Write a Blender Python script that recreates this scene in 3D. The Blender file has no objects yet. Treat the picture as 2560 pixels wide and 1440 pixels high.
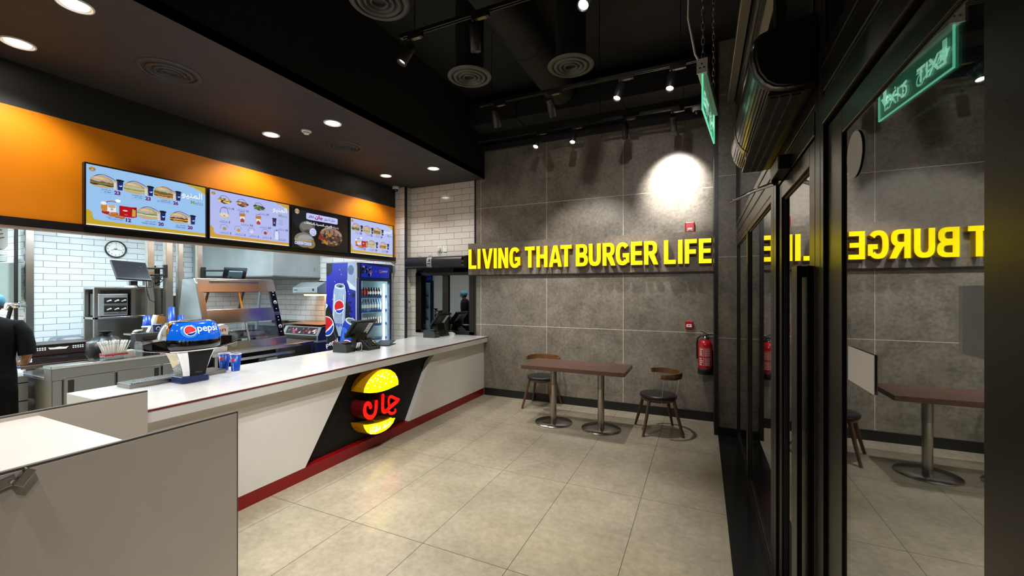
import bpy, math, random
from mathutils import Vector, Matrix
R = math.radians
random.seed(7)
S = bpy.context.scene
COL = S.collection

# ------------------------------------------------------------------ camera
cam = bpy.data.cameras.new('camera'); cam.sensor_width = 36; cam.lens = 1037 / 2560 * 36
cam.shift_y = 5.3 / 2560; cam.clip_start = 0.02; cam.clip_end = 100
CAM = bpy.data.objects.new('camera', cam); COL.objects.link(CAM)
CAM.location = (0, 0, 1.75); CAM.rotation_euler = (R(90), 0, R(24.64))
S.camera = CAM
# ------------------------------------------------------------------ night outside, exposure
W = bpy.data.worlds.new('night'); S.world = W; W.use_nodes = True
W.node_tree.nodes['Background'].inputs[0].default_value = (0.02, 0.024, 0.03, 1)
W.node_tree.nodes['Background'].inputs[1].default_value = 0.25
S.view_settings.view_transform = 'Standard'; S.view_settings.look = 'None'
S.view_settings.gamma = 1; S.view_settings.use_curve_mapping = False
S.view_settings.exposure = 0.0
S.cycles.use_denoising = True
S.cycles.max_bounces = 8; S.cycles.diffuse_bounces = 4; S.cycles.glossy_bounces = 4
S.cycles.transparent_max_bounces = 12; S.cycles.transmission_bounces = 6
S.cycles.sample_clamp_indirect = 4; S.cycles.caustics_reflective = False; S.cycles.caustics_refractive = False

# ------------------------------------------------------------------ lights of the place and added unseen fill spots (most luminaires are built below)
def spot(loc, target, power, deg, blend=0.5, col=(1, 0.955, 0.885), size=0.035):
    l = bpy.data.lights.new('spot_light', 'SPOT'); l.energy = power; l.color = col
    l.spot_size = R(deg); l.spot_blend = blend; l.shadow_soft_size = size
    o = bpy.data.objects.new('spot_light', l); COL.objects.link(o); o.location = loc
    o.rotation_euler = (Vector(target) - Vector(loc)).to_track_quat('-Z', 'Y').to_euler()
    return o
def area(loc, rot, sx, sy, power, col):
    l = bpy.data.lights.new('panel_light', 'AREA'); l.shape = 'RECTANGLE'; l.size = sx; l.size_y = sy
    l.energy = power; l.color = col
    o = bpy.data.objects.new('panel_light', l); COL.objects.link(o); o.location = loc; o.rotation_euler = rot
    return o
COOL = (0.76, 0.92, 1.0)
KITCHEN_PANELS = [(-7.9, 1.0), (-7.9, 3.4), (-6.3, 2.2), (-6.3, 4.4), (-6.2, 0.2), (-10.4, 1.0)]
for kx, ky in KITCHEN_PANELS:
    area((kx, ky, 3.02), (0, 0, 0), 0.58, 0.58, 120 if kx < -10 else 66, COOL)
DOWNLIGHTS = [(-3.72, 1.27), (-4.69, 1.29), (-3.745, 3.37), (-4.69, 3.31), (-3.74, 5.27), (-4.68, 5.28), (-3.72, -0.8), (-4.69, -0.8)]
for dx, dy in DOWNLIGHTS:
    spot((dx, dy, 3.595), (dx, dy, 0), 74, 122, 0.6, (1, 0.955, 0.89), 0.05)
# track heads, then added fill spots: (track, x, y, aim point, power, cone)
TRACK_Z = 3.92
TRACKS = [(2.86, -2.34, 0.0), (4.31, -2.36, 0.05), (5.34, -2.96, 0.1), (1.35, -2.3, 0.0), (-0.2, -2.3, 0.0)]  # the last two tracks are unseen, only positions for added fill spots
HEADS = [
    (0, -2.27, (-3.2, 1.6, 0.7), 165, 66), (0, -1.64, (-1.9, 3.9, 0.0), 165, 64), (0, -0.73, (-0.9, 0.6, 0.6), 85, 60),
    (1, -2.19, (-2.4, 5.9, 0.9), 165, 62), (1, -1.52, (-1.5, 6.1, 1.9), 185, 62), (1, -0.76, (-1.3, 2.6, 0.5), 100, 60), (1, -0.27, (-0.6, 2.5, 0.2), 95, 60),
    (2, -2.05, (-2.2, 2.9, 0.5), 100, 56), (2, -1.55, (-1.4, 3.3, 0.3), 100, 56), (2, -0.88, (-0.85, 6.0, 0.4), 150, 62), (2, -0.32, (-0.33, 6.13, 3.2), 380, 66),
    (3, -2.0, (-3.3, 1.5, 0.4), 150, 64), (3, -1.2, (-1.2, 2.1, 0.0), 90, 62), (3, -0.4, (-1.2, 6.1, 2.2), 150, 56), (3, -1.6, (-3.33, 3.6, 0.5), 170, 50),  # from here on: unseen spots, added to fill the near region
    (4, -2.0, (-2.6, 1.2, 0.5), 150, 62), (4, -1.0, (-1.0, 1.0, 0.0), 100, 62), (4, -0.6, (-2.27, 0.9, 0.6), 120, 50),
]
HEAD_Z = 3.70

# ------------------------------------------------------------------ materials
def lin(h):
    h = h.lstrip('#'); c = [int(h[i:i+2], 16) / 255 for i in (0, 2, 4)]
    return tuple((x / 12.92 if x <= 0.04045 else ((x + 0.055) / 1.055) ** 2.4) for x in c)
MATS = {}
def M(name, hexc='#808080', rough=0.5, metal=0.0, var=0.05, scale=14.0, bump=0.0, emit=0.0, ecol=None, coat=0.0, spec=0.5, alpha=1.0, stretch=None):
    """principled material whose colour and roughness wander a little with a noise texture"""
    if name in MATS: return MATS[name]
    m = bpy.data.materials.new(name); m.use_nodes = True; nt = m.node_tree; N = nt.nodes; L = nt.links
    b = N['Principled BSDF']; c = lin(hexc)
    b.inputs['Metallic'].default_value = metal
    b.inputs['Specular IOR Level'].default_value = spec
    b.inputs['Coat Weight'].default_value = coat; b.inputs['Coat Roughness'].default_value = 0.06
    tc = N.new('ShaderNodeTexCoord'); mp = N.new('ShaderNodeMapping'); no = N.new('ShaderNodeTexNoise')
    no.inputs['Scale'].default_value = scale; no.inputs['Detail'].default_value = 5
    if stretch: mp.inputs['Scale'].default_value = stretch
    L.new(tc.outputs['Object'], mp.inputs['Vector']); L.new(mp.outputs['Vector'], no.inputs['Vector'])
    cr = N.new('ShaderNodeMix'); cr.data_type = 'RGBA'
    cr.inputs['A'].default_value = tuple(x * (1 - var * 1.6) for x in c) + (1,)
    cr.inputs['B'].default_value = tuple(min(1, x * (1 + var * 1.6) + var * 0.002) for x in c) + (1,)
    L.new(no.outputs['Fac'], cr.inputs['Factor']); L.new(cr.outputs['Result'], b.inputs['Base Color'])
    mr = N.new('ShaderNodeMapRange'); mr.inputs['To Min'].default_value = max(0.01, rough * 0.8); mr.inputs['To Max'].default_value = min(1, rough * 1.2)
    L.new(no.outputs['Fac'], mr.inputs['Value']); L.new(mr.outputs['Result'], b.inputs['Roughness'])
    if bump:
        bp = N.new('ShaderNodeBump'); bp.inputs['Strength'].default_value = bump; bp.inputs['Distance'].default_value = 0.004
        L.new(no.outputs['Fac'], bp.inputs['Height']); L.new(bp.outputs['Normal'], b.inputs['Normal'])
    if emit:
        e = lin(ecol) if ecol else c
        b.inputs['Emission Color'].default_value = e + (1,); b.inputs['Emission Strength'].default_value = emit
    if alpha < 1: b.inputs['Alpha'].default_value = alpha
    MATS[name] = m
    return m
def grid_mat(name, plane, width, height, off, ox, oz, mortar, tilec, tilec2, groutc, rough, bump, msmooth=0.1, mottle=0.0, mscale=4.0, spec=0.5, rough_g=0.8):
    """tiles laid in a plane ('xz','yz','xy') with procedural joints; mottle adds the concrete clouding"""
    m = bpy.data.materials.new(name); m.use_nodes = True; nt = m.node_tree; N = nt.nodes; L = nt.links
    b = N['Principled BSDF']; b.inputs['Specular IOR Level'].default_value = spec
    tc = N.new('ShaderNodeTexCoord'); sp = N.new('ShaderNodeSeparateXYZ'); cb = N.new('ShaderNodeCombineXYZ')
    L.new(tc.outputs['Object'], sp.inputs[0])
    for k, a in enumerate(plane):
        ad = N.new('ShaderNodeMath'); ad.operation = 'ADD'; ad.inputs[1].default_value = 200 * (width if k == 0 else height) - (ox if k == 0 else oz)
        L.new(sp.outputs[a.upper()], ad.inputs[0]); L.new(ad.outputs[0], cb.inputs[k])
    br = N.new('ShaderNodeTexBrick'); br.offset = off; br.squash = 1
    br.inputs['Scale'].default_value = 1; br.inputs['Brick Width'].default_value = width; br.inputs['Row Height'].default_value = height
    br.inputs['Mortar Size'].default_value = mortar; br.inputs['Mortar Smooth'].default_value = msmooth; br.inputs['Bias'].default_value = 0
    br.inputs['Color1'].default_value = lin(tilec) + (1,); br.inputs['Color2'].default_value = lin(tilec2) + (1,); br.inputs['Mortar'].default_value = lin(groutc) + (1,)
    L.new(cb.outputs[0], br.inputs['Vector'])
    col = br.outputs['Color']
    if mottle:
        n1 = N.new('ShaderNodeTexNoise'); n1.inputs['Scale'].default_value = mscale; n1.inputs['Detail'].default_value = 8; n1.inputs['Roughness'].default_value = 0.65
        n2 = N.new('ShaderNodeTexNoise'); n2.inputs['Scale'].default_value = mscale * 8; n2.inputs['Detail'].default_value = 6; n2.inputs['Roughness'].default_value = 0.7
        L.new(tc.outputs['Object'], n1.inputs['Vector']); L.new(tc.outputs['Object'], n2.inputs['Vector'])
        mx = N.new('ShaderNodeMath'); mx.operation = 'MULTIPLY_ADD'; mx.inputs[1].default_value = 0.75
        L.new(n2.outputs['Fac'], mx.inputs[0]); L.new(n1.outputs['Fac'], mx.inputs[2])
        rg = N.new('ShaderNodeMapRange'); rg.inputs['From Min'].default_value = 0.62; rg.inputs['From Max'].default_value = 1.13
        rg.inputs['To Min'].default_value = 1 - mottle; rg.inputs['To Max'].default_value = 1 + mottle
        L.new(mx.outputs[0], rg.inputs['Value'])
        mul = N.new('ShaderNodeMix'); mul.data_type = 'RGBA'; mul.blend_type = 'MULTIPLY'; mul.inputs['Factor'].default_value = 1
        L.new(col, mul.inputs['A']); L.new(rg.outputs['Result'], mul.inputs['B'])
        keep = N.new('ShaderNodeMix'); keep.data_type = 'RGBA'; L.new(br.outputs['Fac'], keep.inputs['Factor']); L.new(mul.outputs['Result'], keep.inputs['A'])
        keep.inputs['B'].default_value = lin(groutc) + (1,)
        col = keep.outputs['Result']
    L.new(col, b.inputs['Base Color'])
    mr = N.new('ShaderNodeMapRange'); mr.inputs['To Min'].default_value = rough; mr.inputs['To Max'].default_value = rough_g
    L.new(br.outputs['Fac'], mr.inputs['Value']); L.new(mr.outputs['Result'], b.inputs['Roughness'])
    if bump:
        bp = N.new('ShaderNodeBump'); bp.invert = True; bp.inputs['Strength'].default_value = bump; bp.inputs['Distance'].default_value = 0.004
        L.new(br.outputs['Fac'], bp.inputs['Height']); L.new(bp.outputs['Normal'], b.inputs['Normal'])
    return m
def glass_mat(name, f0=0.06, tint=(0.9, 0.95, 0.93), rough=0.0, haze=0.0):
    """thin pane: a mirror that grows towards grazing angles over a clear sheet"""
    m = bpy.data.materials.new(name); m.use_nodes = True; nt = m.node_tree; N = nt.nodes; L = nt.links
    N.remove(N['Principled BSDF']); out = N['Material Output']
    tr = N.new('ShaderNodeBsdfTransparent'); tr.inputs[0].default_value = tint + (1,)
    gl = N.new('ShaderNodeBsdfGlossy'); gl.inputs['Roughness'].default_value = rough; gl.inputs[0].default_value = (1, 1, 1, 1)
    lw = N.new('ShaderNodeLayerWeight'); lw.inputs[0].default_value = 0.5
    pw = N.new('ShaderNodeMath'); pw.operation = 'POWER'; pw.inputs[1].default_value = 5; L.new(lw.outputs['Facing'], pw.inputs[0])
    ma = N.new('ShaderNodeMath'); ma.operation = 'MULTIPLY_ADD'; ma.inputs[1].default_value = 1 - f0; ma.inputs[2].default_value = f0; L.new(pw.outputs[0], ma.inputs[0])
    mx = N.new('ShaderNodeMixShader'); L.new(ma.outputs[0], mx.inputs[0]); L.new(tr.outputs[0], mx.inputs[1]); L.new(gl.outputs[0], mx.inputs[2])
    last = mx
    if haze:
        df = N.new('ShaderNodeBsdfDiffuse'); m2 = N.new('ShaderNodeMixShader'); m2.inputs[0].default_value = haze
        L.new(mx.outputs[0], m2.inputs[1]); L.new(df.outputs[0], m2.inputs[2]); last = m2
    L.new(last.outputs[0], out.inputs['Surface'])
    return m

BLACKPAINT = M('black_paint', '#201f1f', 0.6, var=0.15, scale=3, bump=0.15)
CEILPAINT = M('ceiling_black_paint', '#131313', 0.75, var=0.2, scale=2)
SOFFITPAINT = M('soffit_paint', '#262321', 0.66, var=0.22, scale=2.2, bump=0.1)
ORANGE = M('orange_paint', '#f08a00', 0.45, var=0.05, scale=4, bump=0.1)
WHITELAM = M('white_laminate', '#e4e2df', 0.38, var=0.03, scale=6)
WHITETOP = M('white_stone_top', '#d6d6d6', 0.16, var=0.05, scale=5, coat=0.2)
GREYLAM = M('taupe_laminate', '#b0a89f', 0.45, var=0.04, scale=5)
DARKEDGE = M('dark_edge_band', '#4a453f', 0.5)
BLACKLAM = M('black_laminate', '#141312', 0.5, var=0.1, spec=0.25)
STATIONTOP = M('station_white_top', '#c4c2be', 0.3, var=0.04, scale=5)
BLACKSAT = M('black_satin', '#08080b', 0.2, var=0.05, spec=0.2)
REDLAM = M('dark_red_laminate', '#86060f', 0.3, var=0.06)
REDEDGE = M('red_edge_line', '#6a0a0e', 0.4)
BASEB = M('baseboard_black', '#1b1b1c', 0.35)
FRAME = M('black_anodised_frame', '#35312d', 0.3, metal=0.8, var=0.05, scale=60)
FRAMED = M('frame_gasket', '#0c0c0c', 0.5)
STEEL = M('stainless_steel', '#96948f', 0.3, metal=1, var=0.03, scale=3)
STEELH = M('stainless_bright', '#b2afa9', 0.24, metal=1, var=0.03, scale=3)
GALV = M('galvanised_steel', '#b6bfc0', 0.42, metal=0.85, var=0.16, scale=3)
CHROME = M('chrome', '#e4e4e6', 0.06, metal=1, var=0.02)
BLACKPL = M('black_plastic', '#141414', 0.38, var=0.1)
BLACKGL = M('black_gloss', '#0a0a10', 0.05, var=0.05, coat=0.6)
DARKGREY = M('dark_grey_plastic', '#2c2e30', 0.45)
WHITEPL = M('white_plastic', '#e9e9e6', 0.35, var=0.02)
GREYPL = M('grey_plastic', '#8d9190', 0.5)
PAPER = M('white_paper', '#efefec', 0.7, var=0.02)
STEELD = M('stainless_grey', '#7d7a75', 0.33, metal=1, var=0.03, scale=3)
BLUE = M('cup_blue', '#0f49b0', 0.3, var=0.03)
NAVY = M('navy_blue', '#182554', 0.35, var=0.05)
REDP = M('signal_red', '#b3101c', 0.28, var=0.04)
WOOD = M('dark_walnut', '#5a4330', 0.42, var=0.3, scale=10, stretch=(6, 6, 1))
WOODB = M('walnut_backrest', '#6b4a28', 0.38, var=0.35, scale=9, stretch=(1, 1, 8))
LEATHER = M('black_vinyl', '#1d1e21', 0.36, var=0.08, scale=60, bump=0.05)
TABLETOP = M('brown_laminate', '#5d4138', 0.3, var=0.06, scale=12)
SPINDLE = M('metal_spindle', '#c9c3b6', 0.28, metal=0.9)
GLASS = glass_mat('shopfront_glass', 0.40, (0.75, 0.8, 0.8))
GLASS2 = glass_mat('shopfront_outer_glass', 0.32, (0.55, 0.6, 0.6))
GLASSB = glass_mat('drive_through_glass', 0.2, (0.35, 0.4, 0.42))
GLASSC = glass_mat('clear_glass', 0.03, (0.96, 0.98, 0.97))
ACRYL = glass_mat('clear_acrylic', 0.04, (0.9, 0.94, 0.95), 0.02, 0.06)
LAMP = M('lamp_glow', '#fff6e8', 0.4, emit=30, ecol='#fff3df', var=0)
LAMPOFF = M('lamp_lens', '#fff6e8', 0.4, emit=9, ecol='#fff3df', var=0)
LEDPANEL = M('led_panel', '#ffffff', 0.4, emit=6, ecol='#e4f4ff', var=0)
YELLOWLIT = M('yellow_lit_acrylic', '#ffe600', 0.35, emit=1.05, ecol='#ffe900', var=0)
YELLOWSIDE = M('yellow_letter_return', '#b07f00', 0.4, emit=0.03, ecol='#ff9d00', var=0.05)
REDLIT = M('red_lit_acrylic', '#ff1008', 0.35, emit=1.1, ecol='#ff0d08', var=0)
REDSIDE = M('red_letter_return', '#5b0a10', 0.4)
WHITELIT = M('white_lit_acrylic', '#ffffff', 0.35, emit=1.0, ecol='#fffbd0', var=0)
KTILE_YZ = grid_mat('kitchen_bevel_tile', 'yz', 0.302, 0.1012, 0.5, 2.729, 0.09, 0.004, '#e2ecf0', '#dce7ec', '#808a90', 0.12, 0.9, 0.35)
KTILE_XZ = grid_mat('kitchen_bevel_tile_end', 'xz', 0.302, 0.1065, 0.5, -4.86, 0.06, 0.004, '#e3e5e3', '#dcdfdd', '#7e8080', 0.12, 0.9, 0.35)
WTILE_XZ = grid_mat('white_bevel_tile', 'xz', 0.311, 0.1078, 0.5, -4.70, 0.055, 0.0035, '#dedbd2', '#d9d6cd', '#86827a', 0.12, 0.9, 0.35)
WTILE_YZ = grid_mat('white_bevel_tile_side', 'yz', 0.311, 0.1078, 0.5, 6.0, 0.055, 0.0035, '#dedbd2', '#d9d6cd', '#86827a', 0.12, 0.9, 0.35)
GTILE = grid_mat('grey_concrete_tile', 'xz', 1.1765, 0.9755, 0, -3.395, 1.174, 0.0035, '#7b756a', '#78726a', '#cfc8b4', 0.42, 0.3, 0.0, mottle=0.42, mscale=3.2)
GTILE_LOW = grid_mat('grey_concrete_tile_low', 'xz', 1.1765, 1.374, 0, -3.395, -0.2, 0.0035, '#7b756a', '#78726a', '#cfc8b4', 0.42, 0.3, 0.0, mottle=0.42, mscale=3.2)
GBAND = grid_mat('grey_concrete_band', 'xz', 2.353, 5, 0, -2.219, -2, 0.002, '#7b7368', '#7b7368', '#9a9384', 0.42, 0.0, 0.0, mottle=0.38, mscale=3.2)
FLOORM = grid_mat('floor_porcelain', 'xy', 0.6437, 1.276, 0, -3.044, 2.35, 0.0022, '#a69d8a', '#a39a88', '#40392f', 0.2, 0.2, 0.0, mottle=0.2, mscale=2.4, rough_g=0.7)
KFLOOR = grid_mat('kitchen_floor_tile', 'xy', 0.3, 0.3, 0, 0, 0, 0.004, '#b59a72', '#b19570', '#7a6a50', 0.4, 0.2, 0.1, mottle=0.15)
STONE = M('black_stone_strip', '#1a1a1b', 0.18, var=0.6, scale=90)
# ------------------------------------------------------------------ mesh helpers
class MB:
    """collects shapes and links them as ONE mesh object"""
    def __init__(s): s.v = []; s.f = []; s.m = []; s.sm = []; s.mats = []
    def mi(s, m):
        if m not in s.mats: s.mats.append(m)
        return s.mats.index(m)
    def add(s, vs, fs, m, smooth=False):
        o = len(s.v); s.v += [tuple(p) for p in vs]; k = s.mi(m)
        for f in fs: s.f.append([i + o for i in f]); s.m.append(k); s.sm.append(smooth)
        return s
    def box(s, x0, y0, z0, x1, y1, z1, m):
        x0, x1 = sorted((x0, x1)); y0, y1 = sorted((y0, y1)); z0, z1 = sorted((z0, z1))
        return s.add([(x0,y0,z0),(x1,y0,z0),(x1,y1,z0),(x0,y1,z0),(x0,y0,z1),(x1,y0,z1),(x1,y1,z1),(x0,y1,z1)],
                     [(0,3,2,1),(4,5,6,7),(0,1,5,4),(1,2,6,5),(2,3,7,6),(3,0,4,7)], m)
    def obox(s, c, size, m, rot=None):
        h = [x / 2 for x in size]; T = Matrix.Translation(Vector(c)) @ (rot.to_4x4() if rot else Matrix())
        b = MB().box(-h[0], -h[1], -h[2], h[0], h[1], h[2], m)
        return s.add([T @ Vector(p) for p in b.v], b.f, m)
    def ngon(s, pts, m): return s.add(pts, [tuple(range(len(pts)))], m)
    def prism(s, poly, plane, a, b, m, m2=None):
        """polygon in a plane ('xy','xz','yz') pushed from a to b along the third axis; m2 for the sides"""
        def P(p, t):
            return {'xy': (p[0], p[1], t), 'xz': (p[0], t, p[1]), 'yz': (t, p[0], p[1])}[plane]
        n = len(poly); area_ = sum(poly[i][0] * poly[(i+1) % n][1] - poly[(i+1) % n][0] * poly[i][1] for i in range(n))
        flip = (area_ < 0) != (plane == 'xz')
        if b < a: flip = not flip
        vs = [P(p, a) for p in poly] + [P(p, b) for p in poly]
        bot = tuple(range(n))[::-1]; top = tuple(range(n, 2 * n))
        sides = [(i, (i+1) % n, n + (i+1) % n, n + i) for i in range(n)]
        if flip: bot = bot[::-1]; top = top[::-1]; sides = [q[::-1] for q in sides]
        s.add(vs, [bot, top], m); s.add(vs, sides, m2 or m)
        return s
    def tube(s, pts, r, m, n=8, closed=False, smooth=True):
        pts = [Vector(p) for p in pts]; k = len(pts); rs = r if isinstance(r, (list, tuple)) else [r] * k
        vs = []; ref = None
        for i, p in enumerate(pts):
            a = pts[i-1] if (i or closed) else p; b = pts[(i+1) % k] if (i < k-1 or closed) else p
            t = (b - a); t = t.normalized() if t.length > 1e-9 else Vector((0, 0, 1))
            if ref is None: ref = Vector((0, 0, 1)) if abs(t.z) < 0.9 else Vector((1, 0, 0))
            u = (ref - t * ref.dot(t)); u = u.normalized() if u.length > 1e-6 else t.orthogonal().normalized()
            ref = u; w = t.cross(u)
            vs += [p + (u * math.cos(2*math.pi*j/n) + w * math.sin(2*math.pi*j/n)) * rs[i] for j in range(n)]
        fs = [(i*n+j, i*n+(j+1) % n, ((i+1) % k)*n+(j+1) % n, ((i+1) % k)*n+j) for i in range(k if closed else k-1) for j in range(n)]
        s.add(vs, fs, m, smooth)
        if not closed:
            s.add(vs[:n], [tuple(range(n))[::-1]], m); s.add(vs[-n:], [tuple(range(n))], m)
        return s
    def lathe(s, prof, m, c=(0, 0, 0), n=24, axis='z', smooth=True, cap=True):
        """profile of (radius, height) turned about an axis through c"""
        vs = []; A = {'z': lambda x, y, h: (x, y, h), 'x': lambda x, y, h: (h, x, y), 'y': lambda x, y, h: (y, h, x)}[axis]
        for r, h in prof:
            for j in range(n):
                p = A(r * math.cos(2*math.pi*j/n), r * math.sin(2*math.pi*j/n), h)
                vs.append((p[0]+c[0], p[1]+c[1], p[2]+c[2]))
        k = len(prof)
        fs = [(i*n+j, i*n+(j+1) % n, (i+1)*n+(j+1) % n, (i+1)*n+j) for i in range(k-1) for j in range(n)]
        s.add(vs, fs, m, smooth)
        if cap:
            s.add(vs[:n], [tuple(range(n))[::-1]], m); s.add(vs[-n:], [tuple(range(n))], m)
        return s
    def loft(s, rings, m, smooth=True, cap=True, ms=None):
        """rings of equal length joined in order; ms(i, j) may give another material per face"""
        n = len(rings[0]); vs = [p for r in rings for p in r]; o = len(s.v); s.v += [tuple(p) for p in vs]
        for i in range(len(rings)-1):
            for j in range(n):
                s.f.append([o+i*n+j, o+i*n+(j+1) % n, o+(i+1)*n+(j+1) % n, o+(i+1)*n+j])
                s.m.append(s.mi(ms(i, j) if ms else m)); s.sm.append(smooth)
        if cap:
            s.add(rings[0], [tuple(range(n))[::-1]], m); s.add(rings[-1], [tuple(range(n))], m)
        return s
    def ball(s, c, r, m, n=14, k=8, sx=1, sy=1, sz=1):
        prof = [(max(1e-4, r * math.sin(math.pi * i / k)), -r * math.cos(math.pi * i / k)) for i in range(k + 1)]
        b = MB().lathe(prof, m, (0, 0, 0), n, cap=False)
        return s.add([(p[0]*sx+c[0], p[1]*sy+c[1], p[2]*sz+c[2]) for p in b.v], b.f, m, True)
    def xform(s, T): s.v = [tuple(T @ Vector(p)) for p in s.v]; return s
    def merge(s, o, T=None):
        for f, k, sm in zip(o.f, o.m, o.sm):
            pass
        off = len(s.v); s.v += [tuple(T @ Vector(p)) if T else p for p in o.v]
        for f, k, sm in zip(o.f, o.m, o.sm): s.f.append([i + off for i in f]); s.m.append(s.mi(o.mats[k])); s.sm.append(sm)
        return s
    def mesh(s, name):
        me = bpy.data.meshes.new(name); me.from_pydata(s.v, [], s.f)
        for m in s.mats: me.materials.append(m)
        me.polygons.foreach_set('material_index', s.m); me.polygons.foreach_set('use_smooth', s.sm)
        me.update(); return me
    def obj(s, name, parent=None, bevel=0.0, seg=2, loc=None):
        o = bpy.data.objects.new(name, s.mesh(name)); COL.objects.link(o)
        if parent: o.parent = parent
        if loc: o.location = loc
        if bevel:
            b = o.modifiers.new('bevel', 'BEVEL'); b.width = bevel; b.segments = seg; b.limit_method = 'ANGLE'; b.angle_limit = R(40)
        return o
def B(*a): return MB().box(*a)
def tag(o, label=None, cat=None, group=None, kind=None):
    if label: o['label'] = label
    if cat: o['category'] = cat
    if group: o['group'] = group
    if kind: o['kind'] = kind
    return o
def thing(name, label, cat, loc=(0, 0, 0), rz=0.0, group=None):
    o = bpy.data.objects.new(name, None); COL.objects.link(o); o.location = loc; o.rotation_euler = (0, 0, rz)
    o.empty_display_size = 0.05
    return tag(o, label, cat, group)
def struct(name, mb, bevel=0.0, parent=None):
    o = mb.obj(name, parent, bevel)
    if not parent: o['kind'] = 'structure'
    return o
def dup(root, loc, rz=None, label=None, group=None):
    r = root.copy(); COL.objects.link(r); r.location = loc
    if rz is not None: r.rotation_euler = (0, 0, rz)
    if label: r['label'] = label
    if group: r['group'] = group
    for ch in list(root.children):
        c = ch.copy(); COL.objects.link(c); c.parent = r
        for g in ch.children:
            d = g.copy(); COL.objects.link(d); d.parent = c
    return r
def arc(cx, cy, r, a0, a1, n=8, ry=None):
    ry = ry or r
    return [(cx + r * math.cos(R(a0 + (a1-a0)*i/n)), cy + ry * math.sin(R(a0 + (a1-a0)*i/n))) for i in range(n+1)]
def rrect(x0, y0, x1, y1, r, n=4):
    return arc(x1-r, y1-r, r, 0, 90, n) + arc(x0+r, y1-r, r, 90, 180, n) + arc(x0+r, y0+r, r, 180, 270, n) + arc(x1-r, y0+r, r, 270, 360, n)
_TXT = {}
def glyphs(body, bold=0.0, ext=0.0):
    key = (body, bold, ext)
    if key not in _TXT:
        c = bpy.data.curves.new('lettering', 'FONT'); c.body = body; c.resolution_u = 3; c.offset = bold; c.extrude = ext
        o = bpy.data.objects.new('lettering', c); COL.objects.link(o)
        dg = bpy.context.evaluated_depsgraph_get(); me = bpy.data.meshes.new_from_object(o.evaluated_get(dg))
        vs = [tuple(v.co) for v in me.vertices]; fs = [tuple(p.vertices) for p in me.polygons]
        bpy.data.objects.remove(o); bpy.data.curves.remove(c); bpy.data.meshes.remove(me)
        xs = [v[0] for v in vs] or [0, 1]; ys = [v[1] for v in vs] or [0, 1]
        _TXT[key] = (vs, fs, min(xs), max(xs), min(ys), max(ys))
    return _TXT[key]
def text(mb, body, m, org, u, v, h=None, w=None, bold=0.0, anchor='l', cap=None):
    """flat lettering: lower-left corner org, along u, up v, fitted to height h and/or width w"""
    vs, fs, x0, x1, y0, y1 = glyphs(body, bold)
    org, u, v = Vector(org), Vector(u), Vector(v); gw = max(1e-6, x1 - x0); gh = max(1e-6, y1 - y0)
    sy = h / gh if h else w / gw; sx = w / gw if w else sy
    dx = {'l': 0, 'c': -gw * sx / 2, 'r': -gw * sx}[anchor]
    mb.add([org + u * ((p[0] - x0) * sx + dx) + v * ((p[1] - y0) * sy) for p in vs], fs, m)
    return gw * sx
def stroke(mb, pts, wd, m, P, taper=None):
    """a flat ribbon of width wd along 2-D points, mapped by P(x, y) into the place; round ends"""
    pts = [Vector(p) for p in pts]; n = len(pts)
    # smooth once (Catmull-Rom)
    out = []
    for i in range(n - 1):
        p0, p1, p2, p3 = pts[max(0, i-1)], pts[i], pts[i+1], pts[min(n-1, i+2)]
        for t in (0, .25, .5, .75):
            out.append(0.5 * ((2*p1) + (p2-p0)*t + (2*p0-5*p1+4*p2-p3)*t*t + (3*p1-p0-3*p2+p3)*t**3))
    out.append(pts[-1]); L_, R_ = [], []
    for i, p in enumerate(out):
        d = (out[min(i+1, len(out)-1)] - out[max(i-1, 0)]); d = d.normalized() if d.length > 1e-9 else Vector((1, 0)); nn = Vector((-d.y, d.x))
        w = wd * (taper(i / (len(out)-1)) if taper else 1) / 2
        L_.append(p + nn * w); R_.append(p - nn * w)
    vs = [P(p.x, p.y) for p in L_] + [P(p.x, p.y) for p in R_]; k = len(out)
    mb.add(vs, [(i, i+1, k+i+1, k+i) for i in range(k-1)], m)
    for c in (out[0], out[-1]):
        w = wd * (taper(0 if c is out[0] else 1) if taper else 1) / 2
        mb.ngon([P(c.x + w*math.cos(2*math.pi*j/10), c.y + w*math.sin(2*math.pi*j/10)) for j in range(10)], m)
def globe(mb, P, cx, cy, r, red, white, blue, dz=0.0):
    """round soft-drink emblem: red cap, white wave, blue bowl, white ring"""
    n = 28
    mb.ngon([P(cx + r*1.1*math.cos(2*math.pi*i/n), cy + r*1.1*math.sin(2*math.pi*i/n), 0) for i in range(n)], white)
    top = [(cx + r*math.cos(R(a)), cy + r*math.sin(R(a))) for a in range(8, 217, 10)]
    wave = [(cx - r*0.80 + 1.75*r*t, cy - r*0.58 + r*(0.06*math.sin(t*5) + 0.62*t**1.5)) for t in (0, .2, .4, .6, .8, 1)]
    mb.ngon([P(x, y, 1) for x, y in top + wave], red)
    bot = [(cx + r*math.cos(R(a)), cy + r*math.sin(R(a))) for a in range(232, 352, 10)]
    wave2 = [(cx + r*0.98 - 1.6*r*t, cy - r*0.14 - r*(0.50*t + 0.12*math.sin(t*4))) for t in (0.05, .25, .5, .75, 1)]
    mb.ngon([P(x, y, 1) for x, y in bot + wave2], blue)
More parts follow.
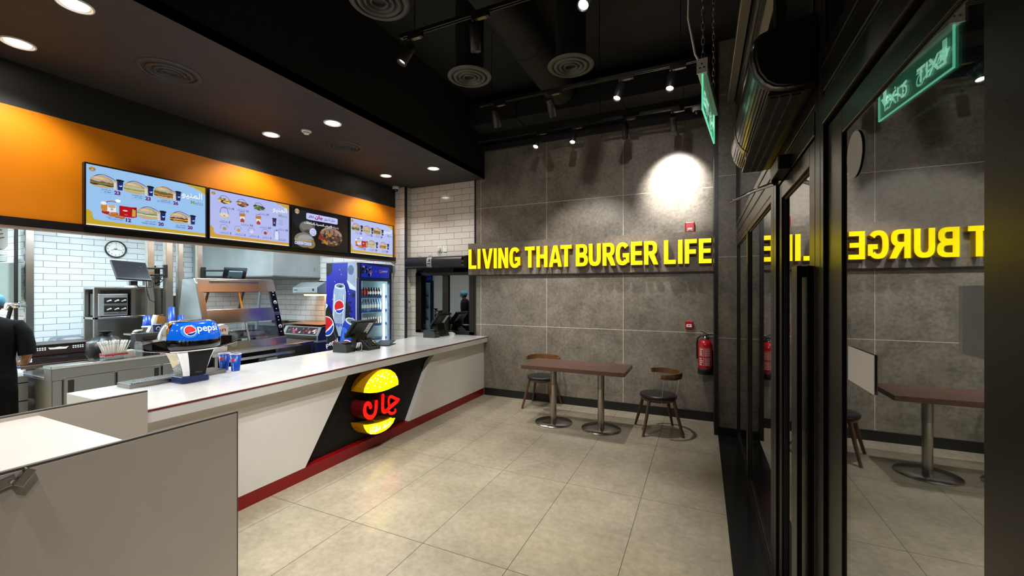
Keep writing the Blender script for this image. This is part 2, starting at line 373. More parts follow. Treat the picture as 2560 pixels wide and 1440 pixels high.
# ------------------------------------------------------------------ the room shell
YB = 6.14          # back wall
XG = 0.40          # shop-front glass
struct('floor', B(-5.35, -3.2, -0.1, 0.173, 6.3, 0, FLOORM))
struct('floor_kitchen', B(-12.2, -3.2, -0.1, -5.35, 6.3, 0, KFLOOR))
struct('trim_1', B(0.173, -3.2, -0.1, 0.60, 6.3, 0.0, STONE))                      # dark stone strip along the shop front
struct('wall_back', B(-3.49, YB, 1.15, 0.16, YB + 0.2, 4.07, GTILE).box(-3.49, YB, 0, 0.16, YB + 0.2, 1.15, GTILE_LOW))
struct('wall_back_white', B(-4.86, YB, 2.30, -3.515, YB + 0.2, 3.613, WTILE_XZ).box(-4.86, YB, 0, -4.735, YB + 0.2, 2.30, WTILE_XZ).box(-4.735, YB, 0, -3.515, YB + 0.2, 0.985, WTILE_XZ))
struct('trim_2', B(-3.515, YB - 0.012, 0, -3.49, YB + 0.1, 3.613, BASEB))           # black edge between white and grey tile
struct('wall_pier_white', B(-5.12, 6.0, 0, -4.86, YB + 0.2, 3.613, WTILE_XZ))
struct('wall_pier_return', B(-4.862, 6.0, 0, -4.855, YB, 3.613, WTILE_YZ))
struct('trim_3', B(-4.875, 5.985, 0, -4.835, 6.012, 3.613, BASEB))                  # black corner profile of the white pier
struct('wall_kitchen_end', B(-9.7, 6.0, 0, -5.12, 6.2, 3.1, KTILE_XZ))
struct('wall_kitchen_left', B(-9.7, 2.729, 0, -9.5, 6.0, 3.1, KTILE_YZ))
struct('wall_kitchen_return', B(-11.0, 2.73, 0, -9.52, 2.9, 3.1, KTILE_XZ))
struct('trim_4', B(-9.53, 2.69, 0, -9.485, 2.775, 3.1, STEEL))                      # steel corner guard
struct('wall_kitchen_far', B(-11.2, -3.2, 0, -11.0, 2.9, 3.1, KTILE_YZ))
struct('wall_kitchen_near', B(-11.2, -3.4, 0, -5.2, -3.2, 3.1, WHITELAM))
struct('ceiling_kitchen', B(-11.2, -3.4, 3.1, -5.2, 6.2, 3.2, M('kitchen_ceiling_board', '#e8ecee', 0.8)))
struct('wall_fascia_orange', B(-5.2, -3.2, 2.345, -5.1, 6.0, 3.25, ORANGE))
struct('wall_fascia_black', B(-5.2, -3.2, 3.25, -5.1, 6.0, 3.613, BLACKPAINT))
struct('trim_5', B(-5.2, -3.2, 2.27, -5.085, 6.0, 2.345, M('fascia_black_trim', '#15110f', 0.4)).box(-5.2, -3.2, 2.258, -5.08, 6.0, 2.274, M('fascia_brown_lip', '#8d7668', 0.4)))
struct('ceiling_soffit', B(-5.2, -3.2, 3.613, -3.326, YB + 0.2, 3.70, SOFFITPAINT))
struct('ceiling_soffit_face', B(-3.40, -3.2, 3.6131, -3.326, YB, 4.75, CEILPAINT))
struct('ceiling', B(-3.5, -3.4, 4.75, 0.8, YB + 0.2, 4.85, CEILPAINT))
struct('wall_back_black', B(-3.40, YB - 0.05, 4.07, 0.16, YB + 0.2, 4.75, CEILPAINT).box(-3.326, YB - 0.09, 4.05, 0.16, YB - 0.05, 4.14, CEILPAINT))
struct('wall_front', B(-5.2, -3.4, 0, 0.8, -3.2, 4.75, M('front_wall_paint', '#4a4641', 0.6)))
# right end of the back wall and the grey tiled pier before the shop front
struct('wall_pier_grey', B(0.172, 5.595, 1.15, 0.60, YB + 0.2, 4.75, GTILE).box(0.172, 5.595, 0, 0.60, YB + 0.2, 1.15, GTILE_LOW))
struct('trim_6', B(0.131, 5.58, 0, 0.172, YB + 0.02, 4.75, BASEB))
struct('baseboard_back', B(-3.32, YB - 0.014, 0, 0.131, YB, 0.118, BASEB))
struct('baseboard_pier', B(0.172, 5.583, 0, 0.60, 5.595, 0.10, BASEB))
# tiled band that carries the sign
struct('trim_7', B(-3.61, YB - 0.055, 2.005, 0.131, YB - 0.0005, 2.535, GBAND).box(-3.61, YB - 0.055, 1.992, 0.131, YB, 2.005, FRAMED))

# drive-through window in the white wall
w = thing('window_1', None, None); w['kind'] = 'structure'
fx0, fx1, fz0, fz1 = -4.735, -3.515, 0.985, 2.065
fr = MB()
for a in ((fx0, fz0, fx1, fz0 + 0.055), (fx0, fz1 - 0.055, fx1, fz1), (fx0, fz0, fx0 + 0.12, fz1), (fx1 - 0.10, fz0, fx1, fz1)):
    fr.box(a[0], YB - 0.02, a[1], a[2], YB + 0.09, a[3], FRAME)
fr.box(-4.17, YB + 0.0, fz0 + 0.055, -4.04, YB + 0.07, fz1 - 0.055, FRAME)
fr.obj('window_frame', w, 0.004)
B(-4.615, YB + 0.055, fz0 + 0.05, -4.165, YB + 0.063, fz1 - 0.05, GLASSB).obj('pane', w)
B(-4.045, YB + 0.025, fz0 + 0.05, -3.61, YB + 0.033, fz1 - 0.05, GLASSB).obj('pane', w)
MB().box(-4.60, YB + 0.035, 1.08, -4.58, YB + 0.055, 1.13, CHROME).obj('latch', w)
struct('wall_outside', B(-4.9, YB + 1.5, 0, -3.3, YB + 1.6, 3, BLACKPAINT))

# ------------------------------------------------------------------ shop front: fixed window, double door, transom
def pane_frame(name, y0, y1, z0, z1, wv, wh, x0=0.365, x1=0.468, wf=None):
    t = thing(name, None, None); t['kind'] = 'structure'
    f = MB(); wf = wf or wv
    f.box(x0, y0, z0, x1, y0 + wv, z1, FRAME).box(x0, y1 - wf, z0, x1, y1, z1, FRAME)
    f.box(x0, y0 + wv, z0, x1, y1 - wf, z0 + wh, FRAME).box(x0, y0 + wv, z1 - wh, x1, y1 - wf, z1, FRAME)
    g = 0.012
    for a in ((y0+wv, z0+wh, y0+wv+g, z1-wh), (y1-wf-g*0.4, z0+wh, y1-wf, z1-wh), (y0+wv, z0+wh, y1-wf, z0+wh+g), (y0+wv, z1-wh-g, y1-wf, z1-wh)):
        f.box(x0 + 0.012, a[0], a[1], x1 - 0.012, a[2], a[3], FRAMED)
    f.obj('frame', t, 0.004)
    B(0.390, y0 + wv + 0.002, z0 + wh + 0.002, 0.394, y1 - wf - 0.002, z1 - wh - 0.002, GLASS).obj('pane', t)
    B(0.455, y0 + wv + 0.002, z0 + wh + 0.002, 0.459, y1 - wf - 0.002, z1 - wh - 0.002, GLASS2).obj('pane', t)
    return t
pane_frame('window_2', 4.36, 5.58, 0.0, 2.335, 0.035, 0.06, 0.372)
pane_frame('window_3', 2.805, 4.30, 0.0, 2.335, 0.035, 0.06, 0.372)
struct('trim_8', B(0.37, 4.302, 0.0, 0.432, 4.358, 2.335, FRAME), 0.004)
struct('trim_9', B(0.360, 2.62, 0.0, 0.43, 2.80, 2.335, FRAME).box(0.3595, 2.70, 0.0, 0.361, 2.708, 2.335, FRAMED), 0.004)
d1 = pane_frame('door_1', 1.83, 2.612, 0.012, 2.30, 0.085, 0.075, 0.372)
d2 = pane_frame('door_2', 0.765, 1.71, 0.012, 2.30, 0.095, 0.075, 0.383, wf=0.155)
struct('trim_10', B(0.372, 1.715, 0.0, 0.47, 1.825, 4.6, FRAME).box(0.3715, 1.752, 0, 0.373, 1.758, 4.6, FRAMED), 0.006)
struct('trim_11', B(0.376, 0.60, 0.0, 0.47, 0.76, 4.6, FRAME), 0.006)
struct('trim_12', B(0.368, 0.76, 2.31, 0.45, 1.715, 2.40, FRAME).box(0.375, 0.76, 2.40, 0.44, 1.715, 2.42, FRAMED).box(0.371, 0.76, 2.42, 0.45, 1.715, 2.50, FRAME)
       .box(0.368, 1.825, 2.31, 0.45, 5.58, 2.40, FRAME).box(0.375, 1.825, 2.40, 0.44, 5.58, 2.42, FRAMED).box(0.371, 1.825, 2.42, 0.45, 5.58, 2.50, FRAME), 0.004)
pane_frame('window_4', 1.83, 2.70, 2.50, 3.85, 0.045, 0.05)
pane_frame('window_5', 0.77, 1.71, 2.50, 3.85, 0.045, 0.05)
pane_frame('window_6', 2.71, 5.58, 2.50, 3.85, 0.045, 0.05)
pane_frame('window_7', -3.15, 0.595, 0.0, 2.40, 0.06, 0.07)
struct('trim_13', B(0.368, 0.77, 3.855, 0.45, 5.58, 3.95, FRAME).box(0.27, 0.62, 3.97, 0.345, 5.57, 4.04, M('aluminium_trunking', '#8d877d', 0.35, metal=0.7)).box(0.36, -3.15, 2.4, 0.44, 0.6, 4.75, FRAME), 0.004)
struct('wall_right_upper', B(0.36, 0.5, 3.95, 0.6, 5.6, 4.75, CEILPAINT))
# pull handle on the far leaf, and its twin outside
B(0.325, 1.875, 0.35, 0.342, 1.977, 1.842, FRAME).obj('pull_handle', d1, 0.002)
B(0.358, 1.875, 0.30, 0.3715, 1.977, 1.842, FRAME).obj('handle_backplate', d1, 0.002)
for zz in (0.42, 1.80): B(0.342, 1.88, zz, 0.3579, 1.97, zz + 0.040, BLACKPL).obj('handle_bracket', d1)
h = MB().box(0.490, 1.66, 0.05, 0.520, 1.685, 1.842, BLACKPL)
for zz in (0.10, 1.80): h.box(0.468, 1.66, zz, 0.490, 1.685, zz + 0.04, BLACKPL)
h.obj('outer_pull_handle', d2, 0.003)
# ------------------------------------------------------------------ service counter
c = thing('service_counter', 'long white service counter with red kick plate and dark slanted centre panel', 'counter', (-3.8, 3.8, 0))
def cl(mb): return mb.xform(Matrix.Translation((3.8, -3.8, 0)))
cl(B(-4.32, 1.43, 0.885, -3.262, YB - 0.004, 0.98, WHITETOP)).obj('countertop', c, 0.004)
cl(B(-3.2625, 1.44, 0.962, -3.2590, YB - 0.004, 0.972, REDEDGE)).obj('edge_stripe', c)
ypl, ypr = 2.683, 3.150     # slanted left edge of the dark panel (bottom, top)
cl(MB().prism([(1.47, 0.112), (2.683, 0.112), (3.20, 0.884), (1.47, 0.884)], 'yz', -3.352, -3.330, WHITELAM)).obj('front_panel', c, 0.002)
cl(MB().prism([(4.17, 0.112), (YB - 0.006, 0.112), (YB - 0.006, 0.884), (4.74, 0.884), (4.60, 0.79)], 'yz', -3.395, -3.330, WHITELAM)).obj('front_panel', c, 0.002)
cl(MB().prism([(2.62, 0.112), (4.25, 0.112), (4.80, 0.884), (3.08, 0.884)], 'yz', -3.42, -3.395, BLACKLAM)).obj('dark_panel', c)
cl(B(-3.395, 2.67, 0.10, -3.352, 4.21, 0.114, REDLAM)).obj('ledge', c)
cl(B(-3.42, 1.47, 0.0, -3.332, YB - 0.016, 0.111, REDLAM)).obj('kick_plate', c, 0.002)
cl(B(-4.30, 1.45, 0.0, -4.27, YB - 0.02, 0.885, WHITELAM).box(-4.27, 1.45, 0.0, -3.43, 1.47, 0.885, WHITELAM).box(-4.27, 1.47, 0.45, -3.43, YB - 0.02, 0.47, WHITELAM)).obj('carcass', c)

# illuminated burger emblem on the dark panel
e = thing('burger_emblem', 'glowing yellow and red burger emblem on the dark front of the counter', 'sign', (-3.395, 3.63, 0.49))
BUN = [(-0.333,0.186),(-0.325,0.227),(-0.298,0.27),(-0.256,0.31),(-0.194,0.347),(-0.125,0.375),(-0.054,0.383),(0.013,0.375),(0.081,0.353),(0.152,0.307),(0.195,0.251),(0.214,0.203),(0.214,0.158),(0.138,0.149),(0.04,0.139),(-0.054,0.138),(-0.144,0.145),(-0.244,0.162)]
LOW = [(-0.339,-0.148),(-0.28,-0.164),(-0.194,-0.179),(-0.106,-0.191),(-0.027,-0.194),(0.04,-0.195),(0.081,-0.187),(0.109,-0.205),(0.159,-0.214),(0.123,-0.261),(0.068,-0.292),(-0.001,-0.309),(-0.08,-0.312),(-0.157,-0.304),(-0.232,-0.281),(-0.286,-0.243),(-0.322,-0.193)]
SEED = [(0.006,0.341),(0.043,0.31),(-0.054,0.333),(-0.034,0.299),(0.026,0.266),(-0.021,0.287),(-0.08,0.31),(-0.119,0.329),(-0.163,0.308),(-0.232,0.301),(-0.201,0.279),(-0.144,0.274),(-0.125,0.289),(-0.083,0.251),(-0.266,0.273),(-0.172,0.223),(-0.09,0.198),(-0.007,0.216),(0.09,0.218),(0.109,0.275),(0.173,0.257),(-0.278,0.219),(-0.067,0.314)]
DP = 0.175
def EP(x): return lambda a, b: (x, a, b)
bun = MB().prism(BUN, 'yz', 0.0, DP, YELLOWLIT, YELLOWSIDE)
for a, b in SEED: bun.ngon([(DP + 0.002, a + 0.013*math.cos(t*math.pi/4), b + 0.009*math.sin(t*math.pi/4)) for t in range(8)], WHITELIT)
bun.obj('top_bun', e)
low = MB().prism(LOW, 'yz', 0.0, DP, YELLOWLIT, YELLOWSIDE)
text(low, '\ufe8e\ufee7\ufe8e\ufee0\ufed8\ufee3 \ufeaa\ufee8\ufebb', WHITELIT, (DP + 0.002, -0.245, -0.283), (0, 1, 0.03), (0, 0, 1), h=0.085, w=0.33, bold=0.02)
low.obj('bottom_bun', e)
def solid_stroke(paths, name):
    mb = MB()
    for pts, wd in paths:
        f = MB(); stroke(f, pts, wd, REDLIT, EP(DP)); mb.merge(f)
        b = MB(); stroke(b, pts, wd + 0.006, REDSIDE, EP(0.0)); mb.merge(b)
        # the returns: ribbons on both flanks
        k = (len(f.v) - 20) // 2
        for off in (0, k):
            for i in range(k - 1):
                p, q = f.v[off+i], f.v[off+i+1]
                mb.add([p, q, (0.0, q[1], q[2]), (0.0, p[1], p[2])], [(0, 1, 2, 3)], REDSIDE)
        for off in (2*k, 2*k + 10):
            for i in range(10):
                p, q = f.v[off+i], f.v[off+(i+1) % 10]
                mb.add([p, q, (0.0, q[1], q[2]), (0.0, p[1], p[2])], [(0, 1, 2, 3)], REDSIDE)
    mb.obj(name, e)
solid_stroke([([(-0.232,0.011),(-0.246,0.042),(-0.274,0.059),(-0.302,0.051),(-0.318,0.007),(-0.306,-0.048),(-0.262,-0.089),(-0.213,-0.101),(-0.172,-0.081),(-0.152,-0.027),(-0.148,0.044)], 0.047)], 'arabic_letter')
solid_stroke([([(-0.043,0.088),(-0.047,0.02),(-0.048,-0.054),(-0.034,-0.086),(0.006,-0.098),(0.047,-0.079),(0.109,-0.057),(0.195,-0.03)], 0.047),
              ([(0.054,-0.043),(0.048,0.006),(0.059,0.041),(0.095,0.046),(0.152,0.014),(0.221,-0.021)], 0.034), ([(0.006,-0.087),(0.047,-0.112),(0.081,-0.14),(0.123,-0.151),(0.156,-0.146),(0.159,-0.122)], 0.032)], 'arabic_letter')

# ------------------------------------------------------------------ grey side station in front
t = thing('side_station', 'taupe side station with two tall end boards and a white top, left foreground', 'cabinet', (-2.76, 0.2, 0))
def sl(mb): return mb.xform(Matrix.Translation((2.76, -0.2, 0)))
sl(B(-3.258, -1.2, 0.0, -3.238, 1.447, 1.096, GREYLAM).box(-3.258, -1.2, 1.096, -3.238, 1.447, 1.106, DARKEDGE)).obj('side_panel', t, 0.002)
sl(B(-2.292, -1.2, 0.0, -2.272, 1.410, 1.09, GREYLAM).box(-2.292, -1.2, 1.09, -2.272, 1.410, 1.10, DARKEDGE).box(-2.292, 1.410, 0.0, -2.272, 1.416, 1.10, DARKEDGE)).obj('side_panel', t, 0.002)
sl(B(-3.238, -1.2, 1.045, -2.292, 0.965, 1.078, STATIONTOP)).obj('worktop', t, 0.002)
sl(B(-3.236, 0.90, 0.0, -2.294, 0.92, 1.045, GREYLAM)).obj('end_panel', t)
sl(B(-3.238, -1.2, 0.0, -2.292, -1.18, 1.045, GREYLAM)).obj('end_panel', t)
hp = sl(MB().obox((-2.268, 0.592, 1.06), (0.010, 0.055, 0.036), STEELH, Matrix.Rotation(R(12), 3, 'X')).obox((-2.256, 0.635, 1.066), (0.022, 0.03, 0.06), STEELH, Matrix.Rotation(R(-35), 3, 'X')).tube([(-2.27, 0.608, 1.06), (-2.255, 0.608, 1.06)], 0.007, CHROME, 10))
hp.obj('latch', t, 0.002)

# ------------------------------------------------------------------ lit sign on the band
s = thing('wall_sign', 'big glowing yellow LIVING THAT BURGER LIFE lettering along the grey back wall', 'sign', (-1.72, 6.085, 2.27))
LET = [('L',42,112,306,484),('I',124,150,304,480),('V',166,262,299,480),('I',271,300,297,479),('N',313,403,293,477),('G',415,513,288,474),('T',557,645,281,470),('H',662,762,277,468),('A',777,893,270,467),('T',882,984,265,466),
       ('B',1023,1132,261,464),('U',1141,1250,255,460),('R',1267,1380,251,455),('G',1388,1510,243,451),('E',1527,1630,238,447),('R',1648,1771,232,445),('L',1828,1936,225,442),('I',1957,1998,219,438),('F',2018,2128,215,437),('E',2147,2263,211,435)]
cY, sY = math.cos(R(24.64)), math.sin(R(24.64))
def on_wall(px, Y):
    a = (1160 + px / 3.657 - 1280) / 1037
    k = Y / (a * sY + cY); return (a * cY - sY) * k
YF = 5.985
def sup(cx, cy, rx, ry, a0, a1, n=22, k=2.5):
    o = []
    for i in range(n + 1):
        a = R(a0 + (a1 - a0) * i / n); c_, s_ = math.cos(a), math.sin(a)
        o.append((cx + rx * math.copysign(abs(c_)**(2/k), c_), cy + ry * math.copysign(abs(s_)**(2/k), s_)))
    return o
def block(ch, s, h=0.172):
    """heavy grotesque capital in a unit box; s = stem width, h = bar height"""
    q = lambda x0, y0, x1, y1: [(x0, y0), (x1, y0), (x1, y1), (x0, y1)]
    if ch == 'I': return [q(0, 0, 1, 1)]
    if ch == 'L': return [q(0, 0, s, 1), q(s, 0, 1, h)]
    if ch == 'T': return [q(0, 1 - h, 1, 1), q(0.5 - s/2, 0, 0.5 + s/2, 1 - h)]
    if ch == 'H': return [q(0, 0, s, 1), q(1 - s, 0, 1, 1), q(s, 0.42, 1 - s, 0.60)]
    if ch == 'E': return [q(0, 0, s, 1), q(s, 0, 1, h), q(s, 1 - h, 0.97, 1), q(s, 0.42, 0.93, 0.59)]
    if ch == 'F': return [q(0, 0, s, 1), q(s, 1 - h, 1, 1), q(s, 0.40, 0.93, 0.58)]
    if ch == 'V': return [[(0, 1), (0.5 - s*0.55, 0), (0.5, 0), (0.5, 0.32), (s*1.04, 1)], [(1, 1), (1 - s*1.04, 1), (0.5, 0.32), (0.5, 0), (0.5 + s*0.55, 0)]]
    if ch == 'N': return [q(0, 0, s, 1), q(1 - s, 0, 1, 1), [(s, 1), (s, 0.58), (1 - s, 0), (1 - s, 0.42)]]
    if ch == 'A': return [[(0, 0), (s, 0), (0.5, 0.76), (0.5, 1), (0.5 - s*0.58, 1)], [(1, 0), (0.5 + s*0.58, 1), (0.5, 1), (0.5, 0.76), (1 - s, 0)], [(0.30, 0.19), (0.70, 0.19), (0.62, 0.36), (0.38, 0.36)]]
    if ch == 'U': return [q(0, 0.36, s, 1), q(1 - s, 0.36, 1, 1), sup(0.5, 0.36, 0.5, 0.36, 180, 360) + sup(0.5, 0.36, 0.5 - s, 0.36 - h, 360, 180)]
    if ch == 'G': return [sup(0.5, 0.5, 0.5, 0.5, 38, 318) + sup(0.5, 0.5, 0.5 - s*1.02, 0.5 - h, 318, 38), q(0.52, 0.34, 1, 0.52), [(1 - s*0.85, 0.10), (1, 0.12), (1, 0.34), (1 - s*0.85, 0.34)]]
    def bowl(y0, y1, x1):
        cy, ry = (y0 + y1)/2, (y1 - y0)/2; rx = x1 - 0.5
        return [q(s, y0, 0.5, y0 + h*0.9), q(s, y1 - h*0.9, 0.5, y1), sup(0.5, cy, rx, ry, -90, 90) + sup(0.5, cy, rx - s, ry - h*0.9, 90, -90)]
    if ch == 'B': return [q(0, 0, s, 1)] + bowl(0, 0.55, 1.0) + bowl(0.46, 1, 0.95)
    if ch == 'R': return [q(0, 0, s, 1)] + bowl(0.41, 1, 0.96) + [[(0.34, 0.42), (1 - s*1.02, 0), (1.03, 0), (0.74, 0.45), (0.55, 0.5)]]
for ch, x0, x1, ya, yb in LET:
    X0, X1 = on_wall(x0, YF), on_wall(x1, YF); z0, z1 = 2.103, 2.426
    mb = MB(); w = X1 - X0
    for k, poly in enumerate(block(ch, min(1, (26 + 14 * x0 / 1957) / (x1 - x0)))):
        mb.prism([(X0 + px * w + 1.72, z0 + py * (z1 - z0) - 2.27) for px, py in poly], 'xz', -0.002, YF - 6.085 + 0.0002 * k, YELLOWLIT, YELLOWSIDE)
    mb.obj('letter', s)
# ------------------------------------------------------------------ soffit fixtures
DL_LABEL = ['recessed round downlight at the top left corner of the photo, above the near menu screen', 'recessed round downlight at the left edge, the one nearer the orange wall',
            'recessed downlight in the middle pair, the one nearer the soffit edge', 'recessed downlight of the middle pair, left of the smoke detector',
            'recessed downlight in the far pair, nearer the soffit edge by the white tiles', 'recessed downlight in the far pair, nearest the dome camera']
def make_downlight(loc, label):
    t = thing('downlight', label, 'ceiling light', loc, 0, 'recessed soffit downlights')
    MB().lathe([(0.066, -0.001), (0.083, -0.006), (0.088, -0.010), (0.094, -0.007), (0.096, 0.0)], WHITEPL, n=32, cap=False).obj('trim_ring', t)
    MB().lathe([(0.068, -0.003), (0.001, -0.004)], LAMP, n=32, cap=False).obj('lens', t)
    return t
for i, (x, y) in enumerate(DOWNLIGHTS[:6]):
    d0 = make_downlight((x, y, 3.613), DL_LABEL[i]) if i == 0 else dup(d0, (x, y, 3.613), None, DL_LABEL[i])
def diffuser(name, loc, r, label, group, throat):
    t = thing(name, label, 'air vent', loc, 0, group)
    m = throat
    rr = [r, r * 0.72, r * 0.5, r * 0.3]
    MB().lathe([(r * 0.80, 0.0), (r * 0.82, -0.015), (r * 0.98, -0.006), (r, 0.0)], m, n=40, cap=False).obj('outer_ring', t)
    for k, q in enumerate(rr[1:]):
        MB().lathe([(q * 0.80, 0.012), (q * 0.86, -0.022), (q * 1.0, -0.012), (q * 1.02, 0.006)], m, n=36, cap=False).obj('ring', t)
    MB().lathe([(r * 0.9, 0.008), (0.001, 0.008)], FRAMED, n=32, cap=False).obj('backing', t)
    return t
VENTM = M('vent_dark_paint', '#2a2725', 0.5, var=0.1)
VENTL = M('vent_grey_paint', '#4e4b47', 0.5, var=0.1)
diffuser('ceiling_vent', (-4.13, 2.0, 3.612), 0.225, 'round black air vent in the soffit above the large menu screen', 'soffit air vents', VENTM)
diffuser('ceiling_vent', (-4.21, 3.985, 3.612), 0.225, 'round black air vent in the soffit beyond the smoke detector', 'soffit air vents', VENTM)
t = thing('smoke_detector', 'white round smoke detector on the dark soffit between two downlights', 'smoke detector', (-4.197, 3.398, 3.613))
MB().lathe([(0.055, 0.0), (0.057, -0.012), (0.05, -0.022), (0.035, -0.024)], WHITEPL, n=28).obj('base', t)
MB().lathe([(0.036, -0.024), (0.034, -0.034), (0.026, -0.046), (0.001, -0.048)], WHITEPL, n=24, cap=False).lathe([(0.0365, -0.027), (0.0365, -0.031)], DARKGREY, n=24, cap=False).obj('sensor_cap', t)
def dome_camera(loc, label):
    t = thing('dome_camera', label, 'security camera', loc, 0, 'dome security cameras')
    MB().lathe([(0.058, 0.0), (0.060, -0.03), (0.056, -0.045), (0.046, -0.05)], WHITEPL, n=28).obj('housing', t)
    MB().lathe([(0.046, -0.05), (0.043, -0.068), (0.03, -0.085), (0.001, -0.092)], BLACKGL, n=24, cap=False).obj('dome', t)
    return t
dome_camera((-5.02, 5.92, 3.613), 'white dome camera at the far corner of the soffit by the white tiles')
dome_camera((-0.06, 5.95, 4.14), 'white dome camera high on the right, near the exit sign')
B(-0.14, 5.88, 4.14, 0.02, 6.06, 4.16, DARKGREY).obj('camera_bracket')
tag(bpy.data.objects['camera_bracket'], 'flat dark plate holding the white dome camera high on the right', 'bracket')

# ------------------------------------------------------------------ high ceiling: round vents, ducts, spotlight tracks
for i, (x, y, lb) in enumerate(((-2.23, 3.79, 'round grey air vent on the high black ceiling, the left one below a spotlight'), (-1.20, 4.03, 'round grey air vent on the high black ceiling, right one, above the lit spotlights'), (-2.29, 2.51, 'round grey air vent cut by the top edge of the photo'))):
    diffuser('ceiling_vent', (x, y, 4.0), 0.232, lb, 'high ceiling air vents', VENTL)
    t = bpy.data.objects.new('vent_neck', MB().lathe([(0.15, 0.01), (0.15, 0.75)], CEILPAINT, n=28, cap=False).mesh('vent_neck')); COL.objects.link(t)
    t.location = (x, y, 4.0); tag(t, ['round black duct neck above the left grey ceiling vent', 'round black duct neck above the right grey ceiling vent', 'round black duct neck above the vent cut by the top edge'][i], 'duct')
dt = thing('air_duct', 'large round black ventilation duct running along the high ceiling', 'duct', (-1.75, 3.3, 4.47))
MB().lathe([(0.2, -3.0), (0.2, 2.1)], CEILPAINT, n=32, axis='y').obj('tube', dt)
for yy in (-1.6, -0.3, 0.9, 2.0): MB().lathe([(0.203, yy - 0.012), (0.209, yy), (0.203, yy + 0.012)], CEILPAINT, n=32, axis='y', cap=False).obj('seam_band', dt)
dt = thing('air_duct', 'rectangular black duct crossing the high ceiling near the back wall', 'duct', (-1.5, 5.7, 4.45))
B(-1.75, -0.16, -0.18, 1.6, 0.2, 0.15, CEILPAINT).obj('casing', dt, 0.004)
B(-1.0, -0.175, -0.19, -0.97, 0.205, 0.155, CEILPAINT).obj('flange', dt); B(0.5, -0.175, -0.19, 0.53, 0.205, 0.155, CEILPAINT).obj('flange', dt)
TRL = ['black spotlight track nearest the camera, at the top of the photo', 'black spotlight track across the middle of the high ceiling', 'black spotlight track closest to the grey back wall']
SPOTL = {0: 'black track spotlight hanging tilted at the far left of the top track', 1: 'black track spotlight hanging straight down from the top track', 2: 'lit track spotlight on the top track, at the top edge of the photo',
         3: 'dark track spotlight at the left end of the middle track', 4: 'dark track spotlight second from the left on the middle track', 5: 'glowing track spotlight on the middle track, left of the brightest one', 6: 'brightest glowing track spotlight, at the right end of the middle track',
         7: 'leftmost glowing spotlight low in front of the grey wall', 8: 'glowing spotlight low in front of the grey wall, right of another', 9: 'dark track spotlight hanging against the grey wall, left of two', 10: 'dark track spotlight above the bright pool of light on the grey wall'}
LIT = (2, 5, 6, 7, 8)
GOLD = M('adapter_label', '#8f8460', 0.4, metal=0.3)
for k, (y, xa, xb) in enumerate(TRACKS[:3]):
    t = thing('spotlight_track', TRL[k], 'light track', ((xa + xb) / 2, y, TRACK_Z), 0, 'ceiling spotlight tracks')
    hw = (xb - xa) / 2
    B(-hw, -0.018, 0, hw, -0.007, 0.03, BLACKPL).box(-hw, 0.007, 0, hw, 0.018, 0.03, BLACKPL).box(-hw, -0.007, 0.02, hw, 0.007, 0.03, BLACKPL).obj('rail', t)
    B(-hw - 0.03, -0.019, -0.002, -hw, 0.019, 0.032, BLACKPL).obj('end_cap', t)
    for xx in (-hw * 0.9, hw * 0.15, hw * 0.8): MB().tube([(xx, 0, 0.03), (xx, 0, 0.83)], 0.004, BLACKPL, 6).obj('hanger', t)
for i, (k, x, aim, pw, cone) in enumerate(HEADS):
    y = TRACKS[k][0]
    piv = Vector((x, y, HEAD_Z + 0.12)); d = (Vector(aim) - piv).normalized()
    if k > 2:  # added fill spot out of view: light only, no fixture built
        spot(piv + d * 0.1, aim, pw, cone, 0.7); continue
    t = thing('track_spotlight', SPOTL[i], 'spotlight', (x, y, TRACK_Z), 0, 'track spotlights')
    B(-0.02, -0.016, -0.035, 0.13, 0.016, -0.001, BLACKPL).obj('adapter', t, 0.002)
    B(0.03, -0.0165, -0.037, 0.105, 0.0165, -0.035, GOLD).obj('label_plate', t)
    pl = piv - Vector((x, y, TRACK_Z))
    MB().tube([(0, 0, -0.03), (pl.x, pl.y, pl.z + 0.02)], 0.010, BLACKPL, 8).ball((pl.x, pl.y, pl.z), 0.016, BLACKPL).obj('stem', t)
    q = d.to_track_quat('Z', 'Y').to_matrix().to_4x4(); T = Matrix.Translation(pl) @ q
    MB().lathe([(0.03, -0.03), (0.040, -0.025), (0.042, -0.02), (0.042, 0.165), (0.036, 0.166), (0.034, 0.13)], M('spot_housing', '#1f1f20', 0.45), n=24, cap=False).lathe([(0.03, -0.03), (0.001, -0.031)], BLACKPL, n=24, cap=False).xform(T).obj('housing', t)
    MB().lathe([(0.034, 0.135), (0.02, 0.138), (0.001, 0.139)], LAMP if i in LIT else LAMPOFF, n=20, cap=False).xform(T).obj('lens', t)
    spot(piv + d * 0.175, aim, pw, cone, 1.0 if i == 10 else 0.7)

# ------------------------------------------------------------------ on the grey wall
t = thing('alarm_sounder', 'red fire alarm sounder on the grey wall above the sign', 'fire alarm', (-0.153, 6.14, 2.603))
B(-0.062, -0.045, -0.07, 0.062, 0, 0.07, REDP).obj('body', t, 0.012)
MB().box(-0.03, -0.052, -0.058, 0.03, -0.043, -0.012, M('strobe_lens', '#d8d4cf', 0.15)).box(-0.024, -0.054, -0.05, 0.024, -0.052, -0.038, DARKGREY).obj('strobe', t, 0.002)
for xx in (-0.05, 0.05): B(xx - 0.003, -0.047, -0.06, xx + 0.003, -0.044, 0.06, M('dark_red_groove', '#6e0a10', 0.4)).obj('groove', t)
t = thing('call_point', 'small square red manual call point on the grey wall below the sign', 'fire alarm', (-0.163, 6.14, 1.276))
B(-0.05, -0.035, -0.05, 0.05, 0, 0.05, REDP).obj('body', t, 0.006)
mb = B(-0.032, -0.038, -0.026, 0.032, -0.034, 0.012, PAPER)
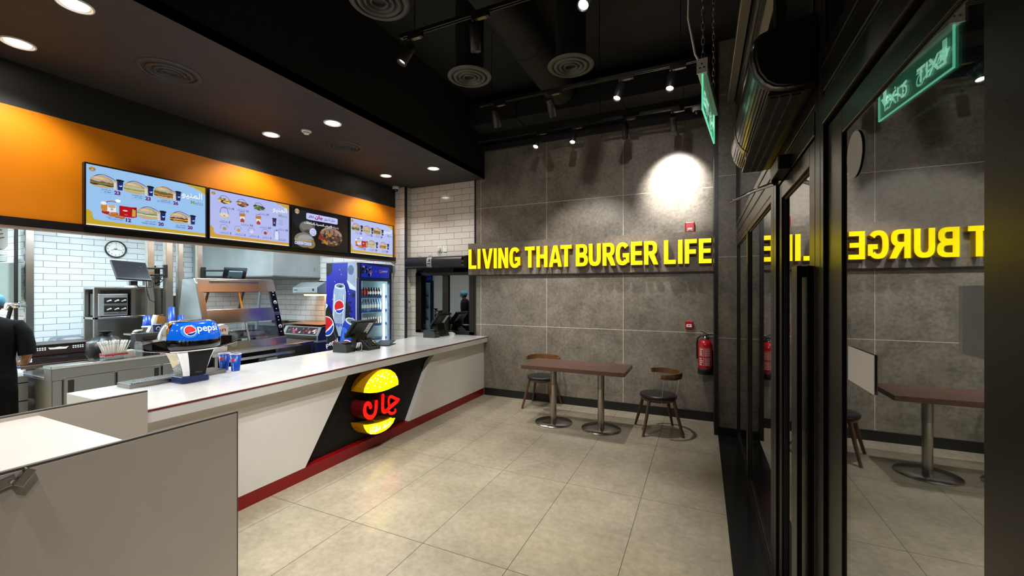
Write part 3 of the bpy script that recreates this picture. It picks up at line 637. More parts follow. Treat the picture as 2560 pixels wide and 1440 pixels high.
mb.ngon([(0.008*math.cos(a), -0.039, -0.007 + 0.008*math.sin(a)) for a in [i*math.pi/5 for i in range(10)]], BLACKPL)
mb.ngon([(-0.026, -0.039, -0.007), (-0.014, -0.039, -0.013), (-0.014, -0.039, -0.001)], BLACKPL); mb.ngon([(0.026, -0.039, -0.007), (0.014, -0.039, -0.001), (0.014, -0.039, -0.013)], BLACKPL)
mb.obj('push_plate', t)
t = thing('fire_extinguisher', 'red fire extinguisher with black foot hanging on the grey wall beside the shop front', 'fire extinguisher', (0.035, 6.045, 0.64))
MB().lathe([(0.001, 0.075), (0.086, 0.075), (0.0865, 0.08), (0.0865, 0.385), (0.078, 0.42), (0.055, 0.445), (0.026, 0.458), (0.022, 0.465)], REDP, n=32).obj('cylinder', t)
MB().lathe([(0.07, 0.0), (0.090, 0.006), (0.090, 0.086), (0.086, 0.09)], BLACKPL, n=32).obj('foot', t)
MB().lathe([(0.022, 0.46), (0.024, 0.47), (0.024, 0.485), (0.016, 0.49), (0.016, 0.515)], CHROME, n=18).obj('valve', t)
MB().obox((0.055, -0.005, 0.522), (0.15, 0.022, 0.012), BLACKPL, Matrix.Rotation(R(-8), 3, 'Y')).obox((-0.005, -0.005, 0.545), (0.11, 0.02, 0.009), BLACKPL, Matrix.Rotation(R(24), 3, 'Y')).obj('lever', t, 0.002)
MB().tube([(0.02, 0, 0.51), (0.07, 0, 0.535), (0.115, 0, 0.53), (0.118, 0, 0.50), (0.10, 0, 0.488), (0.03, 0, 0.492)], 0.006, CHROME, 8).obj('carry_handle', t)
MB().tube([(-0.01, 0, 0.505), (-0.05, 0, 0.51), (-0.09, 0.0, 0.47), (-0.1, 0.0, 0.40), (-0.098, 0, 0.20)], 0.011, BLACKPL, 10).obj('hose', t)
MB().tube([(0, 0, 0.515), (-0.04, -0.01, 0.565)], 0.003, CHROME, 6).lathe([(0.012, 0), (0.012, 0.012)], CHROME, (-0.02, -0.024, 0.475), 14).obj('safety_pin', t)
B(-0.03, 0.07, 0.30, 0.03, 0.095, 0.50, DARKGREY).obj('wall_bracket', t)
lb = MB(); WLAB = M('extinguisher_print', '#e9d9cf', 0.5)
def onc(a, z, r=0.0875): return (r * math.sin(R(a)), -r * math.cos(R(a)), z)
def patch(a0, a1, z0, z1, m, n=5):
    for i in range(n):
        p, q = a0 + (a1-a0)*i/n, a0 + (a1-a0)*(i+1)/n
        lb.ngon([onc(p, z0), onc(q, z0), onc(q, z1), onc(p, z1)], m)
def box_outline(a0, a1, z0, z1, w=0.0025):
    patch(a0, a1, z0, z0+w, WLAB); patch(a0, a1, z1-w, z1, WLAB); patch(a0, a0+2, z0, z1, WLAB, 1); patch(a1-2, a1, z0, z1, WLAB, 1)
for a0, a1 in ((-52, -12), (-4, 58)):
    box_outline(a0, a1, 0.245, 0.355); box_outline(a0, a1, 0.125, 0.225)
    rr = random.Random(3 + a1)
    for z0 in (0.255, 0.13):
        for j in range(7 if a1 > 0 else 4):
            zz = z0 + j * (0.013 if a1 > 0 else 0.024); patch(a0 + 5, a0 + 5 + (a1-a0-10) * rr.uniform(0.6, 1), zz, zz + (0.005 if a1 > 0 else 0.014), WLAB)
lb.obj('label', t)

# ------------------------------------------------------------------ table and chairs
t = thing('dining_table', 'long brown laminate table on two round steel pedestals', 'table', (-1.475, 5.22, 0))
B(-0.655, -0.30, 0.735, 0.655, 0.30, 0.785, TABLETOP).obj('tabletop', t, 0.003)
for xx in (-0.315, 0.315):
    MB().lathe([(0.243, 0), (0.245, 0.004), (0.243, 0.011), (0.10, 0.016), (0.045, 0.018)], STEELH, (xx, 0, 0), 48).obj('pedestal_base', t)
    MB().lathe([(0.041, 0.015), (0.041, 0.735)], STEELH, (xx, 0, 0), 28, cap=False).lathe([(0.0425, 0.50), (0.0425, 0.735)], STEEL, (xx, 0, 0), 28, cap=False).obj('pedestal_column', t)
    B(xx - 0.13, -0.13, 0.728, xx + 0.13, 0.13, 0.735, BLACKPL).obj('mounting_plate', t)
def make_chair(loc, rz, label):
    """faces local -Y"""
    t = thing('dining_chair', label, 'chair', loc, rz, 'spindle-back chairs at the table')
    n = 36
    def ring(r, z, sq=0.06): return [((r + sq * r * math.cos(4*a) * -0.15) * math.cos(a), (r * 1.0) * math.sin(a) * (1.0 if math.sin(a) < 0 else 0.97), z) for a in [2*math.pi*i/n for i in range(n)]]
    MB().loft([ring(0.205, 0.430), ring(0.222, 0.435), ring(0.226, 0.448), ring(0.218, 0.463), ring(0.17, 0.472), ring(0.02, 0.474)], LEATHER).obj('seat', t)
    MB().loft([ring(0.17, 0.385), ring(0.19, 0.39), ring(0.212, 0.418), ring(0.218, 0.430)], WOOD).obj('seat_base', t)
    for sx in (-1, 1):
        for sy, fy in ((-1, -0.235), (1, 0.235)):
            MB().tube([(sx*0.155, sy*0.145, 0.41), (sx*0.19, sy*0.185, 0.21), (sx*0.232, fy, 0.0)], [0.022, 0.0195, 0.015], WOOD, 12).obj('leg', t)
    # curved back rail on spindles
    rin, rout, outl = [], [], []
    for i in range(17):
        a = R(205 - (230) * i / 16) ; a = R(200 - 220 * i / 16)
        x, y = 0.25 * math.cos(a), 0.045 + 0.215 * math.sin(a)
        h = 0.036 if 3 < i < 13 else 0.036 * (0.72 + 0.09 * min(i, 16 - i))
        rin.append(((x, y), a, h))
    rings = []
    for (x, y), a, h in rin:
        u = Vector((math.cos(a), math.sin(a), 0)); c = Vector((x, y, 0.715)); th = 0.011
        rings.append([tuple(c + u*th - Vector((0, 0, h))), tuple(c + u*(th+0.008)), tuple(c + u*th + Vector((0, 0, h))), tuple(c - u*th + Vector((0, 0, h))), tuple(c - u*th - Vector((0, 0, h)))])
    MB().loft(rings, WOODB, smooth=False).obj('back_rail', t, 0.003)
    for a in (190, 165, 128, 110, 90, 70, 52, 15, -10):
        x, y = 0.25 * math.cos(R(a)), 0.045 + 0.215 * math.sin(R(a)); bx, by = 0.205 * math.cos(R(a)), 0.02 + 0.185 * math.sin(R(a))
        if a in (165, 15): continue
        MB().tube([(bx, by, 0.40), (x, y, 0.69)], 0.0042, SPINDLE, 8).obj('spindle', t)
    return t
make_chair((-2.195, 5.875, 0), R(2), 'dark wooden spindle-back chair behind the table with its back to the grey wall')
make_chair((-0.497, 5.45, 0), R(-71), 'dark wooden spindle-back chair at the right end of the table by the extinguisher')

# ------------------------------------------------------------------ air curtains
def air_curtain(name, label, prof, y0, y1, frame, text_y):
    pass
t = thing('air_curtain', 'long rounded black air curtain over the glass entrance door', 'air curtain', (0.368, 1.78, 2.48))
prof = [(0, 0), (-0.10, 0.004), (-0.135, 0.012), (-0.165, 0.035), (-0.190, 0.075), (-0.202, 0.125), (-0.204, 0.165), (-0.196, 0.20), (-0.172, 0.225), (-0.12, 0.243), (0, 0.262)]
CURT = M('air_curtain_casing', '#6a655e', 0.22, metal=0.8, var=0.01, scale=6)
ch = MB()
ny = [0.0, 0.012, 1.17]
rings = [[(x * k, y, 0.13 + (z - 0.13) * k) for x, z in prof] for y, k in ((0.004, 0.96), (0.02, 1.0), (1.15, 1.0), (1.17, 0.97))]
ch.loft(rings, CURT, cap=True); o = ch.obj('casing', t)
MB().loft([[(x * k, y, 0.13 + (z - 0.13) * k) for x, z in prof] for y, k in ((0.0, 0.90), (0.018, 1.006), (0.04, 1.006))], BLACKPL).obj('end_cap', t)
for i in range(9):
    zz = 0.02 + i * 0.007; 
for i in range(8):
    k = i / 7; x = -0.13 - 0.062 * k; z = 0.010 + 0.075 * k * k + 0.003
    B(x - 0.0015, 0.045, z - 0.004, x + 0.0015, 1.14, z - 0.001, FRAMED).obj('ridge', t)
lp = MB()
lp.loft([[(x * 1.012, y, 0.13 + (z - 0.13) * 1.012) for x, z in prof[1:9]] for y in (0.80, 0.86)], M('silver_band', '#9a978f', 0.3, metal=0.8), cap=False)
lp.obj('silver_band', t)
ol = MB().box(-0.145, 0.03, -0.006, -0.030, 1.14, 0.003, CURT)
for k in range(3): ol.box(-0.138 + k*0.036, 0.045, -0.010, -0.110 + k*0.036, 1.13, -0.005, FRAMED)
ol.obj('outlet_grille', t)
for k in range(2):
    for j in range(9): B(-0.104 + k*0.036, 0.05 + j*0.122, -0.012, -0.101 + k*0.036, 0.16 + j*0.122, -0.004, M('vane_metal', '#77736b', 0.35, metal=0.7)).obj('vane', t)
B(-0.146, 0.84, -0.004, -0.150, 0.88, 0.008, PAPER).obj('sticker', t)
t = thing('air_curtain', 'black air curtain with a silver label above the drive-through window', 'air curtain', (-4.94, 6.14, 2.13))
prof2 = [(0, 0), (-0.10, 0.0), (-0.15, 0.012), (-0.175, 0.045), (-0.185, 0.10), (-0.178, 0.16), (-0.15, 0.195), (-0.08, 0.21), (0, 0.215)]
MB().loft([[(x, y * k, 0.10 + (z - 0.10) * k) for y, z in prof2] for x, k in ((0.09, 1), (1.29, 1))], M('air_curtain_black', '#1d2126', 0.35, var=0.08)).obj('casing', t)
MB().loft([[(x, y * 1.01, 0.10 + (z - 0.10) * 1.01) for y, z in prof2] for x in (1.27, 1.32)], BLACKGL).obj('end_cap', t)
lp = MB().loft([[(x, y * 1.015, 0.10 + (z - 0.10) * 1.015) for y, z in prof2[2:7]] for x in (0.565, 0.665)], M('silver_label', '#b9bbbb', 0.35, metal=0.5), cap=False)
for k, zz in enumerate((0.075, 0.12, 0.135, 0.155)):
    yy = -0.192; lp.box(0.585 + 0.01 * k, yy, zz, 0.645, yy + 0.01, zz + (0.014 if k == 0 else 0.005), BLACKPL)
lp.obj('label', t)
for x, y in ((0.30, 0), (0.52, 0)):
    MB().tube([(x + 0.05*math.cos(R(a)), -0.012, 0.215 + 0.035*math.sin(R(a))) for a in range(0, 181, 20)], 0.003, WHITEPL, 6).obj('cable', t)
for xx, lb in ((-4.215, 'white wall socket with a plug in it above the drive-through window, left of two'), (-4.105, 'plain white wall socket above the drive-through window, right of two')):
    s_ = thing('wall_socket', lb, 'socket', (xx, 6.14, 2.475)); B(-0.043, -0.012, -0.055, 0.043, 0, 0.055, WHITEPL).obj('plate', s_, 0.003)
    B(-0.006, -0.016, 0.02, 0.006, -0.011, 0.035, GREYPL).obj('switch', s_)
    if 'plug' in lb:
        B(-0.02, -0.045, -0.03, 0.025, -0.012, 0.015, M('pale_plug', '#c9c7c0', 0.5)).obj('plug', s_, 0.004)
        for dx in (-0.015, 0.012): MB().tube([(dx, -0.035, -0.03), (dx - 0.01, -0.05, -0.07), (dx + 0.02, -0.03, -0.125)], 0.004, GREYPL, 6).obj('cord', s_)
t = thing('remote_control', 'white remote control in a holder on the white tiled return', 'remote control', (-4.853, 6.075, 1.47))
B(0.0, -0.026, -0.03, 0.018, 0.026, 0.02, WHITEPL).obj('holder', t, 0.003); B(0.004, -0.021, -0.02, 0.016, 0.021, 0.10, WHITEPL).box(0.0165, -0.012, 0.05, 0.0175, 0.012, 0.085, DARKGREY).obj('handset', t, 0.004)

# ------------------------------------------------------------------ exit sign on chains
t = thing('exit_sign', 'edge-lit green glass exit sign hanging on chains by the glass front', 'sign', (0.028, 2.15, 2.655), R(-6.5))
MB().prism([(-0.018, 0.0), (0.018, 0.0), (0.02, 0.03), (0.015, 0.05), (0.0, 0.056), (-0.015, 0.05), (-0.02, 0.03)], 'xz', -0.25, 0.25, M('sign_housing', '#c9cbc8', 0.35)).obj('housing', t, 0.002)
GREENG = M('green_edge_glass', '#a9dcc4', 0.1, emit=0.12, ecol='#6fe8b4', alpha=0.35)
GREENE = M('green_glass_edge', '#58d79c', 0.1, emit=0.75, ecol='#7cf0c0')
pl = MB().box(-0.003, -0.24, -0.145, 0.003, 0.24, 0.0, GREENG)
pl.box(-0.0035, -0.241, -0.147, 0.0035, 0.241, -0.143, GREENE).box(-0.0035, -0.2415, -0.147, 0.0035, -0.2385, 0, GREENE).box(-0.0035, 0.2385, -0.147, 0.0035, 0.2415, 0, GREENE)
pl.obj('glass_plate', t)
GW = M('exit_lettering', '#dffcee', 0.4, emit=0.8, ecol='#baffdd'); GD = M('exit_lettering_dark', '#0e6b3e', 0.4, emit=0.1)
lt = MB()
for sx, u in ((-1, -1), (1, 1)):
    xx = sx * 0.0045
    text(lt, 'EXIT', GW, (xx, -0.03 * u if u > 0 else 0.21, -0.115), (0, u, 0), (0, 0, 1), h=0.06, bold=0.02) if u < 0 else text(lt, 'EXIT', GW, (xx, -0.21, -0.115), (0, 1, 0), (0, 0, 1), h=0.06, bold=0.02)
    text(lt, '\ufe9d\ufeae\ufea8\ufee3', GW, (xx, 0.02 if u > 0 else -0.02, -0.12), (0, u, 0), (0, 0, 1), h=0.07, bold=0.02)
    a = 0.185 * u
    lt.ngon([(xx, a - 0.03*u, -0.06), (xx, a + 0.0*u, -0.105), (xx, a + 0.03*u, -0.06)], GW); lt.box(xx - 0.0005, a - 0.012, -0.06, xx + 0.0005, a + 0.012, -0.02, GW)
lt.obj('lettering', t)
mb = MB().box(-0.021, -0.256, -0.002, 0.021, -0.25, 0.058, WHITEPL)
for dx, dz in ((-0.008, 0.02), (0.008, 0.02), (0.0, 0.036)): mb.ngon([(dx + 0.004*math.cos(k*math.pi/4), -0.2565, dz + 0.004*math.sin(k*math.pi/4)) for k in range(8)], DARKGREY)
mb.obj('end_cap', t)
def chain(y, dx):
    mb = MB()
    for i in range(64):
        z = 0.056 + i * 0.031; cx = dx * i / 64
        mb.tube([(cx + 0.006*math.cos(a)*(i % 2), y + 0.006*math.cos(a)*((i+1) % 2), z + 0.019*math.sin(a)) for a in [k*math.pi/4 for k in range(8)]], 0.0022, SPINDLE, 5, closed=True)
    mb.obj('chain', t)
chain(-0.22, 0); chain(0.22, 0)
MB().tube([(-0.0, -0.18, 0.045), (-0.03, -0.22, 0.10), (-0.055, -0.24, 0.25), (-0.05, -0.22, 0.6), (-0.02, -0.2, 1.2), (0, -0.2, 2.08)], 0.005, WHITEPL, 8).obj('power_cable', t)

# ------------------------------------------------------------------ on the glass
t = thing('door_closer', 'black overhead door closer with a long arm at the top of the glass door', 'door closer', (0.372, 2.36, 2.34))
B(-0.055, -0.11, -0.035, 0, 0.13, 0.035, BLACKPL).obj('body', t, 0.006)
MB().obox((-0.04, 0.10, -0.045), (0.03, 0.03, 0.02), BLACKPL).tube([(-0.04, 0.10, -0.05), (-0.12, 0.22, -0.055), (-0.215, 0.46, -0.06)], [0.012, 0.010, 0.009], CHROME, 8).obj('arm', t)
t = bpy.data.objects.new('round_sticker', MB().lathe([(0.064, 0), (0.064, 0.0012)], M('frosted_sticker', '#b9b8b2', 0.6), (0.3865, 1.455, 2.13), 32, 'x').mesh('round_sticker')); COL.objects.link(t)
tag(t, 'plain grey round sticker high on the near glass pane', 'sticker')
t = bpy.data.objects.new('paper_notice', B(0.3865, 1.306, 1.49, 0.3885, 1.507, 1.588, PAPER).mesh('paper_notice')); COL.objects.link(t)
tag(t, 'blank white sheet taped to the near glass pane at mid height', 'notice')
t = bpy.data.objects.new('pale_film_sticker', B(0.3870, 0.842, 1.645, 0.3885, 0.935, 1.757, M('pale_film', '#8d9199', 0.5, alpha=0.4)).mesh('pale_film_sticker')); COL.objects.link(t)
tag(t, 'tall pale film stuck on the near glass pane beside the right post', 'sticker')
# ------------------------------------------------------------------ four menu screens on the fascia
def EM(hexc, k=0.95):
    n = 'screen_' + hexc + str(k)
    if n in MATS: return MATS[n]
    m = M(n, '#050505', 0.25, var=0, emit=k, ecol='#' + hexc); return m
PURP, NV, TXB, SILV = '6a1a6a', '1d2a6e', '274a9a', 'b8c4dc'
class Pic:
    """drawing on a screen: u to the right, v up, both 0..1; layers rise by a hair"""
    def __init__(s, w, h, x): s.mb = MB(); s.w, s.h, s.x, s.k = w, h, x, 0
    def P(s, u, v): return (s.x + s.k * 0.00003, u * s.w, v * s.h)
    def up(s): s.k += 1
    def poly(s, pts, c, k=0.95): s.up(); s.mb.ngon([s.P(*p) for p in pts], EM(c, k))
    def rect(s, u0, v0, u1, v1, c, k=0.95): s.poly([(u0, v0), (u1, v0), (u1, v1), (u0, v1)], c, k)
    def ell(s, u, v, ru, rv, c, a0=0, a1=360, n=18, k=0.95):
        m = n if a1 - a0 == 360 else n + 1
        s.poly([(u + ru*math.cos(R(a0 + (a1-a0)*i/n)), v + rv*math.sin(R(a0 + (a1-a0)*i/n))) for i in range(m)], c, k)
    def line(s, pts, wd, c, k=0.95):
        s.up(); asp = s.w / s.h
        stroke(s.mb, [(p[0] * asp, p[1]) for p in pts], wd, EM(c, k), lambda x, y: s.P(x / asp, y))
    def txt(s, body, u, v, h, c, w=None, bold=0.02, anchor='l', k=0.95):
        s.up(); text(s.mb, body, EM(c, k), s.P(u, v), (0, 1, 0), (0, 0, 1), h * s.h, w * s.w if w else None, bold, anchor)
AR = {'jan': '\ufee5\ufe8e\ufe9f', 'menu': '\ufeee\ufef4\ufee8\ufee4\ufedf\ufe8d', 'beef': '\ufea2\ufef4\ufee3\ufead\ufe8e\ufed3 \ufee5\ufe8e\ufe9f', 'chick': '\ufeae\ufee4\ufef4\ufee7\ufe8e\ufea0\ufed7 \ufee5\ufe8e\ufe9f', 'kids': '\ufeb2\ufef4\ufed8\ufee3\ufefc\ufea3 \ufedd\ufe8e\ufed4\ufec3\ufe83 \ufe94\ufe92\ufe9f\ufead', 'classic': '\ufeae\ufe9f\ufeae\ufe91 \ufed9\ufef4\ufeb3\ufefc\ufedb',
      'app1': '\ufeae\ufea0\ufe91', 'app2': '\ufed6\ufef4\ufe92\ufec4\ufe97 \ufede\ufee4\ufea3', 'offers': '\ufe95\ufe82\ufed3\ufe8e\ufed4\ufedc\ufee4\ufedf\ufe8d\ufead \ufe94\ufef3\ufeae\ufebc\ufea4\ufedf\ufe8d \ufebd\ufead\ufeae\ufecc\ufedf\ufe8e\ufe91', 'start': '\ufed4\ufe98\ufef4\ufebb\ufead'}
def corner_art(p, bot='c9a92e'):
    p.poly([(0, 0), (1, 0), (1, 0.075), (0.12, 0.095), (0.065, 0.105), (0.05, 0.14), (0.045, 0.22), (0.02, 0.26), (0, 0.25)], bot)
    p.rect(0, 0, 1, 0.022, 'f4f2ee'); p.rect(0.0, 0.022, 1, 0.03, 'dcb84a')
    p.poly([(0.80, 1), (1, 1), (1, 0.86), (0.97, 0.89), (0.945, 0.925), (0.91, 0.935), (0.88, 0.965), (0.84, 0.97)], bot)
def logo_dot(p, u, v, s=1.0, c='b9974a'):
    p.ell(u, v + 0.004, 0.024*s, 0.042*s, 'dbe4f2'); p.ell(u, v + 0.012*s, 0.022*s, 0.03*s, c, 0, 180); p.rect(u - 0.023*s, v - 0.014*s, u + 0.023*s, v + 0.012*s, '8c6a52'); p.ell(u, v - 0.016*s, 0.02*s, 0.022*s, c, 180, 360)
    p.txt(AR['jan'], u, v - 0.012*s, 0.024*s, 'f2e8e0', anchor='c')
def burger_meal(p, u, v, fills, price, pu, pv, lines, kind='meal'):
    p.line([(u - 0.075, v + 0.02), (u - 0.05, v + 0.085), (u + 0.0, v + 0.125), (u + 0.06, v + 0.10), (u + 0.105, v + 0.05)], 0.011, PURP)
    p.ell(u + 0.012, v + 0.125, 0.009, 0.016, 'b08f8a')
    # box of fries and the paper cup behind the bun
    p.poly([(u + 0.06, v - 0.075), (u + 0.115, v - 0.085), (u + 0.12, v + 0.04), (u + 0.075, v + 0.06)], 'a8a49c')
    p.poly([(u + 0.085, v - 0.085), (u + 0.105, v - 0.09), (u + 0.105, v + 0.03), (u + 0.08, v + 0.03)], 'd8d4cc')
    for j in range(4): p.rect(u + 0.07 + j*0.011, v + 0.02, u + 0.076 + j*0.011, v + 0.062 + 0.01*(j % 2), 'd9c890')
    p.poly([(u + 0.115, v - 0.09), (u + 0.150, v - 0.085), (u + 0.157, v + 0.075), (u + 0.108, v + 0.075)], NV)
    p.ell(u + 0.132, v + 0.078, 0.032, 0.018, '161616'); p.rect(u + 0.104, v + 0.066, u + 0.16, v + 0.078, '1b1b22')
    p.ell(u + 0.136, v + 0.0, 0.013, 0.028, 'e8ecf6', 200, 360); p.ell(u + 0.133, v + 0.008, 0.010, 0.020, NV, 200, 360)
    p.ell(u, v - 0.06, 0.078, 0.036, 'c4ab84', 180, 360); p.rect(u - 0.078, v - 0.064, u + 0.078, v - 0.045, 'cdb48c')
    rr = random.Random(price + int(u * 100))
    for j, c in enumerate(fills):
        vv = v - 0.045 + j * 0.019
        p.poly([(u - 0.084, vv - 0.006)] + [(u - 0.084 + 0.168*i/10, vv + 0.014 + 0.009*rr.uniform(-1, 1)) for i in range(11)] + [(u + 0.084, vv - 0.006)] + [(u + 0.084 - 0.168*i/8, vv - 0.012 + 0.008*rr.uniform(-1, 1)) for i in range(1, 8)], c)
    vt = v - 0.040 + len(fills) * 0.019
    p.ell(u, vt, 0.082, 0.085, 'b99c6c', 0, 180); p.ell(u - 0.008, vt + 0.008, 0.066, 0.066, 'cdb084', 0, 180); p.ell(u - 0.02, vt + 0.03, 0.036, 0.03, 'dcc49c', 0, 180)
    for j in range(9): p.ell(u - 0.05 + 0.1*rr.random(), vt + 0.02 + 0.035*rr.random(), 0.003, 0.004, 'e8dcc0', n=6)
    labels(p, pu, pv, lines, price)
def labels(p, pu, pv, lines, price, s=1.0, pc=PURP):
    a, e = lines
    p.txt(a, pu - 0.015, pv + 0.048*s, 0.032*s, TXB, anchor='r'); p.txt(e, pu - 0.015, pv + 0.016*s, 0.026*s, TXB, anchor='r')
    p.rect(pu - 0.10*s, pv + 0.001, pu - 0.015, pv + 0.005, '7d94c4'); p.rect(pu - 0.006, pv, pu - 0.004, pv + 0.085*s, '7d94c4')
    p.txt(str(price), pu + 0.006, pv + 0.008*s, 0.068*s, pc, bold=0.05)
def kids_meal(p, u, v):
    p.line([(u - 0.06, v + 0.06), (u - 0.035, v + 0.11), (u + 0.0, v + 0.13), (u + 0.03, v + 0.125)], 0.011, PURP); p.ell(u + 0.005, v + 0.13, 0.01, 0.017, 'b08f8a'); p.ell(u + 0.045, v + 0.15, 0.02, 0.024, 'ffffff', k=1.2)
    p.poly([(u - 0.07, v - 0.09), (u - 0.02, v - 0.11), (u - 0.02, v - 0.05), (u - 0.075, v - 0.05)], 'b0202a')
    p.ell(u - 0.055, v + 0.01, 0.025, 0.07, 'c88a3c'); p.ell(u - 0.06, v + 0.08, 0.022, 0.03, 'eef0f4')
    p.poly([(u - 0.035, v - 0.05), (u + 0.03, v - 0.05), (u + 0.032, v + 0.055), (u - 0.032, v + 0.055)], 'eef0f2'); p.ell(u, v + 0.04, 0.028, 0.028, 'c9b48c'); p.ell(u, v - 0.01, 0.011, 0.018, 'c89aa4')
    p.poly([(u + 0.055, v - 0.11), (u + 0.15, v - 0.11), (u + 0.15, v + 0.075), (u + 0.055, v + 0.075)], 'b5121b'); p.poly([(u + 0.15, v - 0.11), (u + 0.19, v - 0.09), (u + 0.19, v + 0.085), (u + 0.15, v + 0.075)], '8e0f18')
    p.line([(u + 0.075, v + 0.08), (u + 0.10, v + 0.19), (u + 0.14, v + 0.19), (u + 0.17, v + 0.085)], 0.006, 'aac0e0')
    p.poly([(u + 0.152, v - 0.09), (u + 0.182, v - 0.08), (u + 0.182, v + 0.03), (u + 0.155, v + 0.05)], 'd2a24a')
    p.ell(u + 0.10, v - 0.0, 0.02, 0.012, 'f0d8d0'); p.ell(u + 0.105, v - 0.07, 0.016, 0.012, 'd84a50')
    for dx, dv, a in ((0.0, -0.10, 0), (0.04, -0.115, 0), (0.02, -0.075, 0), (0.07, -0.125, 0)): p.ell(u + dx, v + dv, 0.03, 0.026, 'b8662a'); p.ell(u + dx - 0.004, v + dv + 0.006, 0.02, 0.014, 'cf8440')
def menu_word(p, u, v, s=1.0):
    p.txt(AR['menu'], u, v, 0.17*s, '8fb4ea', w=0.205*s, bold=0.05); p.txt(AR['menu'], u, v + 0.006, 0.16*s, 'f6fbff', w=0.20*s, bold=0.02); p.txt('Menu', u + 0.085*s, v - 0.075*s, 0.072*s, '7a9a86', bold=0.01)
def meals_page(p, bg):
    p.rect(0, 0, 1, 1, bg); corner_art(p); logo_dot(p, 0.047, 0.93)
    burger_meal(p, 0.115, 0.745, ['4a3626', '6f8c3c', '8a5a30'], 23, 0.197, 0.56, (AR['beef'], 'Jan Beef'))
    burger_meal(p, 0.357, 0.735, ['c8b48c', '7f9a48', 'cbb68e'], 23, 0.438, 0.55, (AR['chick'], 'Jan Tower'))
    burger_meal(p, 0.602, 0.735, ['6a3c24', 'd98a2a', '8a5030', '5a7030'], 26, 0.680, 0.55, (AR['chick'], 'Jan Grilled Chicken'))
    kids_meal(p, 0.185, 0.315); labels(p, 0.283, 0.115, (AR['kids'], 'Kids meal nuggets'), 12)
    burger_meal(p, 0.462, 0.315, ['c7ad80', 'e0d8c0', '6f8c3c'], 20, 0.547, 0.115, (AR['classic'], 'Classic chicken'))
    burger_meal(p, 0.740, 0.315, ['4d3424', 'f0a820', '6a4028'], 20, 0.815, 0.115, (AR['classic'], 'Classic beef'))
    menu_word(p, 0.765, 0.70)
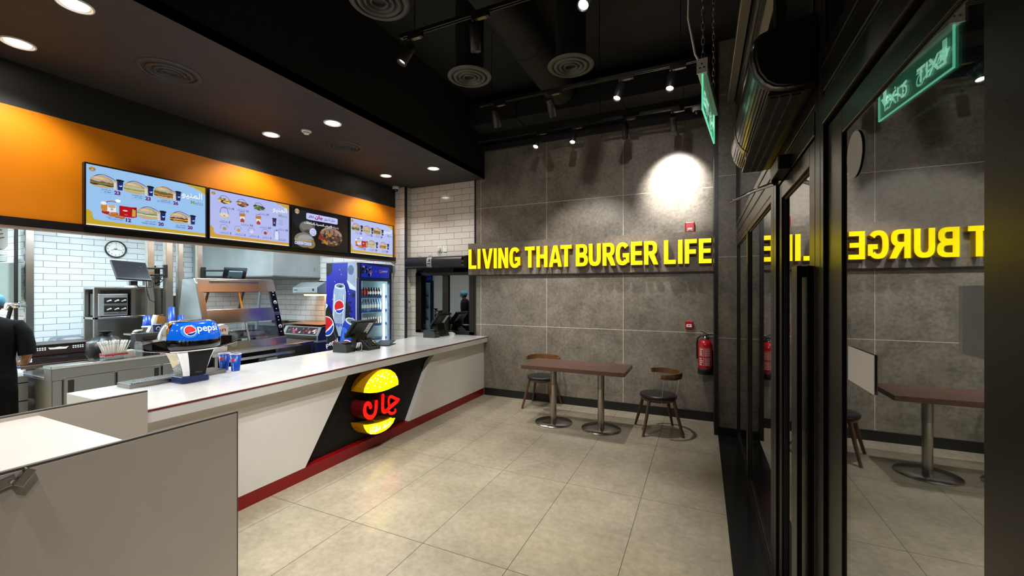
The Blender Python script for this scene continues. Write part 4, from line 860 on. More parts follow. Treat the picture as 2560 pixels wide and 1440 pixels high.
def sides_page(p):
    p.rect(0, 0, 1, 1, 'b6bdf2'); corner_art(p, 'd2a040'); logo_dot(p, 0.045, 0.93, 0.9)
    tops = [(0.165, 0.826), (0.37, 0.826), (0.581, 0.816)]
    for i, (u, v) in enumerate(tops):
        p.line([(u - 0.06, v + 0.01), (u - 0.035, v + 0.075), (u + 0.01, v + 0.09), (u + 0.05, v + 0.04)], 0.008, NV)
        p.poly([(u - 0.075, v + 0.01), (u - 0.05, v - 0.05), (u, v - 0.08), (u + 0.055, v - 0.05), (u + 0.085, v + 0.0), (u + 0.05, v + 0.03), (u - 0.05, v + 0.04)], '3a3a34')
        rr = random.Random(i + 5)
        for j in range(14): a, b = rr.uniform(-0.055, 0.06), rr.uniform(-0.05, 0.02); p.ell(u + a, v + b, 0.016, 0.018, [['d9b468', 'c79a48', 'e6c98a'], ['c9865a', 'a85a3a', 'e3c090'], ['5d7a3a', '8aa45a', '4b5a34']][i][j % 3])
    u, v = 0.162, 0.527
    p.line([(u - 0.05, v + 0.0), (u - 0.03, v + 0.13), (u + 0.03, v + 0.13), (u + 0.05, v - 0.0)], 0.008, NV); p.ell(u, v - 0.02, 0.06, 0.06, 'cfc4b0'); p.ell(u, v - 0.01, 0.048, 0.04, 'e0d8c8'); p.ell(u, v - 0.03, 0.01, 0.012, 'b06a50')
    for u, v in ((0.373, 0.527), (0.574, 0.529)):
        p.line([(u - 0.032, v + 0.0), (u - 0.028, v + 0.10), (u + 0.02, v + 0.11), (u + 0.034, v + 0.0)], 0.007, NV)
        p.poly([(u - 0.022, v - 0.11), (u + 0.022, v - 0.11), (u + 0.032, v + 0.03), (u - 0.032, v + 0.03)], 'e8e0da'); p.poly([(u - 0.026, v - 0.06), (u - 0.0, v - 0.02), (u + 0.026, v - 0.06), (u + 0.022, v - 0.11), (u - 0.022, v - 0.11)], 'a8432e')
        for j in range(6): p.ell(u - 0.022 + j*0.009, v + 0.04 + 0.02*(j % 2), 0.012, 0.028, 'c07a38')
    u, v = 0.79, 0.534
    p.poly([(u - 0.024, v - 0.10), (u + 0.018, v - 0.10), (u + 0.026, v + 0.07), (u - 0.028, v + 0.07)], '23305c'); p.rect(u - 0.032, v + 0.07, u + 0.03, v + 0.09, '161616'); p.ell(u - 0.002, v - 0.01, 0.014, 0.025, 'b4262c'); p.ell(u - 0.002, v - 0.014, 0.014, 0.022, 'e8ecf6', 200, 340)
    for j in range(4): p.rect(u + 0.06, v - 0.05 + j*0.035, u + 0.12, v - 0.043 + j*0.035, '6a7ab8')
    for (u, v), c in zip(((0.159, 0.238), (0.321, 0.242), (0.482, 0.243), (0.659, 0.254)), ('9a9a70', 'c8963c', 'd9dcf0', 'a8382c')):
        p.line([(u - 0.042, v - 0.01), (u - 0.03, v + 0.06), (u + 0.02, v + 0.075), (u + 0.045, v + 0.02)], 0.005, NV); p.ell(u + 0.006, v - 0.01, 0.022, 0.035, c)
    u, v = 0.82, 0.235
    p.poly([(u - 0.02, v - 0.11), (u + 0.02, v - 0.11), (u + 0.022, v + 0.04), (u + 0.007, v + 0.09), (u - 0.007, v + 0.09), (u - 0.022, v + 0.04)], 'dfe6fa'); p.line([(u - 0.036, v - 0.05), (u - 0.03, v + 0.10), (u + 0.03, v + 0.10), (u + 0.036, v - 0.08)], 0.005, NV); p.rect(u - 0.008, v + 0.09, u + 0.008, v + 0.115, '2a3aa0')
    for (u, v), t, a in zip(((0.245, 0.645), (0.42, 0.65), (0.683, 0.645), (0.212, 0.345), (0.462, 0.345), (0.70, 0.345), (0.945, 0.35), (0.225, 0.115), (0.392, 0.115), (0.563, 0.115), (0.728, 0.115), (0.95, 0.105)), ('14', '12', '19', '5', '7/5', '5/7', '3/5', '2', '2', '2', '2', '1'), ('chick', 'beef', 'kids', 'chick', 'kids', 'kids', 'chick', 'beef', 'beef', 'chick', 'beef', 'menu')):
        p.txt(AR[a], u - 0.012, v + 0.028, 0.022, NV, anchor='r', w=0.085); p.rect(u - 0.11, v + 0.008, u - 0.012, v + 0.016, '5a66b0'); p.txt(t, u, v + 0.004, 0.045, '3a1a5a', bold=0.03)
    menu_word(p, 0.765, 0.745, 1.0)
def app_page(p):
    p.rect(0, 0, 1, 1, '1a1718', 0.6); p.ell(0.74, 0.5, 0.255, 0.49, '241a18', k=0.6); p.ell(0.205, 0.7, 0.2, 0.25, '2b2d36', k=0.5)
    logo_dot(p, 0.083, 0.889, 1.5, 'c9a07a')
    p.ell(0.247, 0.52, 0.13, 0.17, '6e6a66', k=0.7); p.ell(0.235, 0.55, 0.10, 0.11, '8a857e', k=0.7); p.ell(0.27, 0.42, 0.07, 0.06, '544c46', k=0.7)
    p.ell(0.20, 0.20, 0.16, 0.19, '8c8676', k=0.75); p.ell(0.22, 0.21, 0.13, 0.13, 'aeb0b8', k=0.75); p.ell(0.30, 0.12, 0.08, 0.12, '9a8a58', k=0.7)
    pts = rrect(0.229, 0.735, 0.785, 0.90, 0.03)
    p.poly(pts, 'c6ccff'); p.txt(AR['app2'], 0.535, 0.775, 0.085, '5a2458', w=0.20); p.txt(AR['jan'], 0.37, 0.765, 0.12, 'a0146a', w=0.145, bold=0.05); p.txt(AR['app1'], 0.265, 0.78, 0.075, '33245a', w=0.085, bold=0.03)
    p.txt(AR['offers'], 0.195, 0.605, 0.085, 'e8ecff', w=0.49, bold=0.03); p.txt(AR['start'], 0.695, 0.605, 0.07, 'b8b0c8', w=0.11, bold=0.03)
    # burger with sauce stripes
    rr = random.Random(11)
    p.ell(0.665, 0.36, 0.215, 0.24, '5a4236', k=0.8); p.ell(0.665, 0.42, 0.205, 0.20, '9a7a66', 0, 180, k=0.85)
    for j in range(9):
        a = 0.50 + j * 0.042; p.line([(a, 0.56 - abs(j-4)*0.018), (a + 0.012, 0.48), (a - 0.008, 0.42), (a + 0.01, 0.36)], 0.022 if j % 2 else 0.014, '2e1610' if j % 2 else 'b08a6c', 0.8)
    for j in range(46):
        a = rr.uniform(0.47, 0.86); b = rr.uniform(0.15, 0.37)
        if ((a - 0.665)/0.22)**2 + ((b - 0.33)/0.22)**2 < 1: p.ell(a, b, rr.uniform(0.012, 0.03), rr.uniform(0.014, 0.035), rr.choice(['3a221c', '7a4a36', '8a6a5c', '5a3a30', 'a89a92', '4a4444', 'b58a44', '6e2a20']), n=9, k=0.8)
    for a, b in ((0.47, 0.36), (0.52, 0.30), (0.455, 0.30)): p.ell(a, b, 0.03, 0.04, '9a2c20', n=10, k=0.8)
    for a, b in ((0.54, 0.22), (0.58, 0.19), (0.63, 0.41)): p.ell(a, b, 0.028, 0.05, 'c08a34', n=10, k=0.8)
    p.line([(0.50, 0.50), (0.56, 0.58), (0.66, 0.61)], 0.02, 'c8bcb4', 0.8); p.line([(0.74, 0.56), (0.80, 0.50), (0.85, 0.43)], 0.02, 'c8bcb4', 0.8)
    p.poly([(0.34 + 0.062*(1 if i % 2 else 0.86)*math.cos(i*math.pi/14), 0.43 + 0.11*(1 if i % 2 else 0.86)*math.sin(i*math.pi/14)) for i in range(28)], 'd0d6ff')
    for j, t in enumerate(('chick', 'app2', 'app1')): p.txt(AR[t], 0.34, 0.455 - j*0.045, 0.03, '4a4a80', anchor='c', w=0.07)
    p.rect(0.047, 0.165, 0.315, 0.222, 'b5a27c', 0.8)
    for u0, u1, tx in ((0.045, 0.175, 'App Store'), (0.187, 0.315, 'Google Play')):
        p.poly(rrect(u0, 0.075, u1, 0.145, 0.015), 'c4caf8'); p.txt(tx, u0 + 0.034, 0.095, 0.028, '50508a', w=0.075)
    p.ell(0.063, 0.11, 0.010, 0.017, '303048'); p.poly([(0.198, 0.125), (0.198, 0.088), (0.216, 0.106)], '2a2a5c')
MENUS = [(1.78, 'largest-looking menu screen, the leftmost one, with six burger meals on pale blue', lambda p: meals_page(p, '9cc6f2')),
         (2.811, 'menu screen second from the left, showing rows of small snacks on lilac', sides_page),
         (3.842, 'dark menu screen with a sauce-covered burger and a pale rounded banner', app_page),
         (4.865, 'menu screen at the far right end of the row, next to the white tiled pier', lambda p: meals_page(p, 'b9c4f6'))]
for y0, lab, fn in MENUS:
    t = thing('menu_screen', lab, 'screen', (-5.078, y0, 2.327), 0, 'menu screens in a row')
    wd = 1.012; hd = 0.575
    B(0.0, 0.0, 0.0, 0.035, wd, hd, BLACKPL).obj('housing', t, 0.003)
    B(-0.0215, 0.35, 0.18, 0.0, 0.66, 0.40, BLACKPL).obj('wall_bracket', t)
    bz = MB().box(0.035, 0, 0, 0.050, 0.011, hd, BLACKPL).box(0.035, wd - 0.011, 0, 0.050, wd, hd, BLACKPL).box(0.035, 0.011, 0, 0.050, wd - 0.011, 0.012, BLACKPL).box(0.035, 0.011, hd - 0.012, 0.050, wd - 0.011, hd, BLACKPL)
    bz.obj('bezel', t)
    p = Pic(wd - 0.022, hd - 0.024, 0.0355); fn(p)
    o = p.mb.obj('display', t); o.location = (0.0, 0.011, 0.012)

# ------------------------------------------------------------------ drink tower, tray and cups on the counter
CT = 0.98
t = thing('drip_tray', 'long steel drip tray with a slotted grid on the white counter', 'drip tray', (-4.115, 2.05, CT))
B(-0.125, -0.36, 0, 0.072, 0.36, 0.035, STEEL).obj('tray', t, 0.004)
g = MB()
for i in range(44): g.box(-0.112, -0.345 + i*0.0158, 0.035, 0.060, -0.3372 + i*0.0158, 0.039, STEELH)
for xx in (-0.112, -0.055, 0.0, 0.054): g.box(xx, -0.345, 0.033, xx + 0.006, 0.345, 0.038, STEELH)
g.obj('grid', t)
B(-0.112, -0.347, 0.0345, 0.060, 0.347, 0.0355, FRAMED).obj('basin', t)
PB = M('panel_blue', '#0a5bd0', 0.12, var=0.02, coat=0.5, emit=0.28, ecol='#0a66e0')
PW = M('panel_white', '#ffffff', 0.3, var=0, emit=0.6, ecol='#ffffff'); PR = M('panel_red', '#d01424', 0.3, var=0, emit=0.25); PN = M('panel_deep_blue', '#0c3f9e', 0.3, var=0)
t = thing('drinks_tower', 'chrome drinks dispenser tower with a glowing blue front panel on the white counter', 'drinks dispenser', (-3.945, 2.06, CT))
def rr3(cx, cy, hx, hy, z, r=0.03, n=5): return [(cx + x, cy + y, z) for x, y in rrect(-hx, -hy, hx, hy, min(r, hx*0.9, hy*0.9), n)]
MB().loft([rr3(0, 0, 0.095, 0.105, 0.0), rr3(0, 0, 0.097, 0.107, 0.01), rr3(0, 0, 0.095, 0.104, 0.05), rr3(0, 0, 0.088, 0.097, 0.056)], NAVY, smooth=False).obj('foot', t)
st = MB()
lv = [(0.056, 0.078, 0.088), (0.10, 0.081, 0.094), (0.19, 0.092, 0.118), (0.258, 0.102, 0.145), (0.270, 0.10, 0.14)]
st.loft([rr3(0, 0, a, b, z, 0.02) for z, a, b in lv], CHROME, smooth=False).obj('column', t)
bf = MB().loft([[(a + 0.001, -b*0.50, z), (a + 0.013, -b*0.44, z), (a + 0.013, b*0.80, z), (a + 0.001, b*0.88, z)] for z, a, b in lv[:4]], BLACKSAT, smooth=False)
text(bf, 'CELLI', M('maker_mark', '#7c8088', 0.3, metal=0.6), (0.0955, -0.012, 0.078), (0, 1, 0), (0, 0, 1), h=0.012, w=0.05)
bf.obj('front_cover', t, 0.002)
# body: boat-shaped black gloss bowl, chrome rim, domed blue front
def boat(hx, hy, z, k=2.6, n=40, x0=0.0):
    return [(x0 + hx * math.copysign(abs(math.cos(a))**(2/k), math.cos(a)), hy * math.copysign(abs(math.sin(a))**(2/k), math.sin(a)), z) for a in [2*math.pi*i/n for i in range(n)]]
MB().loft([boat(0.10, 0.14, 0.262), boat(0.135, 0.19, 0.270), boat(0.153, 0.213, 0.295), boat(0.157, 0.223, 0.325), boat(0.154, 0.222, 0.350)], BLACKGL).obj('bowl', t)
MB().loft([boat(0.128, 0.183, 0.262), boat(0.143, 0.200, 0.268), boat(0.146, 0.203, 0.276)], CHROME).obj('rim', t)
DOME = [(0.348, 0.153, 0.220), (0.375, 0.153, 0.218), (0.41, 0.148, 0.210), (0.445, 0.138, 0.197), (0.48, 0.120, 0.180), (0.499, 0.103, 0.166), (0.512, 0.080, 0.147), (0.520, 0.03, 0.08)]
MB().loft([boat(a, b, z) for z, a, b in DOME], CHROME).obj('dome', t)
def dome_at(z):
    for (z0, a0, b0), (z1, a1, b1) in zip(DOME, DOME[1:]):
        if z <= z1: k = max(0, (z - z0) / (z1 - z0)); return a0 + (a1-a0)*k, b0 + (b1-b0)*k
    return DOME[-1][1:]
def front_pt(y, z, off):
    hx, hy = dome_at(z); return ((hx + 0.0025) * max(0, 1 - min(1, abs(y / (hy * 1.01)))**2.6)**(1/2.6) + off, y, z + off * 0.4)
pb = MB(); nU, nV = 36, 12; vs = []
for j in range(nV + 1):
    v = j / nV
    for i in range(nU + 1):
        s_ = -1 + 2*i/nU; z = 0.370 + 0.132*v - 0.018*(1 - v)*(1 - s_*s_) + 0.004*v*(1 - s_*s_)
        hy = dome_at(z)[1]; y = s_ * hy * (0.965 - 0.03*v); vs.append(front_pt(y, z, 0.003))
pb.add(vs, [(j*(nU+1)+i, j*(nU+1)+i+1, (j+1)*(nU+1)+i+1, (j+1)*(nU+1)+i) for j in range(nV) for i in range(nU)], PB, True)
pb.obj('blue_panel', t)
lg = MB()
cap = M('cap_blue', '#2f86ea', 0.2, var=0, emit=0.3)
n = 42
lg.ngon([front_pt(-0.080 + (0.056 if i % 2 else 0.062)*math.cos(2*math.pi*i/n), 0.430 + (0.050 if i % 2 else 0.056)*math.sin(2*math.pi*i/n), 0.007) for i in range(n)], cap)
globe(lg, lambda x, y, k: front_pt(x, y, 0.0085 + 0.0012*k), -0.077, 0.434, 0.038, PR, PW, PN)
vs, fs, x0, x1, y0, y1 = glyphs('pepsi', 0.004)
lg.add([front_pt(-0.024 + (p[0]-x0)/(x1-x0)*0.160, 0.406 + (p[1]-y0)/(y1-y0)*0.07, 0.009) for p in vs], fs, PW)
lg.obj('lettering', t)
for s in (-1, 1):
    arm = MB()
    arm.loft([[(-0.06, s*0.17, 0.270), (0.08, s*0.17, 0.270), (0.085, s*0.17, 0.372), (-0.06, s*0.17, 0.376)], [(-0.06, s*0.30, 0.292), (0.065, s*0.30, 0.292), (0.065, s*0.30, 0.362), (-0.06, s*0.30, 0.365)], [(-0.05, s*0.345, 0.312), (0.03, s*0.345, 0.312), (0.03, s*0.345, 0.345), (-0.05, s*0.345, 0.346)]], BLACKGL, smooth=False)
    arm.obj('arm', t, 0.006)
    MB().loft([[(-0.064, s*0.10, 0.245), (0.085, s*0.10, 0.245), (0.085, s*0.10, 0.262), (-0.064, s*0.10, 0.262)], [(-0.062, s*0.35, 0.296), (0.06, s*0.35, 0.296), (0.06, s*0.35, 0.308), (-0.062, s*0.35, 0.308)]], CHROME, smooth=False).obj('arm_trim', t, 0.003)
    sh = rrect(-0.06, 0.25, 0.055, 0.375, 0.035, 5)
    MB().prism(sh, 'xz', s*0.352, s*0.358, ACRYL).obj('clear_shield', t)
    MB().lathe([(0.011, 0), (0.013, 0.03), (0.008, 0.034)], BLACKPL, (0.02, s*0.275, 0.262), 14).obj('tap', t)
for i, yy in enumerate((-0.05, 0.05)): MB().lathe([(0.011, 0), (0.013, 0.035)], BLACKPL, (-0.10, yy, 0.235), 14).obj('tap', t)

WHITECUP = M('cup_paper_rim', '#f0efe9', 0.5)
def make_cup(name, label, loc, rb, rt, h, group, art=True, flip=False, rz=0.0):
    t = thing(name, label, 'paper cup', loc, rz, group)
    pr = [(rb, 0.004), (rt, h)] if not flip else [(rt, 0.0), (rb, h - 0.004)]
    MB().lathe([(pr[0][0], pr[0][1]), (pr[1][0], pr[1][1]), (pr[1][0] - 0.003, pr[1][1]), (pr[0][0] - 0.003, pr[0][1] + 0.006)], BLUE, n=32, cap=False).lathe([(pr[0][0] - 0.001, pr[0][1] + 0.002), (0.001, pr[0][1] + 0.002)], WHITECUP, n=32, cap=False).obj('wall', t)
    zt = h if not flip else 0.002
    MB().lathe([(rt, zt - 0.002), (rt + 0.003, zt + 0.001), (rt, zt + 0.004), (rt - 0.003, zt + 0.001), (rt, zt - 0.002)], WHITECUP, n=32, cap=False).obj('rim', t)
    MB().lathe([(rb, 0.0), (rb + 0.001, 0.008)], WHITECUP, n=32, cap=False).obj('foot_ring', t)
    if flip: MB().lathe([(rb - 0.003, h - 0.008), (0.001, h - 0.008)], WHITECUP, n=32, cap=False).obj('base', t)
    if art:
        a_ = MB()
        def C(a, z, k=0):
            r = rb + (rt - rb) * z / h + 0.0012 + 0.0006*k; return (r*math.cos(a), r*math.sin(a), z)
        globe(a_, lambda x, y, k: C(x / 0.04, y, k), 0, h*0.70, 0.016, PR, WHITECUP, PN)
        vs, fs, x0, x1, y0, y1 = glyphs('pepsi', 0.01)
        a_.add([C(-0.10 + 0.24*(p[1]-y0)/(y1-y0), h*0.50 - (p[0]-x0)/(x1-x0)*h*0.42, 1) for p in vs], fs, WHITECUP)
        a_.obj('print', t)
    return t
make_cup('paper_cup', 'blue paper cup standing in front on the counter beside the drip tray', (-4.01, 2.475, CT), 0.034, 0.047, 0.165, 'blue cups beside the drip tray', rz=R(-60))
make_cup('paper_cup', 'blue paper cup standing behind another on the counter, with the emblem facing out', (-4.145, 2.452, CT), 0.034, 0.047, 0.165, 'blue cups beside the drip tray', rz=R(-62))

# ------------------------------------------------------------------ tills
def make_till(loc, label, keypad):
    t = thing('till', label, 'till', loc)
    # screen leans over the counter: its back faces the hall
    T = Matrix.Translation((0.03, 0.10, 0.27)) @ Matrix.Rotation(R(38), 4, 'Y')
    MB().obox((0, 0, 0), (0.030, 0.40, 0.27), BLACKPL).xform(T).obj('screen_housing', t, 0.004)
    MB().obox((-0.0155, 0, 0), (0.002, 0.36, 0.235), BLACKGL).xform(T).obj('screen', t)
    MB().obox((0.022, 0, 0.03), (0.016, 0.30, 0.18), DARKGREY).xform(T).obj('back_cover', t, 0.004)
    st = MB().obox((0.0308, 0.09, 0.015), (0.001, 0.075, 0.185), PAPER)
    for k, zz in enumerate((0.075, 0.045, 0.02, -0.005, -0.035)): st.obox((0.0316, 0.09, zz), (0.0006, 0.046 if k % 2 else 0.034, 0.012 if k in (0, 4) else 0.006), DARKGREY)
    st.xform(T).obj('back_label', t)
    MB().prism([(-0.10, 0.0), (0.14, 0.0), (0.145, 0.025), (0.05, 0.10), (0.02, 0.24), (-0.03, 0.25), (-0.04, 0.10), (-0.10, 0.03)], 'xz', 0.0, 0.20, BLACKPL).obj('stand', t, 0.006)
    if keypad:
        T2 = Matrix.Translation((0.165, 0.12, 0.075)) @ Matrix.Rotation(R(36), 4, 'Y')
        MB().prism([(0.07, 0.0), (0.235, 0.0), (0.24, 0.028), (0.09, 0.14), (0.06, 0.12)], 'xz', 0.02, 0.23, BLACKPL).obj('keypad_base', t, 0.005)
        k = MB()
        for i in range(4):
            for j in range(3): k.obox((-0.045 + i*0.030, -0.045 + j*0.052, 0.016), (0.019, 0.036, 0.007), DARKGREY)
        k.obox((-0.085, 0.005, 0.016), (0.026, 0.15, 0.004), BLACKGL)
        k.xform(T2).obj('keypad', t, 0.002)
        d = MB()
        for (i, j), c in {(0, 2): M('key_green', '#3d6b2e', 0.4), (1, 2): M('key_yellow', '#c8b83a', 0.4), (2, 2): PAPER}.items(): d.obox((0.045 - i*0.03, 0.059, 0.0215), (0.016, 0.03, 0.003), c)
        d.xform(T2).obj('coloured_keys', t)
    return t
make_till((-4.10, 4.02, CT), 'black till with a keypad on the counter in front of the blue drinks cooler', True)
make_till((-4.06, 5.78, CT), 'black till at the far end of the counter in front of the drive-through window', False)
def make_printer(loc, label, rz):
    t = thing('receipt_printer', label, 'printer', loc, rz, 'receipt printers')
    MB().prism([(-0.10, 0.0), (0.11, 0.0), (0.115, 0.05), (0.10, 0.10), (-0.07, 0.125), (-0.10, 0.11)], 'xz', -0.075, 0.075, DARKGREY).obj('casing', t, 0.006)
    B(0.02, -0.06, 0.113, 0.095, 0.06, 0.118, BLACKPL).obj('paper_slot', t, 0.001)
    B(0.1005, 0.01, 0.075, 0.1095, 0.045, 0.080, GREYPL).obj('nameplate', t)
    return t
make_printer((-4.07, 3.83, CT), 'dark box-shaped receipt printer left of the near till', R(4))
make_printer((-4.02, 5.60, CT), 'dark box-shaped receipt printer left of the far till', R(4))
t = thing('card_reader', 'small card reader with a white front and loose cable between printer and near till', 'card reader', (-3.935, 3.935, CT))
B(-0.04, -0.03, 0, 0.03, 0.035, 0.045, BLACKPL).obj('base', t, 0.004); MB().obox((0.005, 0.0, 0.075), (0.012, 0.055, 0.075), PAPER, Matrix.Rotation(R(18), 3, 'Y')).obj('face', t, 0.003)
MB().tube([(0.02, 0.03, 0.11), (0.028, 0.038, 0.06), (0.03, 0.03, 0.02), (0.04, 0.0, 0.006), (0.03, -0.03, 0.006), (0.0, -0.045, 0.006)], 0.004, WHITEPL, 6).obj('cable', t)
t = thing('bill_folder', 'flat black folder lying on the counter right of the near till', 'folder', (-4.06, 4.56, CT), R(20))
B(-0.11, -0.13, 0, 0.11, 0.13, 0.008, BLACKPL).obj('lower_cover', t, 0.002); MB().obox((0.0, 0.0, 0.03), (0.22, 0.26, 0.007), BLACKPL, Matrix.Rotation(R(9), 3, 'X')).obj('upper_cover', t, 0.002)
t = thing('white_gadget', 'small white gadget lying right of the far till', 'device', (-3.90, 6.03, CT), R(10))
MB().prism([(-0.05, 0), (0.05, 0), (0.055, 0.02), (0.0, 0.055), (-0.05, 0.05)], 'xz', -0.03, 0.03, WHITEPL).obj('body', t, 0.005); B(-0.005, -0.012, 0.052, 0.012, 0.012, 0.056, GREYPL).obj('button', t)
# ------------------------------------------------------------------ kitchen: ceiling panels, hood, posts, pipes
for i, (x, y) in enumerate(KITCHEN_PANELS):
    p = bpy.data.objects.new('ceiling_panel_light', B(x - 0.3, y - 0.3, 3.075, x + 0.3, y + 0.3, 3.099, WHITEPL).box(x - 0.28, y - 0.28, 3.07, x + 0.28, y + 0.28, 3.076, LEDPANEL).mesh('ceiling_panel_light')); COL.objects.link(p)
    tag(p, 'square white light panel in the kitchen ceiling, hidden above the orange wall', 'ceiling light', 'kitchen ceiling panels')
t = thing('extractor_hood', 'large galvanised extractor hood over the back of the kitchen', 'extractor hood', (-8.3, 5.49, 1.998))
mb = MB().box(-1.15, -0.51, 0.0, 1.29, -0.49, 1.05, GALV).box(1.27, -0.49, 0.0, 1.29, 0.505, 1.05, GALV).box(-1.15, -0.49, 0.0, -1.13, 0.505, 1.05, GALV)
mb.obj('canopy', t, 0.002)
B(-1.13, -0.49, 0.25, 1.27, 0.505, 0.27, GALV).obj('filter_bank', t)
B(-1.15, -0.515, -0.004, 1.295, -0.475, 0.018, STEEL).box(1.262, -0.475, -0.004, 1.295, 0.505, 0.018, STEEL).obj('lower_edge', t)
B(1.29, 0.36, 0.12, 1.294, 0.38, 0.20, GREYPL).obj('latch_plate', t)
POSTSTEEL = M('post_steel', '#b9b6ad', 0.3, metal=0.9, var=0.1)  # plain grey steel; orange on the posts comes only from reflection
PX = -7.6
for i, (y, w_, lb) in enumerate(((3.42, 0.085, 'steel kitchen post left of the black monitor arm, in front of the white tiles'), (3.655, 0.095, 'steel kitchen post carrying the arm of the black monitor'), (3.815, 0.075, 'steel kitchen post between the yellow pipes and the hood'), (4.095, 0.075, 'steel kitchen post carrying the second monitor, before the hood'))):
    t = thing('steel_post', lb, 'post', (PX, y, 0), 0, 'steel posts along the kitchen pass')
    B(-w_/2, -w_/2, 0.01, w_/2, w_/2, 3.095, POSTSTEEL).obj('column', t, 0.006); B(-w_/2 - 0.03, -w_/2 - 0.03, 0, w_/2 + 0.03, w_/2 + 0.03, 0.01, STEEL).obj('foot_plate', t)
    B(-w_/2 - 0.004, -w_/2 - 0.004, 1.2, w_/2 + 0.004, w_/2 + 0.004, 1.24, STEEL).obj('collar', t)
YEL = M('yellow_gas_pipe', '#c9a928', 0.4); GRP = M('grey_conduit', '#77766c', 0.45)
for y, r, m, lb, nm in ((3.735, 0.022, YEL, 'yellow gas pipe running up beside the steel post, left one', 'gas_pipe'), (3.855, 0.014, YEL, 'thin yellow gas pipe running up the kitchen, right one', 'gas_pipe'), (3.80, 0.028, GRP, 'grey vertical conduit between the two yellow pipes', 'conduit')):
    t = thing(nm, lb, 'pipe', ({'yellow_gas_pipe': -7.93, 'grey_conduit': -8.02}[m.name] + (0.04 if r < .02 else 0), y + 0.1 + (0.04 if r < .02 else 0), 0)); MB().tube([(0, 0, 0.4), (0, 0, 3.09)], r, m, 12).obj('run', t)
    for zz in (1.6, 2.25, 2.75): MB().lathe([(r + 0.004, zz), (r + 0.006, zz + 0.01), (r + 0.004, zz + 0.03)], STEEL, n=14).obj('clamp', t)
    B(-0.03, -0.03, 0, 0.03, 0.03, 0.40, GREYPL).obj('valve_box', t)

# ------------------------------------------------------------------ wall clock
t = thing('wall_clock', 'round white wall clock with a black rim on the white kitchen tiles', 'clock', (-9.5, 3.765, 2.478))
MB().lathe([(0.142, 0), (0.150, 0.02), (0.148, 0.045), (0.136, 0.046), (0.132, 0.03)], BLACKPL, n=48, axis='x', cap=False).obj('rim', t)
MB().lathe([(0.134, 0.018), (0.001, 0.0185)], PAPER, n=48, axis='x', cap=False).obj('dial', t)
nm = MB()
for k in range(1, 13):
    a = R(90 - 30*k); text(nm, str(k), BLACKPL, (0.0195, 0.107*math.cos(a) - (0.006 if k < 10 else 0.01), 0.107*math.sin(a) - 0.011), (0, 1, 0), (0, 0, 1), h=0.024, bold=0.01)
for k in range(60):
    a = R(6*k); c_, s_ = math.cos(a), math.sin(a); nm.ngon([(0.0195, r_*c_ - w_*s_, r_*s_ + w_*c_) for r_, w_ in ((0.124, -0.0012), (0.131, -0.0012), (0.131, 0.0012), (0.124, 0.0012))], BLACKPL)
nm.obj('numerals', t)
def hand(name, deg, L_, w_, x):
    a = R(90 - deg); c_, s_ = math.cos(a), math.sin(a)
    MB().prism([(r_*c_ - k*s_, r_*s_ + k*c_) for r_, k in ((-0.025, -w_), (L_, -w_*0.5), (L_, w_*0.5), (-0.025, w_))], 'yz', x, x + 0.002, BLACKPL).obj(name, t)
hand('hour_hand', 249, 0.068, 0.004, 0.021); hand('minute_hand', 104, 0.098, 0.003, 0.024); hand('second_hand', 8, 0.10, 0.0012, 0.027)
MB().lathe([(0.007, 0.019), (0.006, 0.031)], BLACKPL, n=14, axis='x').obj('hub', t)

# ------------------------------------------------------------------ steel prep counter with raised ledge
t = thing('prep_counter', 'long stainless prep counter with a raised front ledge behind the white counter', 'counter', (-6.74, 2.71, 0))
def pl_(mb): return mb.xform(Matrix.Translation((6.74, -2.71, 0)))
pl_(B(-7.18, 1.98, 0.10, -6.32, 3.44, 0.775, STEELD)).obj('cabinet', t, 0.006)
pl_(B(-7.19, 1.97, 0.775, -6.48, 3.44, 0.803, STEELH)).obj('worktop', t, 0.004)
pl_(B(-6.485, 1.97, 0.775, -6.30, 3.44, 0.90, STEELD).box(-6.495, 1.965, 0.90, -6.292, 3.44, 0.930, STEELH)).obj('ledge', t, 0.004)
for i, (a, b) in enumerate(((2.06, 2.50), (2.515, 2.955), (2.97, 3.42))):
    d = pl_(B(-6.32, a, 0.14, -6.295, b, 0.80, STEELD)).obj('door', t, 0.012, 3)
    ya = a + 0.035 if i == 0 else b - 0.075
    h = pl_(B(-6.296, ya, 0.52, -6.2935, ya + 0.05, 0.765, FRAMED)).obj('handle_slot', None); h.parent = d
for xx in (-7.1, -6.4):
    for yy in (2.05, 3.38): pl_(MB().lathe([(0.025, 0), (0.02, 0.02), (0.02, 0.10)], STEEL, (xx, yy, 0), 14)).obj('foot', t)
# bottle rack at its left end
t = thing('bottle_rack', 'narrow steel rack of bottles at the left end of the prep counter', 'rack', (-7.0, 1.90, 0))
for k in range(4): B(-0.18, -0.05, 0.12 + k*0.2, 0.18, 0.05, 0.13 + k*0.2, STEEL).obj('shelf', t)
for xx in (-0.18, 0.17): B(xx, -0.05, 0, xx + 0.01, 0.05, 0.80, STEEL).obj('side', t)
def make_bottle(name, label, cat, loc, r, h, m, capm, group, neck=0.4, labm=None):
    t = thing(name, label, cat, loc, 0, group)
    MB().lathe([(r*0.9, 0), (r, 0.01), (r, h*0.60), (r*0.85, h*0.70), (r*neck, h*0.86), (r*neck, h*0.95)], m, n=16).obj('body', t)
    MB().lathe([(r*neck*1.15, h*0.93), (r*neck*1.15, h)], capm, n=12).obj('cap', t)
    if labm: MB().lathe([(r*1.01, h*0.22), (r*1.01, h*0.52)], labm, n=16, cap=False).obj('label', t)
    return t
PALEB = M('pale_blue_plastic', '#8fb4e6', 0.3); LILAC = M('lilac_plastic', '#a99fd0', 0.35)
src = None
spots_ = [(k, j) for k in range(4) for j in range(3)]
